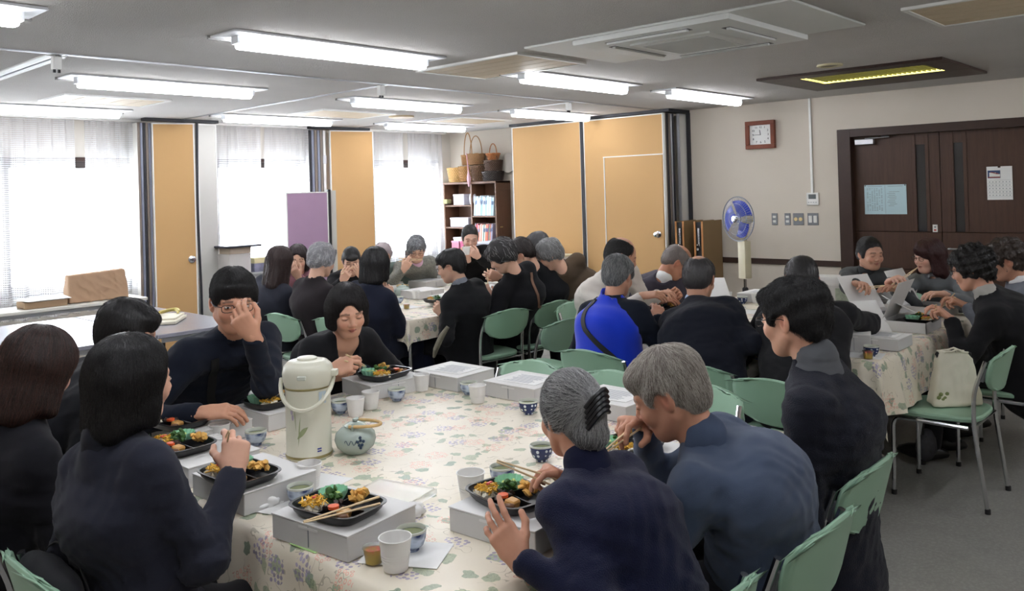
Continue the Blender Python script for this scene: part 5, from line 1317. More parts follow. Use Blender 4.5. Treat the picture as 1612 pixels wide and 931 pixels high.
    # ---- glasses
    if o.get('glasses'):
        gm = plain('glasses_frame', o.get('gcol', (26,24,26)), .3); bm = B(); rw, rh = (.0215, .0135)
        for sg in (-1, 1):
            tube(bm, [Mh @ V3((sg*.033+rw*math.copysign(abs(math.cos(t_))**.6, math.cos(t_)))*hsz, (.103-.006*abs(math.cos(t_)))*hsz, (-.001+rh*math.copysign(abs(math.sin(t_))**.6, math.sin(t_)))*hsz) for t_ in np.linspace(0, 2*PI, 21)[:-1]], .0013*hsz*o.get('gth', 1), 5, closed=True)
            tube(bm, [Mh @ V3(*[v*hsz for v in p]) for p in ((sg*.055, .098, .006), (sg*.078, .07, .006), (sg*.081, .0, .004), (sg*.079, -.02, -.006))], .0014*hsz*o.get('gth', 1), 5)
        tube(bm, [Mh @ V3(*[v*hsz for v in p]) for p in ((-.013, .103, .004), (0, .105, .006), (.013, .103, .004))], .0012*hsz*o.get('gth', 1), 5)
        gl = put(obj('glasses', bm, gm, root))
    # ---- collar pieces
    if collar:
        kind, cc = collar[0], collar[1]; cm = fabric('cloth_%d_%d_%d' % tuple(cc), cc)
        R_ = .058*s; Hc = Field(np.array(N)-.13, np.array(N)+.13, .0042 if q else .0055); top_ = Mn @ V3(0, -.02*hsz, -.09*hsz)
        ax = (top_-N).normalized()
        if kind == 'shirt': Hc.cap(N-sp*.03*s, N+ax*.03*s, .068*s, .060*s, .01); Hc.cap(N-sp*.05*s, N+ax*.1*s, .0525*s, .0515*s, .004, 'cut'); Hc.cap(N-bk*.05*s+ax*.03, N-bk*.075*s-sp*.05*s, .022*s, .01*s, .004, 'cut')
        elif kind == 'turtle': Hc.cap(N-sp*.03*s, N+ax*.05*s, .070*s, .0600*s, .01); Hc.cap(N-sp*.05*s, N+ax*.1*s, .054*s, .053*s, .004, 'cut')
        elif kind == 'crew': Hc.cap(N-sp*.025*s, N+ax*.006*s, .072*s, .062*s, .01); Hc.cap(N-sp*.05*s, N+ax*.08*s, .057*s, .056*s, .004, 'cut')
        elif kind == 'suit':
            Hc.cap(N-sp*.05*s, N+ax*.018*s+bk*.010, .086*s, .066*s, .012); Hc.cap(N-sp*.08*s, N+ax*.1*s, .056*s, .054*s, .005, 'cut'); Hc.cap(N-bk*.05*s+ax*.05, N-bk*.085*s-sp*.1*s, .04*s, .028*s, .006, 'cut')
        elif kind == 'coat':
            Hc.cap(N-sp*.055*s, N+ax*.03*s+bk*.012, .092*s, .069*s, .012); Hc.cap(N-sp*.08*s, N+ax*.1*s, .066*s, .060*s, .005, 'cut'); Hc.cap(N-bk*.06*s+ax*.05, N-bk*.09*s-sp*.1*s, .04*s, .03*s, .006, 'cut')
        
        if kind in ('shirt', 'crew', 'turtle'): Hc.plane(N-sp*.02*s, -sp, .004)
        Hc.wobble(.002, 35, seed+1); V, Q = Hc.mesh(); put(obj_np('collar', V, Q, cm, root))
    return info
def strap(key, pts, width, m, name='shoulder_strap'):
    """a flat strap laid over the clothing; points in world space get pushed onto the cloth"""
    I = PEOPLE[key]; F = I['F']; pp = [Vector(p) for p in pts]; out = []
    for a_, b_ in zip(pp, pp[1:]):
        for t_ in np.linspace(0, 1, 10, endpoint=False): out.append(a_.lerp(b_, t_))
    out.append(pp[-1]); P = np.array([tuple(p) for p in out])
    for _ in range(5): P = P-F.grad(P)*np.clip(F.sample(P)-.003, -.05, .05)[:, None]
    g = F.grad(P); T = np.gradient(P, axis=0); T /= np.linalg.norm(T, axis=1, keepdims=True)+1e-9; Bn = np.cross(T, g); Bn /= np.linalg.norm(Bn, axis=1, keepdims=True)+1e-9
    bm = B(); rows = []
    for i in range(len(P)):
        rows.append([bm.verts.new(P[i]+Bn[i]*sx*width/2+g[i]*h) for sx, h in ((-1, 0), (-1, .003), (1, .003), (1, 0))])
    for A_, C_ in zip(rows, rows[1:]):
        for k in range(4): bm.faces.new((A_[k], A_[(k+1) % 4], C_[(k+1) % 4], C_[k]))
    bmesh.ops.recalc_face_normals(bm, faces=bm.faces[:]); return I['put'](obj(name, bm, m, I['root']))
m_stick = timber('pale_chopstick_wood', (218,190,146), (238,216,178), (4,4,4), .6)
def chopsticks(label, grip, tip, spread=.012, back=.075, total=.215, group=None):
    g = Vector(grip); t_ = Vector(tip); d = (t_-g).normalized(); sd = d.cross(V3(0,0,1)).normalized() if abs(d.z) < .95 else V3(1,0,0); u = sd.cross(d)
    r = thing('chopsticks', label, 'chopsticks', tuple(g)); 
    for q_ in (-1, 1):
        a = -d*back+u*q_*spread+sd*q_*.002; b = d*(total-back)+u*q_*spread*.15+sd*q_*.001
        obj('stick', tube(B(), [a, b], [.0034, .0021], 6), m_stick, r)
    return r
def hold_sticks(key, hand, label, tip, **k): return chopsticks(label, PEOPLE[key]['grip'][hand], tip, **k)
def H(p, d=None, n=None, pose='relax', **k):
    r = dict(p=p, pose=pose, **k)
    if d: r['d'] = d
    if n: r['n'] = n
    return r
TOC = (-.73, -.68, 0)   # toward the camera side
# ---- near table, left side
person('P1', 'woman with reddish-brown shoulder-length hair and dark coat at the left edge', (.78, 2.74), 5, (0.840, 2.662, 1.123), 15, 22, s=.93, q=2, hair='long', haircol=(40,26,22), topcol=(22,22,28), o=dict(vol=1.08, len=.03, grey2=(78,48,38), g2n=.25), collar=('coat', (20,20,26)))
person('P2', 'woman in black suit raising chopsticks, straight black bob, nearest on the left', (.94, 2.12), 8, (0.886, 2.140, 1.151), 2, 6, s=.95, q=2, hair='bob', haircol=(22,20,22), topcol=(36,38,50), skin=(214,166,142),
    R=H((1.123, 2.064, 0.942), (.25,.25,.75), (-.3,-.8,.1), 'chop'), L=H((0.964, 2.091, 0.708), (.9,-.35,-.1), (0,-.3,1), 'relax'), o=dict(open=1, vol=1.0, seam=1), collar=('suit', (28,29,38)), elbowR=Vector((-.1,-.4,-.9)), wide=.92, torsok=.86)
hold_sticks('P2', 'R', 'pair of chopsticks held up by the woman in the black suit', (1.006, 1.864, 1.068))
person('P3', 'man with black hair and pale shirt collar behind the two left women', (.84, 3.25), -10, (1.237, 3.013, 1.135), -35, 20, s=.96, q=2, hair='short', haircol=(26,24,25), topcol=(24,25,30), skin=(206,156,130), collar=('shirt', (206,214,226)), o=dict(vol=1.04), nstr=3500)
# ---- near table, window side
person('P4', 'young man in glasses and navy sweatshirt covering his nose with one hand', (1.72, 3.58), -92, (1.660, 3.041, 1.196), -112, 9, 0, s=1.05, q=2, hair='short', haircol=(24,22,23), topcol=(22,27,40), skin=(206,152,124),
    L=H((1.566, 2.819, 1.152), (-.5,.5,.75), TOC, 'face'), R=H((1.498, 2.838, 0.830), (.72,-.6,.02), (-.3,-.2,.9), 'relax'), o=dict(glasses=1, open=1, gth=1.2, fat=1.07, vol=1.0, hwob=2.4), collar=('crew', (20,24,36)), elbowL=Vector((.15,-.1,-1)), elbowR=Vector((-.8,.2,-.6)), wide=1.02)
person('P5', 'smiling woman with short black bob and black V-neck cardigan', (2.28, 3.52), -95, (2.166, 2.996, 1.099), -112, 18, 3, s=.95, q=2, hair='bob', haircol=(28,24,26), topcol=(22,22,26), skin=(214,164,138),
    R=H((2.047, 2.833, 0.905), (.62,-.55,.25), (-.55,-.55,.6), 'chop'), o=dict(len=.035, lips=(176,80,84), vol=1.), vneck=True, wide=.9)
hold_sticks('P5', 'R', 'pair of chopsticks held by the smiling woman in black', (2.245, 2.951, 0.840))
# ---- near table, right side
person('P6', 'grey-haired woman in dark navy velvet jacket, hair clipped in a twist', (1.60, 1.05), 84, (1.649, 1.347, 1.031), 72, 16, 0, s=.90, q=2, hair='updo', haircol=(92,92,94), topcol=(16,20,44), top=fabric('navy_velvet', (16,20,48), .85, .12, weave=400, wrinkle=.5), skin=(196,142,116),
    L=H((1.370, 1.327, 0.817), (-.1,.5,.6), (-.75,-.5,.2), 'spread'), R=H((1.599, 1.373, 0.891), (-.75,.45,.1), (.1,-.1,1), 'chop'), o=dict(grey2=(176,176,176), g2n=.6, aged=1, vol=1.0), bulge=.01, wide=.84, collar=('suit', (16,20,46)), elbowL=Vector((-.5,-.3,-.6)), nstr=6500)
hold_sticks('P6', 'R', 'pair of chopsticks held level by the grey-haired woman in velvet', (1.495, 1.411, 0.921))
person('P7', 'elderly grey-haired man in blue-grey suit jacket bending over his lunch', (2.07, 1.05), 100, (1.930, 1.234, 1.043), 112, 26, 0, s=1.02, q=2, hair='short', haircol=(128,118,110), topcol=(66,78,100), top=fabric('blue_grey_suit', (66,78,100), .85, .2, weave=900, wrinkle=.9), skin=(192,138,112),
    R=H((1.898, 1.343, 0.955), (-.8,.35,-.25), (.1,.1,1), 'chop'), L=H((1.80, 1.40, .80), (-.6,.6,-.1), (0,-.3,1), 'relax'), o=dict(seam=1, crop=.024, vol=.97, grey2=(196,190,180), g2n=.8, aged=1, brow=(130,120,112)), collar=('suit', (66,78,100)), bulge=.05, wide=.9, nstr=6500)
hold_sticks('P7', 'R', 'pair of chopsticks held upright by the elderly man in blue-grey', (1.783, 1.321, 0.916))
person('P8', 'young man in dark navy coat with grey collar, glasses and thick black hair', (2.58, 1.10), 104, (2.537, 1.150, 1.172), 86, 10, 0, s=1.04, q=2, hair='short', haircol=(20,19,21), topcol=(26,28,38), top=fabric('navy_wool_coat', (24,26,36), .95, .08, weave=300, wrinkle=.4), skin=(204,154,128),
    o=dict(seam=1, glasses=1, vol=1.01, open=1, hwob=3.6, jit=2.2, free=2.4), collar=('coat', (84,86,90)), coat=.36, wide=1.02, elbowL=Vector((-.3,-.5,-.9)), nstr=6500)
# ---- right table
person('P22', 'balding man with black side hair in an off-white jacket facing right', (4.80, 3.62), -95, (4.396, 3.132, 1.158), -48, 22, s=1.0, q=1, hair='bald', haircol=(30,28,28), topcol=(206,200,192), skin=(200,148,120), R=H((4.282, 2.817, 0.943), (.4,-.8,.1), (-.3,-.2,1), 'relax'), L=H((4.500, 2.875, 0.931), (.1,-.9,.1), (0,.1,1), 'relax'), collar=('shirt', (190,186,180)))
person('P23', 'bald elderly man in a dark purple-grey sweater over a white collar, head bowed', (5.40, 3.62), -100, (4.985, 3.086, 1.070), -50, 42, s=1.0, q=1, hair='bald', haircol=(120,112,108), topcol=(66,62,72), skin=(188,130,102), L=H((4.728, 2.924, 0.899), (-.3,-.6,.5), (.3,-.5,.5), 'grip'), R=H((4.634, 2.952, 0.862), (.4,-.7,.2), (0,-.3,.9), 'relax'), collar=('shirt', (228,230,230)), o=dict(aged=1, brow=(120,112,106)), nstr=500)
person('P24', 'grey-haired man in a bright blue vest with a black cross strap', (3.78, 2.78), 2, (3.889, 2.797, 1.096), 8, 18, s=.98, q=1, hair='short', haircol=(104,106,108), topcol=(20,26,38), skin=(200,146,120), R=H((4.041, 2.635, 0.902), (.8,.2,.2), (0,-.4,.9), 'relax'), o=dict(grey2=(170,170,170)), coat=.0, wide=1.04)
I = PEOPLE['P24']; F = Field(np.array(I['P0'])-.3, np.array(I['N'])+.3, .011); P0, N, sp, side, bk, Cc, Wt = (I[k] for k in ('P0','N','sp','side','bk','Cc','Wt'))
F.fcap(P0-V3(0,0,.02), Wt, (.205, .155), (.19, .146), side, .05); F.fcap(Wt, Cc, (.19, .146), (.19, .143), side, .05); F.fcap(Cc, N-sp*.07, (.188, .136), (.145, .09), side, .06); F.cap(N-sp*.05, N+sp*.035, .1, .07, .03); F.cap(N-sp*.1, N+sp*.12, .055, .055, .01, 'cut')
F.plane(P0-V3(0,0,.06), (0,0,-1), .02); F.wobble(.005, 16, 4)
I['put'](obj_np('vest', *F.mesh(), fabric('bright_blue_fleece', (18,54,196), .95, .4, weave=260), I['root'])); I['F'] = F
strap('P24', [N+side*.09+bk*.02-sp*.03, Cc+bk*.14+side*.05, Wt+bk*.13-side*.12, P0-side*.2+bk*.02], .03, m_black)
person('P25', 'man with dark thinning hair in a navy sweater over a pale blue collar', (3.72, 2.12), 6, (4.088, 2.391, 1.083), 12, 16, s=1.05, q=1, hair='thin', haircol=(66,64,66), topcol=(20,23,34), skin=(190,140,114), R=H((4.116, 2.187, 0.879), (.8,.3,.3), (0,-.5,.8), 'relax'), L=H((4.25, 2.3, .82), (.8,-.3,0), (0,0,1), 'relax'), collar=('shirt', (176,194,226)), wide=1.06, nstr=900, o=dict(vol=1.0))
person('P26', 'man in a black suit bent low over the right table, thinning black hair', (3.86, 1.72), 18, (4.307, 1.904, 1.080), 35, 40, s=1.04, q=1, hair='thin', haircol=(44,42,44), topcol=(30,30,33), skin=(196,142,116), R=H((4.766, 1.808, 0.864), (-.3,.6,.5), (0,-.3,1), 'relax'), L=H((4.337, 2.096, 0.787), (.8,-.1,.1), (0,0,1), 'relax'), wide=1.1, bulge=.05, nstr=700, elbowR=Vector((.55,-.75,-.45)), collar=('suit', (28,28,31)))
person('P27', 'woman with pulled-back black hair in a dark grey blouse near the door', (6.4, 2.15), 182, (5.888, 2.109, 1.093), 232, 8, s=.95, q=1, hair='tied', haircol=(28,25,27), topcol=(66,68,70), skin=(200,152,128), R=H((5.392, 1.985, 0.941), (-.5,-.75,.1), (.2,-.2,1), 'chop'), L=H((5.611, 1.896, 0.903), (-.6,.3,.2), (0,0,1), 'relax'), collar=('shirt', (56,58,60)), o=dict(aged=1))
hold_sticks('P27', 'R', 'pair of chopsticks held low by the woman in the dark grey blouse', (5.360, 1.872, 0.934))
person('P28', 'woman with auburn curls and glasses in a pale grey blouse', (6.42, 1.62), 178, (6.000, 1.767, 1.074), 150, 6, s=.95, q=1, hair='wavybob', haircol=(72,42,42), topcol=(122,126,130), skin=(216,170,150), R=H((5.584, 1.850, 0.965), (-.1,-.85,.35), (-.4,-.2,.9), 'chop'), L=H((5.590, 1.624, 0.881), (-.6,.5,.1), (0,0,1), 'relax'), o=dict(glasses=1, gcol=(150,90,80), fringe=1, vol=1.05, hwob=1.6, jit=2.5), collar=('shirt', (134,138,142)))
hold_sticks('P28', 'R', 'pair of chopsticks at the mouth of the woman with auburn curls', (5.662, 1.765, 1.007))
person('P29', 'woman with thick black curls in a black suit at the right table', (5.27, 1.10), 102, (5.090, 1.279, 1.094), 90, 14, s=1.02, q=1, hair='curly', haircol=(22,19,20), topcol=(22,22,25), skin=(204,152,128), L=H((4.968, 1.413, 0.872), (-.6,.6,.2), (0,-.3,.9), 'chop'), o=dict(glasses=1), collar=('shirt', (168,166,160)), coat=.2, wide=1.04, nstr=3500)
hold_sticks('P29', 'L', 'pair of chopsticks dipping into the open box on the right table', (5.192, 1.540, 0.779))
person('P30', 'person with short brown curly hair in a mid-grey suit at the right edge', (5.85, 1.10), 106, (5.724, 1.256, 1.089), 112, 16, s=1.03, q=1, hair='curly', haircol=(56,44,38), topcol=(104,108,116), skin=(200,148,122), L=H((5.566, 1.503, 0.853), (-.7,.6,.2), (0,-.3,.9), 'chop'), collar=('shirt', (224,224,226)), coat=.15, o=dict(ears=1), nstr=2200)
hold_sticks('P30', 'L', 'pair of chopsticks lifting a morsel in front of the black-suited woman', (5.627, 1.585, 0.801))
# ---- far table
person('P9', 'woman with long brown hair in a slate jacket at the far table', (3.5, 5.72), 0, (3.432, 5.573, 1.111), 5, 12, s=.98, q=0, hair='long', haircol=(52,36,34), topcol=(40,42,52), o=dict(len=-.02))
person('P10', 'woman in a dusty pink plaid top raising a hand to her mouth', (4.02, 6.42), -95, (3.856, 5.999, 1.086), -125, 15, s=.93, q=0, hair='bob', haircol=(44,32,34), topcol=(140,98,108), L=H((3.667, 5.763, 1.014), (-.3,.1,.8), TOC, 'face'))
person('P11', 'person with curly silver hair in a dark brown coat at the far table', (3.52, 5.18), 2, (3.499, 5.132, 1.131), 8, 18, s=.98, q=0, hair='curly', haircol=(150,150,154), topcol=(40,35,38), o=dict(grey2=(214,214,216), hwob=.6, ears=0), coat=.2)
person('P12', 'young woman in glasses and black top facing the camera with chopsticks at her mouth', (4.62, 6.45), -98, (4.245, 5.800, 1.046), -122, 22, s=.93, q=0, hair='tied', haircol=(24,22,24), topcol=(22,22,26), R=H((4.009, 5.541, 0.962), (.3,-.3,.7), TOC, 'chop'), L=H((4.109, 5.507, 0.965), (-.4,.3,.6), TOC, 'relax'), o=dict(glasses=1, hres=.005, fringe=1))
hold_sticks('P12', 'R', 'pair of chopsticks held by the far young woman in glasses', (4.104, 5.584, 1.008))
person('P13', 'woman with black bob in a navy dress holding chopsticks at the far table corner', (3.62, 4.72), 8, (3.578, 4.606, 1.117), 18, 8, s=.98, q=0, hair='bob', haircol=(20,19,22), topcol=(26,30,46), bottom=(24,28,46), R=H((3.632, 4.550, 0.944), (.2,.2,.7), (-.5,-.7,.1), 'chop'), coat=.3, o=dict(skirt=1))
hold_sticks('P13', 'R', 'pair of chopsticks raised by the woman in the navy dress', (3.644, 4.609, 1.032))
person('P14', 'person with pinkish-grey hair mostly hidden behind the woman in navy', (4.95, 6.45), -90, (4.710, 5.960, 1.048), -120, 15, s=.93, q=0, hair='short', haircol=(170,158,160), topcol=(96,110,104))
person('P15', 'woman with short curly grey hair and tweed jacket over pink facing the camera', (5.35, 6.45), -100, (4.949, 5.775, 1.087), -128, 25, s=.93, q=0, hair='curly', haircol=(110,112,116), top=plain('grey_tweed', (128,128,120), .9, var=.75, nscale=90), R=H((4.666, 5.567, 0.993), (.3,-.2,.6), TOC, 'chop'), collar=('crew', (206,168,190)), o=dict(hwob=1., ears=1, grey2=(180,182,186), glasses=1, hres=.005))
hold_sticks('P15', 'R', 'pair of chopsticks held by the far woman in tweed', (4.722, 5.505, 1.023))
person('P16', 'woman in black turtleneck drinking from a white cup near the bookcase', (6.05, 6.05), -130, (5.558, 5.705, 1.160), -128, 20, s=.98, q=0, hair='tied', haircol=(26,23,25), topcol=(18,18,21), skin=(218,176,156), R=H((5.284, 5.487, 1.042), (-.2,.3,.5), TOC, 'grip'), L=H((5.327, 5.441, 1.040), (-.4,.3,.4), TOC, 'grip'), collar=('turtle', (18,18,21)), o=dict(hres=.005))
person('P17', 'person with short black hair and glasses in a long black coat', (4.18, 4.34), 98, (4.030, 4.338, 1.076), 124, 16, s=.98, q=0, hair='short', haircol=(22,21,23), topcol=(20,21,24), L=H((3.926, 4.381, 0.789), (-.6,.5,.1), TOC, 'grip'), collar=('shirt', (120,124,134)), coat=.36, o=dict(glasses=1, vol=1.03))
person('P18', 'woman with dark hair streaked white and a brown strap across her black back', (4.72, 4.36), 98, (4.384, 4.177, 1.121), 130, 32, s=.98, q=0, hair='puffy', haircol=(52,50,52), topcol=(20,20,24), R=H((4.439, 4.339, 0.979), (-.6,.3,.3), TOC, 'chop'), L=H((4.302, 4.268, 0.876), (-.5,.4,.5), TOC, 'grip'), coat=.25, bulge=.03, o=dict(grey2=(196,196,196), g2n=.14, vol=1.08))
I = PEOPLE['P18']; strap('P18', [I['N']-I['side']*.08+I['bk']*.03-I['sp']*.05, I['Cc']+I['bk']*.12-I['side']*.0, I['Wt']+I['bk']*.12-I['side']*.16], .022, plain('brown_leather', (120,88,70), .5))
hold_sticks('P18', 'R', 'pair of chopsticks held by the woman with the brown strap', (4.348, 4.292, 0.897))
person('P19', 'person with dark brown hair bowed forward in a black jacket at the far table', (5.22, 4.42), 98, (4.774, 4.345, 1.099), 126, 38, s=1.02, q=0, hair='short', haircol=(40,32,30), topcol=(20,21,25), bulge=.04, o=dict(vol=1.05), wide=1.08)
person('P20', 'person with short dark grey hair beyond the bowed black-jacketed diner', (6.05, 4.95), 165, (5.351, 4.677, 1.120), 150, 20, s=.97, q=0, hair='short', haircol=(84,84,86), topcol=(60,60,64))
person('P21', 'person with grey bob in a brown jacket at the far table', (5.62, 4.42), 98, (4.962, 4.215, 1.084), 126, 34, s=1.0, q=0, hair='puffy', haircol=(124,124,124), topcol=(84,70,56), bulge=.04, o=dict(grey2=(190,190,190)), wide=1.05)
I = PEOPLE['P4']; strap('P4', [I['N']-I['side']*.09-I['bk']*.07-I['sp']*.03, I['Cc']-I['bk']*.14-I['side']*.06, I['Wt']-I['bk']*.14+I['side']*.03], .032, m_black)

I = PEOPLE['P6']; Mh_ = I['Mh']; bm = B()
for k in range(5): tube(bm, [Mh_ @ V3(.036-.07*q, -.118-.026*math.sin(PI*q)-.002*k, -.012+.012*k-.03*q+.02*math.sin(PI*q)) for q in np.linspace(0, 1, 9)], .0062, 6)
I['put'](obj('hair_clip', bm, plain('black_clip', (20,20,24), .35), I['root']))
# ================= THINGS ON THE TABLES =================
m_card = plain('grey_white_box_card', (205,204,202), .7, var=.02); m_cardl = plain('box_lid_card', (222,221,219), .65, var=.02)
def inT(c, m=.15):
    """keep a thing that stands on one of the tables inside its edges"""
    for T in (T1, T2, T3):
        if T[0]-.3 < c[0] < T[1]+.8 and T[2]-.3 < c[1] < T[3]+.5: return (min(max(c[0], T[0]+m), T[1]-m), min(max(c[1], T[2]+m), T[3]-m))+tuple(c[2:])
    return c
def lunch_box(label, c, rz=0, s=(.24,.28,.064), sheet=None, group='lunch boxes with lids', z=None):
    """flat cardboard box with a tucked lid; c = middle of the base"""
    c = inT(c, .12)
    t = thing('lunch_box', label, 'box', (c[0], c[1], (c[2] if len(c) > 2 else TZ)+.002), math.radians(rz), group); a, b, h = s[0]/2, s[1]/2, s[2]
    obj('box_body', bx(B(), -a, a, -b, b, 0, h-.004, .002), m_card, t, smooth=False)
    obj('lid', bx(B(), -a-.0015, a+.0015, -b-.0015, b+.0015, h-.004, h, .001), m_cardl, t, smooth=False)
    bm = B(); box(bm, (-a-.0012, -b*.0, h*.5), (.0012, .002, h*.8)); obj('flap_seam', bm, m_ink, t, smooth=False)
    bm = B(); box(bm, (-a-.0015, 0, h-.012), (.001, b*.5, .006)); obj('lid_tab', bm, m_cardl, t, smooth=False)
    if sheet:
        sh = thing('menu_sheet', sheet, 'paper', (t.location.x, t.location.y, t.location.z+h+.001), math.radians(rz+4), 'printed sheets on lunch boxes')
        obj('sheet', bx(B(), -.08, .08, -.1, .1, 0, .0012), m_paper, sh, smooth=False); bm = B(); rnd = random.Random(int(c[0]*100))
        for k in range(11): box(bm, (-.06+.012*k, rnd.uniform(-.01, .01), .0016), (.003, rnd.uniform(.1, .16), .0006))
        obj('printed_lines', bm, plain('pale_ink', (176,180,186), .8), sh, smooth=False)
    return t
m_tray = plain('black_lacquer_tray', (20,20,23), .28, spec=.6)
m_rice = plain('white_rice', (228,222,206), .7, bump=.6, bscale=260); m_egg = plain('yellow_egg_shreds', (230,182,66), .55, var=.2, nscale=60, bump=.5, bscale=120)
m_carrot = plain('orange_carrot', (222,92,44), .45); m_leafy = plain('dark_green_vegetable', (62,104,46), .5, var=.35, nscale=60); m_mint = plain('mint_paper_cup', (160,218,186), .6, var=.05)
m_fry = plain('golden_tempura', (226,176,92), .7, var=.3, nscale=70, bump=.6, bscale=160); m_brownf = plain('simmered_brown', (112,76,50), .4, var=.35, nscale=50); m_salad = plain('pale_green_salad', (206,220,140), .55, var=.2, nscale=60)
m_pink = plain('pink_ginger', (226,96,92), .5); m_mush = plain('dark_mushroom', (62,48,42), .45); m_radish = plain('amber_radish', (206,156,88), .4)
def bento(tray_label, where, c, rz, full=True, seed=0):
    rnd = random.Random(seed); a = math.radians(rz); W, Lh, h = .08, .108, .026
    t = thing('bento_tray', tray_label, 'tray', tuple(c), a, 'black bento trays')
    bm = B(); N = 40; rings = []
    for k_, z in ((.86, 0), (.93, .004), (.98, h-.004), (1.05, h), (1.07, h-.001), (1.05, h-.004), (.985, h-.008)): pass
    def ring(k, z): return [bm.verts.new((W*k*math.copysign(abs(math.cos(q))**.42, math.cos(q)), Lh*k*math.copysign(abs(math.sin(q))**.42, math.sin(q)), z)) for q in [2*PI*i/N for i in range(N)]]
    R = [ring(k, z) for k, z in ((.86, 0), (.97, .012), (1.01, h-.002), (1.07, h-.002), (1.07, h), (.99, h), (.94, .012), (.84, .003))]
    for A_, C_ in zip(R, R[1:]):
        for i in range(N): bm.faces.new((A_[i], A_[(i+1) % N], C_[(i+1) % N], C_[i]))
    bm.faces.new(R[0][::-1]); bm.faces.new(R[-1]); obj('tray_body', bm, m_tray, t)
    for nm, p_ in (('divider', (0, 0, .013, W*1.8, .004, .02)), ('divider', (-.006, -.05, .013, .004, .09, .02))): obj(nm, box(B(), p_[:3], p_[3:], None, .001), m_tray, t, smooth=False)
    Mx = Matrix.Translation(c) @ Matrix.Rotation(a, 4, 'Z')
    def food(name, label, loc, fn, m, cat='food', kind=None):
        bm = B(); fn(bm); o = obj(name, bm, m); o.matrix_world = Mx @ Matrix.Translation(loc); tag(o, label+' in the bento '+where, cat, None, kind); return o
    def shreds(n, R_, hh, ln=.02, w=.002):
        def f(bm):
            for _ in range(n):
                q = rnd.uniform(0, 6.28); r = R_*math.sqrt(rnd.random()); box(bm, (r*math.cos(q), r*math.sin(q), hh*rnd.random()*(1-.6*r/R_)), (ln*rnd.uniform(.5, 1), w, w), (rnd.uniform(-.6, .6), rnd.uniform(-.6, .6), rnd.uniform(0, 3.1)))
        return f
    def lumps(n, R_, hh, sz):
        def f(bm):
            for i in range(n):
                q = rnd.uniform(0, 6.28); r = R_*math.sqrt(rnd.random()); blob(bm, (r*math.cos(q), r*math.sin(q), hh*rnd.random()), (sz*rnd.uniform(.7, 1.2), sz*rnd.uniform(.6, 1.1), sz*rnd.uniform(.4, .8)), 1, .25, (rnd.random(), rnd.random(), rnd.random()), rnd.randint(0, 99))
        return f
    def cup(bm):
        n = 28; rr = []
        for k, z in ((.55, 0), (.95, .022), (1.05, .034)): rr.append([bm.verts.new(((.037*k+.0026*(-1)**i)*math.cos(2*PI*i/n), (.034*k+.0026*(-1)**i)*math.sin(2*PI*i/n), z)) for i in range(n)])
        for A_, C_ in zip(rr, rr[1:]):
            for i in range(n): bm.faces.new((A_[i], A_[(i+1) % n], C_[(i+1) % n], C_[i]))
        bm.faces.new(rr[0][::-1])
    food('food_cup', 'fluted mint green paper cup', (.036, .052, .004), cup, m_mint, 'food cup'); 
    if full:
        food('salad', 'pale green salad in the mint cup', (.036, .05, .022), lumps(12, .02, .006, .007), m_salad, kind='stuff')
    food('rice_bed', 'white rice bed', (-.038, .05, .008), lumps(22, .03, .014, .014), m_rice, kind='stuff')
    food('egg_shreds', 'heap of yellow egg shreds', (-.036, .048, .026), shreds(80 if full else 34, .032, .02, .022, .0026), m_egg, kind='stuff')
    food('ginger', 'red-pink topping stick', (-.03, .05, .041), lambda bm: box(bm, (0,0,0), (.026, .008, .005), (0, .1, .5), .001), m_pink)
    food('greens', 'dark green vegetable clump', (.005, .018, .028), lumps(18 if full else 8, .022, .022, .010), m_leafy, kind='stuff')
    food('tempura', 'golden fried piece', (.04, -.04, .024), lumps(16 if full else 7, .024, .022, .013), m_fry)
    if full:
        food('carrot_slice', 'orange carrot slice', (-.045, -.03, .03), lambda bm: lathe(bm, [(0,0),(.014,0),(.014,.007),(0,.007)], 12), m_carrot)
        food('simmered_piece', 'brown simmered block', (-.035, -.055, .018), lambda bm: box(bm, (0,0,0), (.036, .03, .022), (.2, .1, .4), .004), m_radish)
        food('simmered_piece', 'second simmered block, darker', (-.055, -.07, .016), lambda bm: box(bm, (0,0,0), (.03, .026, .02), (.1, .2, 1.), .004), m_brownf)
        food('mushrooms', 'dark mushroom heap', (-.03, -.015, .018), lumps(14, .024, .016, .010), m_mush, kind='stuff')
    return t
def at_top(p, z=.788): return (p[0], p[1], z)
# near table boxes
lunch_box('grey-white lunch box nearest the camera, open tray with resting chopsticks on it', (1.285, 1.815), 7)
lunch_box('lunch box in front of the woman raising chopsticks, crumpled napkin beside it', (1.29, 2.27), 2)
lunch_box('lunch box under the brown-haired woman tray at the left, farther than the black-suited woman box', (1.30, 2.60), 0)
lunch_box('lunch box in front of the man with the pale collar, farthest on the left side', (1.47, 2.95), 4)
lunch_box('lunch box beside the thermos in front of the young man in glasses', (1.80, 2.93), 90)
lunch_box('lunch box in front of the smiling woman in black', (2.33, 2.97), 84)
lunch_box('closed lunch box with a printed sheet at the far corner of the near table', (2.62, 2.82), 2, sheet='printed white sheet on the closed box at the far corner of the near table')
lunch_box('closed lunch box with a printed sheet in front of the left empty chair', (2.66, 2.41), 2, sheet='printed white sheet on the box before the empty chairs')
lunch_box('closed lunch box with a printed sheet just behind the elderly man head', (2.66, 1.95), 0, sheet='printed white sheet on the box behind the elderly man')
lunch_box('lunch box under the elderly man tray', (2.14, 1.52), 88)
lunch_box('lunch box gripped by the grey-haired woman in velvet', (1.595, 1.48), 4)
ZT_ = TZ+.069
bento('black bento tray nearest the camera with chopsticks laid across', 'nearest the camera', at_top((1.255, 1.80), ZT_), 10, seed=1)
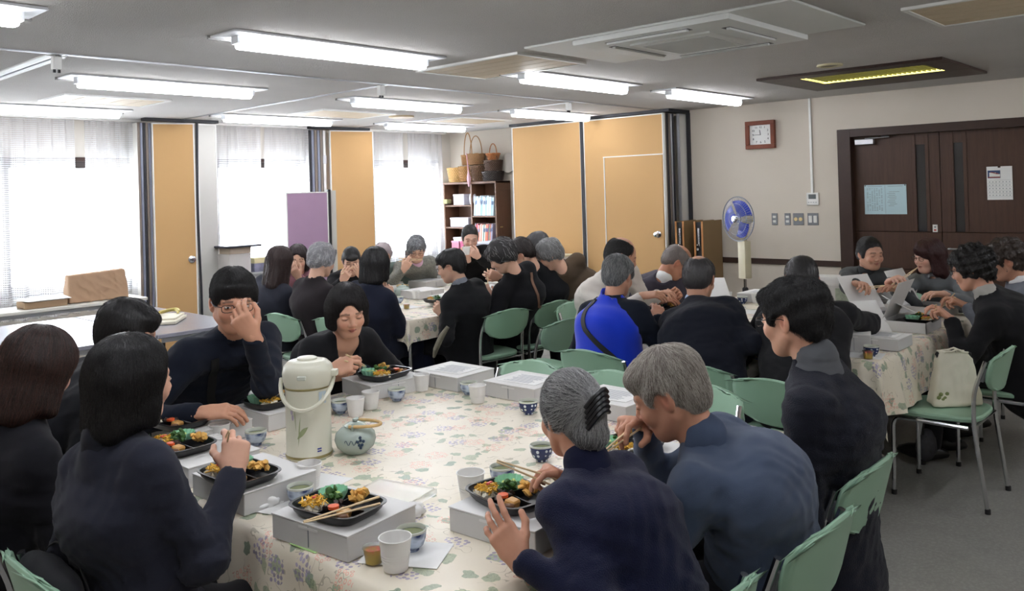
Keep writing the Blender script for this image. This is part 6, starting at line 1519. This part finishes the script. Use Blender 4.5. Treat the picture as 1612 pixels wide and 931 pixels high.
chopsticks('wooden chopsticks laid across the nearest bento tray', (1.226, 1.723, 0.822), (1.153, 1.739, 0.820), .008, .09, .2)
bento('black bento tray in front of the woman in velvet', 'of the woman in velvet', at_top((1.585, 1.505), ZT_), -10, seed=2)
bento('black bento tray of the woman raising chopsticks', 'of the woman raising chopsticks', at_top((1.225, 2.24), ZT_), 4, seed=3)
bento('black bento tray of the brown-haired woman at the left', 'of the brown-haired woman', at_top((1.25, 2.66), ZT_), 2, True, 4)
bento('black bento tray of the man with the pale collar', 'of the man with the pale collar', at_top((1.38, 2.95), ZT_), 6, True, 5)
bento('black bento tray of the young man in glasses', 'of the young man in glasses', at_top((1.76, 2.93), ZT_), 95, True, 6)
bento('black bento tray of the smiling woman in black', 'of the smiling woman', at_top((2.32, 2.95), ZT_), 96, True, 7)
bento('black bento tray of the elderly man in blue-grey', 'of the elderly man', at_top((2.12, 1.51), ZT_), 80, True, 8)
# paper cups and tea cups
m_cup = plain('white_paper_cup', (232,231,228), .55, var=.02, Trans=.0)
n = NT('blue_china'); co = n.coord(); v = n.n('ShaderNodeTexVoronoi', inputs={'Vector': co, 'Scale': 58., 'Randomness': .35}); 
sz_ = n.n('ShaderNodeSeparateXYZ', inputs={0: co}); dots = n.math('LESS_THAN', v.outputs['Distance'], .30)
n.set(Base=n.mix(dots, srgb((38,52,98)), srgb((214,222,232))), Roughness=.2, Specular=.6); m_china = n.m
n = NT('blue_china_blocks'); co = n.coord(); v = n.n('ShaderNodeTexVoronoi', inputs={'Vector': n.mapping(co, (1,1,1.5)), 'Scale': 40., 'Randomness': 1.}); 
n.set(Base=n.mix(n.ramp(v.outputs['Distance'], [(.2, (0,0,0)), (.75, (1,1,1))]), srgb((44,62,110)), srgb((190,204,222))), Roughness=.2, Specular=.6); m_china2 = n.m
m_glaze = plain('pale_glaze', (206,210,200), .2); m_tea = plain('green_tea', (128,134,98), .12)
CUP = [None, None, None]
def paper_cup(label, p, s=1., group='white paper cups'):
    p = inT(p, .05)
    if CUP[0] is None:
        t = thing('paper_cup', label, 'cup', (p[0], p[1], TZ+.003), 0, group)
        obj('cup_wall', lathe(B(), [(.0265,0),(.0275,.001),(.029,.012),(.0365,.070),(.0355,.0702),(.028,.013),(.0,.006)], 28, cap0=True), m_cup, t)
        obj('rim', tube(B(), [(.0365*math.cos(2*PI*k/28), .0365*math.sin(2*PI*k/28), .0705) for k in range(28)], .0017, 5, closed=True), m_cup, t)
        bm = B()
        for z in (.024, .03, .036): tube(bm, [((.0296+.0075*(z-.012)/.058)*math.cos(2*PI*k/28), (.0296+.0075*(z-.012)/.058)*math.sin(2*PI*k/28), z) for k in range(28)], .0007, 4, closed=True)
        obj('ridges', bm, m_cup, t); CUP[0] = t
    else: t = dup(CUP[0], (p[0], p[1], TZ+.003), 0, label)
    t.scale = (s, s, s); return t
def tea_cup(label, p, kind=0, group='small blue and white tea cups'):
    i = 1+kind; p = inT(p, .05)
    if CUP[i] is None:
        t = thing('tea_cup', label, 'cup', (p[0], p[1], TZ+.003), 0, group)
        obj('cup_bowl', lathe(B(), [(.017,0),(.019,0),(.0195,.006),(.030,.014),(.036,.03),(.0375,.05),(.0365,.052),(.0345,.05),(.033,.03),(.026,.017),(0,.012)], 30), m_china if kind == 0 else m_china2, t)
        obj('rim', lathe(B(), [(.0378,.047),(.0378,.0515),(.036,.053),(.034,.049),(.0335,.042)], 30), m_glaze, t)
        obj('tea', lathe(B(), [(.034,.041),(0,.041)], 24), m_tea, t); CUP[i] = t
    else: t = dup(CUP[i], (p[0], p[1], TZ+.003), 0, label)
    return t
m_clear = NT('clear_plastic'); m_clear.set(Base=(.98,.99,.99), Roughness=.3, Trans=1., Specular=.05); m_clear.b.inputs['IOR'].default_value = 1.08; m_clear = m_clear.m
m_jelly = plain('amber_jelly', (196,170,84), .2, Trans=.3)
def jelly(label, p, z=TZ+.004):
    p = inT(p, .05); t = thing('dessert_cup', label, 'cup', (p[0], p[1], z), 0, 'small clear dessert cups')
    obj('jelly', lathe(B(), [(0,.001),(.019,.001),(.023,.026),(0,.026)], 20), m_jelly, t); obj('cup_wall', lathe(B(), [(.0195,0),(.0245,.034),(.0275,.035),(.0275,.037),(0,.0385)], 20, cap0=True), m_clear, t)
    bm = B(); 
    for k in range(5): blob(bm, (.012*math.cos(k*1.3), .012*math.sin(k*1.3), .028), (.005,.005,.003), 1)
    obj('fruit', bm, m_pink, t); return t
def sheet(label, c, rz, s=(.15, .2), name='paper_mat', cat='paper mat', z=TZ+.0028, rx=0.):
    c = inT(c, .12); o = obj(name, box(B(), (0,0,0), (s[0], s[1], .0012)), m_paper, smooth=False); o.location = (c[0], c[1], z); o.rotation_euler = (rx, 0, math.radians(rz)); return tag(o, label, cat, 'paper mats')
def crumple(label, c, r, seed, name='napkin', z=TZ+.003):
    c = inT(c, .08); bm = B(); blob(bm, (0,0,0), (1,1,1), 4); rnd = random.Random(seed); ws = [(rnd.uniform(-4,4), rnd.uniform(-4,4), rnd.uniform(-4,4), rnd.uniform(0,6)) for _ in range(6)]
    for v in bm.verts:
        d = sum(abs(math.sin(v.co.x*a_+v.co.y*b_+v.co.z*c_+p_)) for a_, b_, c_, p_ in ws)/6; k = .55+.75*d; v.co = Vector((v.co.x*r[0]*k, v.co.y*r[1]*k, max(-.0, v.co.z*r[2]*k+r[2]*.4)))
    o = obj(name, bm, m_paper); o.location = (c[0], c[1], z); return tag(o, label, 'napkin', 'crumpled tissues')
paper_cup('white paper cup nearest the camera, beside the dessert cup', (1.236, 1.548, 0.720), 1.05)
tea_cup('blue and white tea cup right behind the nearest paper cup', (1.327, 1.599, 0.720), 1)
jelly('dessert cup of amber jelly beside the nearest paper cup', (1.224, 1.615, 0.720))
sheet('white paper mat under the nearest cups', (1.307, 1.594, 0.722), 30, (.14, .2))
paper_cup('white paper cup on the mat behind the nearest box', (1.423, 2.183, 0.720)); tea_cup('blue tea cup tucked behind the nearest tray', (1.327, 2.085, 0.720), 1)
sheet('white paper mat left of the clear plastic lid', (1.458, 2.227, 0.722), 15, (.13, .22)); sheet('white paper mat under the crumpled napkin', (1.236, 2.129, 0.722), 20, (.13, .16))
crumple('crumpled white tissue between the two nearest left boxes', (1.260, 2.160, 0.720), (.05,.04,.022), 2); crumple('bunched clear-white wrapper right of the nearest box', (1.477, 1.770, 0.720), (.03,.028,.022), 5)
t = thing('clear_cover', 'clear plastic bento cover lying behind the nearest box', 'cover', (1.525, 1.916, 0.723), .25)
obj('cover_top', bx(B(), -.07, .07, -.1, .1, .014, .0155, .004), m_clear, t, smooth=False); bm = B()
for a_ in ((-.074,-.07,-.104,.104),(.07,.074,-.104,.104),(-.07,.07,-.104,-.1),(-.07,.07,.1,.104)): bx(bm, a_[0], a_[1], a_[2], a_[3], 0, .016)
obj('cover_rim', bm, m_clear, t, smooth=False)
for i, (lab, p, k) in enumerate((('white paper cup right of the thermos, nearer one', (1.998, 2.728, 0.720), 1.), ('white paper cup right of the thermos, farther one', (2.101, 2.765, 0.720), 1.), ('white paper cup in front of the box at the far corner', (2.435, 2.833, 0.720), 1.),
    ('white paper cup before the empty left chair', (2.435, 2.482, 0.720), 1.), ('white paper cup behind the velvet woman tray', (1.655, 1.724, 0.720), 1.08), ('white paper cup behind the raised hand, far one', (1.471, 2.821, 0.720), 1.), ('white paper cup beside the raised hand, partly hidden', (1.407, 2.673, 0.720), .95))): paper_cup(lab, p, k)
for lab, p, k in (('blue tea cup just right of the thermos', (1.984, 2.810, 0.720), 1), ('blue checked tea cup between paper cups and the smiling woman box', (2.252, 2.783, 0.720), 1), ('blue tea cup in front of the far corner box, beside a paper cup', (2.511, 2.613, 0.720), 1), ('navy tea cup with white dots before the middle empty chair', (2.429, 2.195, 0.720), 0),
    ('navy dotted tea cup left of the velvet woman ear', (2.034, 1.786, 0.720), 0), ('tea cup behind the velvet woman tray', (1.803, 1.742, 0.720), 1), ('blue tea cup left of the thermos by the raised hand', (1.545, 2.701, 0.720), 1), ('blue tea cup beside the left lunch boxes', (1.393, 2.827, 0.720), 1), ('blue tea cup between the two left paper cups', (1.397, 2.730, 0.720), 1)): tea_cup(lab, p, k)
crumple('tissue in the hand shadow of the velvet woman', (1.932, 1.675, 0.720), (.03,.025,.02), 8)
tag(obj('green_napkin', box(B(), (1.164, 1.82, TZ+.003), (.012, .1, .0012), (0,0,.08)), plain('lime_paper', (186,220,150), .7), smooth=False), 'thin lime green strip peeking from under the nearest box', 'paper')
# ---- air pot
m_pot = plain('ivory_thermos', (212,211,194), .28, var=.03, spec=.5); m_gold = plain('dull_gold_band', (150,140,96), .35, metal=.4)
t = thing('thermos', 'tall ivory air pot thermos with carrying handle on the near table', 'thermos', (1.598, 2.448, 0.722), math.radians(-50))
obj('body', lathe(B(), [(0,0),(.074,0),(.077,.004),(.077,.016),(.0755,.02),(.075,.2),(.0745,.238)], 44), m_pot, t)
obj('base_band', lathe(B(), [(.0775,.006),(.0785,.008),(.0785,.013),(.0775,.015)], 44), m_gold, t); obj('upper_band', lathe(B(), [(.0752,.232),(.0768,.234),(.0768,.238),(.0752,.24)], 44), m_gold, t)
bm = B(); lathe(bm, [(.0745,.238),(.078,.243),(.082,.262),(.083,.285),(.078,.306),(.064,.320),(.045,.325),(0,.326)], 44)
for v in bm.verts: v.co.x *= 1.0+.05*(v.co.x > 0)
obj('lid', bm, m_pot, t)
obj('push_button', lathe(B(), [(.034,.322),(.034,.330),(.028,.333),(0,.334)], 28), m_pot, t)
bm = B(); bx(bm, .066, .104, -.017, .017, .268, .29, .008, 2); obj('spout', bm, m_pot, t); obj('lid_latch', bx(B(), -.01, .02, -.087, -.078, .27, .285, .003), m_glaze, t, smooth=False)
hd = [(.0+.012*math.sin(a_), -.088*math.cos(a_), .262-.088*math.sin(a_)) for a_ in np.linspace(0, PI, 18)]
bm = B(); tube(bm, [Vector((p[0]+.082*math.sin(a_)*1.02, p[1], p[2])) for p, a_ in zip(hd, np.linspace(0, PI, 18))], .0072, 8); ho_ = obj('carry_handle', bm, m_pot, t); ho_.rotation_euler = (0, 0, math.radians(-85))
def decal(parent, name, m, pts_az, R_=.0762):   # thin printed shape on the round body: list of (angle, z) polygons
    bm = B()
    for poly in pts_az:
        bm.faces.new([bm.verts.new((R_*math.cos(a_), R_*math.sin(a_), z_)) for a_, z_ in poly])
    return obj(name, bm, m, parent, smooth=False)
def leafpoly(a0, z0, da, dz, n=7, w=.10):
    L_ = []; 
    for k in range(n+1): q = k/n; L_.append((a0+da*q-w*math.sin(PI*q)*.5, z0+dz*q+.01*math.sin(PI*q)))
    for k in range(n-1, 0, -1): q = k/n; L_.append((a0+da*q+w*math.sin(PI*q)*.35, z0+dz*q-.006*math.sin(PI*q)))
    return L_
az0 = math.atan2(-2.1, -1.6)+math.radians(50)
decal(t, 'printed_leaf', plain('pale_green_print', (160,170,128), .4), [leafpoly(az0-.45, .075, .5, .04), leafpoly(az0-.4, .05, .12, .1, w=.05), leafpoly(az0-.5, .1, -.05, .08, w=.06)])
decal(t, 'printed_flower', plain('lilac_print', (180,168,190), .4), [[(az0-.72+.07*math.cos(q), .165+.012*math.sin(q)) for q in np.linspace(0, 2*PI, 9)[:-1]], [(az0-.66+.06*math.cos(q), .145+.01*math.sin(q)) for q in np.linspace(0, 2*PI, 9)[:-1]]])
decal(t, 'blue_badge', plain('badge_blue', (62,72,150), .4), [[(az0+.42, .036), (az0+.62, .036), (az0+.62, .041), (az0+.42, .041)], [(az0+.42, .028), (az0+.62, .028), (az0+.62, .033), (az0+.42, .033)]])
decal(t, 'round_sticker', plain('sticker_blue', (190,204,214), .4), [[(az0+.55, .185), (az0+.95, .185), (az0+.95, .225), (az0+.55, .225)]])
# ---- teapot
m_cel = plain('pale_celadon', (166,180,172), .22, var=.06, spec=.6); m_wick = plain('cane_handle', (206,172,116), .5, var=.15, nscale=60)
t = thing('teapot', 'round pale celadon teapot with cane handle and blue painted grapes', 'teapot', (1.717, 2.350, 0.722), math.radians(-47))
obj('body', lathe(B(), [(0,.0),(.038,.0),(.042,.004),(.062,.022),(.070,.045),(.066,.066),(.050,.082),(.034,.088),(.032,.091)], 40), m_cel, t)
l_ = obj('lid', lathe(B(), [(.036,.089),(.037,.092),(.026,.100),(.008,.104)], 28), m_cel, t); obj('lid_knob', lathe(B(), [(.005,.103),(.009,.108),(.008,.114),(0,.117)], 14), m_cel, l_)
obj('spout', tube(B(), [(-.008,.056,.045), (-.01,.078,.06), (-.012,.09,.08), (-.013,.096,.086)], [.016,.012,.009,.008], 12), m_cel, t)
for y in (-.042, .042): obj('handle_lug', tube(B(), [(0, y*1.0, .083), (0, y*1.12, .098), (0, y*.95, .104)], .006, 6), m_cel, t)
obj('handle', tube(B(), [(.088*math.sin(a_), .046*math.cos(a_), .098-.004*math.sin(a_)) for a_ in np.linspace(-.15, PI+.15, 18)], .0055, 8), m_wick, t)
az1 = math.atan2(-2.1, -1.68)+math.radians(47)
bm = B()
for k, (da, dz) in enumerate(((0,0),(.14,.004),(.28,0),(.07,-.011),(.21,-.011),(.14,-.02),(.12,.014))):
    z_ = .052+dz; blob(bm, (.0693*math.cos(az1+.15+da), .0693*math.sin(az1+.15+da), z_), (.006,.006,.006), 1)
obj('painted_grapes', bm, plain('cobalt_paint', (52,72,96), .3), t)
bm = B(); tube(bm, [(.0698*math.cos(az1-.5+.6*q), .0698*math.sin(az1-.5+.6*q), .05+.008*math.sin(q*14)) for q in np.linspace(0, 1, 14)], .0012, 4); obj('painted_vine', bm, plain('cobalt_paint', ()), t)
# ---- right table
def flap_box(label, c, rz, open_=1.2, s=(.24,.28,.06)):
    c = inT(c, .15)
    t = thing('lunch_box', label, 'box', (c[0], c[1], TZ+.003), math.radians(rz), 'opened lunch boxes'); a, b, h = s[0]/2, s[1]/2, s[2]
    bm = B(); bx(bm, -a, a, -b, b, 0, .003)
    for q in ((-a, -a+.003, -b, b), (a-.003, a, -b, b), (-a, a, -b, -b+.003), (-a, a, b-.003, b)): bx(bm, q[0], q[1], q[2], q[3], .003, h)
    obj('box_body', bm, m_card, t, smooth=False)
    fl = obj('lid_flap', bx(B(), 0, s[0], -b, b, -.001, .001), m_cardl, t, smooth=False); fl.location = (a, 0, h); fl.rotation_euler = (0, -open_, 0)
    obj('tray_insert', bx(B(), -a+.01, a-.01, -b+.01, b-.01, .03, .036), m_tray, t, smooth=False); return t
lunch_box('closed lunch box with a sheet near the corner of the right table', (4.531, 1.503, 0.722), 0, (.22,.26,.06), sheet='printed sheet on the closed box near the right table corner')
lunch_box('lunch box on its side under the bending man arm', (4.347, 1.653, 0.722), 20, (.12,.16,.09))
flap_box('open lunch box with raised lid in front of the black-curled woman', (5.146, 1.553, 0.722), 90, 2.0)
bento('black bento tray inside the open box on the right table', 'in the open box on the right table', tuple(v+d for v, d in zip((5.184, 1.574, 0.722), (0,0,.042))), 90, False, 11)
flap_box('open lunch box with tilted white lid beside the dark grey blouse', (5.373, 1.841, 0.722), 70, 1.0)
flap_box('open lunch box between the two facing women on the right table', (6.297, 1.979, 0.722), 0, .7); flap_box('open lunch box in front of the grey-suited diner', (6.274, 1.703, 0.722), 85, 1.1)
sheet('white sheet standing crumpled among the boxes on the right table', (5.256, 1.689, 0.800), 30, (.2, .26), 'loose_sheet', 'paper', .83, .5)
sheet('white sheet leaning against the bending man box', (4.966, 1.783, 0.800), -40, (.16, .24), 'loose_sheet', 'paper', .80, .8)
crumple('crumpled white wrapping among the right table boxes', (5.751, 1.908, 0.720), (.07,.06,.06), 21); crumple('clear crumpled wrap near the grey-bloused woman', (6.097, 2.151, 0.720), (.06,.05,.05), 22)
tea_cup('blue tea cup on the mat at the right table corner', (4.246, 1.531, 0.720), 0); jelly('dessert cup on the mat at the right table corner', (4.104, 1.523, 0.720)); sheet('white paper mat at the right table corner', (4.152, 1.489, 0.722), 10, (.16, .22))
paper_cup('white paper cup on the right table, left half, behind the dotted tea cup', (5.677, 2.856, 0.720)); tea_cup('navy dotted tea cup on the right table beside a paper cup', (5.597, 2.925, 0.720), 0); paper_cup('white paper cup near the bowed bald man', (5.631, 3.066, 0.720))
lunch_box('lunch box in front of the man in the navy sweater', (4.182, 2.115, 0.722), 0); bento('black bento tray of the man in the navy sweater', 'of the man in the navy sweater', tuple(v+d for v, d in zip((4.207, 2.142, 0.722), (0,0,.069))), 0, False, 12)
lunch_box('closed lunch box at the far side of the right table before the fan', (5.882, 2.886, 0.722), 90, sheet='printed sheet on the box before the fan')
flap_box('open lunch box with a long raised lid beside the bald man', (5.314, 2.994, 0.722), 40, .5); sheet('white sheet lying flat in the middle of the right table', (5.273, 2.659, 0.722), 15, (.18, .24), 'loose_sheet', 'paper')
lunch_box('lunch box in front of the man in the blue vest', (4.582, 2.948, 0.722), 5); bento('black bento tray of the man in the blue vest', 'of the man in the blue vest', tuple(v+d for v, d in zip((4.642, 2.996, 0.722), (0,0,.069))), 5, False, 13)
t = thing('carrier_box', 'tall white carrier box standing on the right table behind the bending man', 'box', (5.78, 2.33, .722), .3)
obj('box_body', bx(B(), -.09, .09, -.12, .12, 0, .2, .006), m_card, t, smooth=False); obj('lid', bx(B(), -.095, .095, -.125, .125, .155, .215, .012, 2), m_cardl, t, smooth=False); obj('printed_panel', bx(B(), -.0915, -.0905, -.11, -.02, .02, .14), plain('green_grey_print', (168,178,160), .6, var=.4, nscale=60), t, smooth=False)
paper_cup('white paper cup on the right table near the standing carrier box', (5.243, 2.313, 0.720)); tea_cup('tea cup in the middle of the right table', (5.185, 2.024, 0.720), 1)
# ---- far table
lunch_box('closed lunch box with sheet in front of the tweed woman', (5.914, 6.566, 0.722), 92, sheet='printed sheet on the far box before the tweed woman'); lunch_box('second closed lunch box stacked forward on the far table', (5.146, 5.876, 0.722), 95, sheet='printed sheet on the far table box nearer the camera')
lunch_box('closed lunch box at the near right of the far table', (4.626, 5.342, 0.722), 90); lunch_box('lunch box in front of the woman with the cup', (6.302, 6.368, 0.722), 90, sheet='printed sheet on the box before the woman with the cup')
lunch_box('lunch box at the far end before the young woman in glasses', (4.986, 6.596, 0.722), 0); lunch_box('lunch box before the woman with the brown strap', (4.858, 4.785, 0.722), 0); lunch_box('lunch box before the bowed black jacket', (5.416, 5.093, 0.722), 0)
lunch_box('lunch box in front of the diner in the long black coat', (4.486, 4.826, 0.722), 5); bento('black bento tray of the diner in the long black coat', 'of the long black coat diner', tuple(v+d for v, d in zip((4.329, 4.815, 0.722), (0,0,.03))), 5, False, 14)
paper_cup('white paper cup on the far table, middle', (4.499, 5.275, 0.720)); paper_cup('white paper cup on the far table near its left corner', (4.681, 5.786, 0.720)); tea_cup('blue tea cup at the front of the far table', (4.270, 5.218, 0.720), 1); tea_cup('blue tea cup near the far teapot', (4.276, 5.353, 0.720), 1); jelly('dessert cup at the front edge of the far table', (4.091, 4.910, 0.720)); jelly('dessert cup beside the white coat-side cup', (4.678, 5.123, 0.720))
t2 = dup(t := [o for o in bpy.data.objects if o.name == 'teapot'][0], (4.539, 5.493, 0.722), 1.1, 'glossy round teapot on the far table', None)
crumple('white crumpled napkin on the far table before the tweed woman', (5.557, 6.507, 0.720), (.07,.06,.03), 31); sheet('white mat at the front edge of the far table', (4.149, 4.980, 0.722), 0, (.16, .2))
crumple('white bag of rice crackers beside the strap woman', (5.124, 5.008, 0.720), (.06,.05,.05), 33)
paper_cup('small white cup held by the woman with black turtleneck near the bookcase', (5.218, 5.410, 1.089)).location.z = 1.03
paper_cup('white paper cup held by the woman with the brown strap', (4.276, 4.221, 0.918)).location.z = .86
# white box tucked on the lap shelf of the navy dress woman
CT_ = (3.860, 4.863, 0.613)
shelf_ = tag(obj('under_shelf', bx(B(), 3.78, 4.3, 4.52, 5.3, CT_[2]-.012, CT_[2]-.001), m_lam, smooth=False), 'pale shelf hanging under the front corner of the far table', 'shelf')
tag(obj('white_carton', box(B(), (CT_[0], CT_[1], CT_[2]+.022), (.15, .1, .045), (0,0,.1), .002), plain('grey_card', (176,176,174), .8), smooth=False), 'flat white carton on the shelf under the far table beside the navy dress', 'box')
# ---- cloth bag on the chair
t = BAG = thing('cloth_bag', 'cream cloth bag with stuffed dark contents standing on the green chair', 'bag', (4.66, 1.27, .44), math.radians(-50))
Fb = Field((-.2,-.12,-.01), (.2,.12,.36), .009)
Fb.D[:] = -1
for p_, n_ in (((.125,0,.1), (1,0,.16)), ((-.125,0,.1), (-1,0,.16)), ((0,.052,.1), (0,1,.12)), ((0,-.052,.1), (0,-1,.12))): Fb.plane(p_, n_, .03)
Fb.plane((0,0,.0), (0,0,-1), .01); Fb.crease([((-.03,-.05,.12), .09, .008), ((.05,-.05,.18), .08, .007)], 55, 4); Fb.plane((0,0,.285), (0.1,0,1), .004); Fb.cap((-.085,0,.262), (.085,0,.262), .022, .022, 0, 'cut'); Fb.wobble(.0025, 24, 5)
obj_np('body', *Fb.mesh(), fabric('cream_cloth', ()), t)
bm = B()
for k in range(9): blob(bm, (-.08+.02*k, .005*math.sin(k*2.), .258+.01*math.cos(k*1.7)), (.02,.014,.02), 2, .2, seed=k)
obj('contents', bm, plain('dark_stuffing', (30,30,32), .7, var=.8, nscale=40), t)
for y in (-.04, .04): obj('handle', tube(B(), [(-.07+.14*q, y*.6-.012*math.sin(PI*q), .275+.02*math.sin(PI*q)+.004*math.sin(q*14)) for q in np.linspace(0, 1, 10)], .006, 6), fabric('cream_cloth', ()), t)
bm = B()
for k in range(5): blob(bm, (-.115+.012*k, -.062+.002*k, .05+.018*math.sin(k*2)), (.014,.004,.012), 1)
obj('printed_motif', bm, plain('olive_print', (132,140,90), .7), t)
BAG.scale = (.9, .9, .95)
# dark cushion against the front-left chair
t = thing('back_cushion', 'black rounded bag cushion leaning on the chair back behind the black-suited woman', 'cushion', (.72, 2.20, .46), math.radians(0))
Fc = Field((-.1,-.24,-.05), (.14,.24,.4), .01); Fc.fcap((0,0,.08), (-.015,0,.24), (.2,.05), (.17,.045), (0,1,0), .02); Fc.wobble(.003, 20, 2); obj_np('body', *Fc.mesh(), fabric('black_nylon', (24,25,30), .7, .05), t)
obj('zip', tube(B(), [(.02, .19*math.cos(a_), .12+.19*math.sin(a_)) for a_ in np.linspace(.1, PI-.1, 14)], .003, 5), m_black, t)
# small handbag hanging under the right table
t = thing('handbag', 'dark patterned handbag under the right table corner', 'bag', (5.010, 1.520, 0.459)); obj('body', blob(B(), (0,0,0), (.1,.05,.09), 3, .04), plain('dark_pattern', (52,52,58), .6, var=.9, nscale=30), t); obj('handle', tube(B(), [(-.06,0,.07), (-.04,0,.15), (.04,0,.15), (.06,0,.07)], .006, 6), m_black, t)
t.location.z = .1
tag(obj('cream_scarf', tube(B(), [(3.670, 3.996, 0.727), (3.641, 4.028, 0.666), (3.615, 4.057, 0.585), (3.639, 4.105, 0.526)], [.012,.02,.018,.01], 8), plain('cream_grey_cloth', (120,116,100), .8, var=.4, nscale=30)), 'cream patterned scarf hanging at the side of the long black coat', 'scarf')
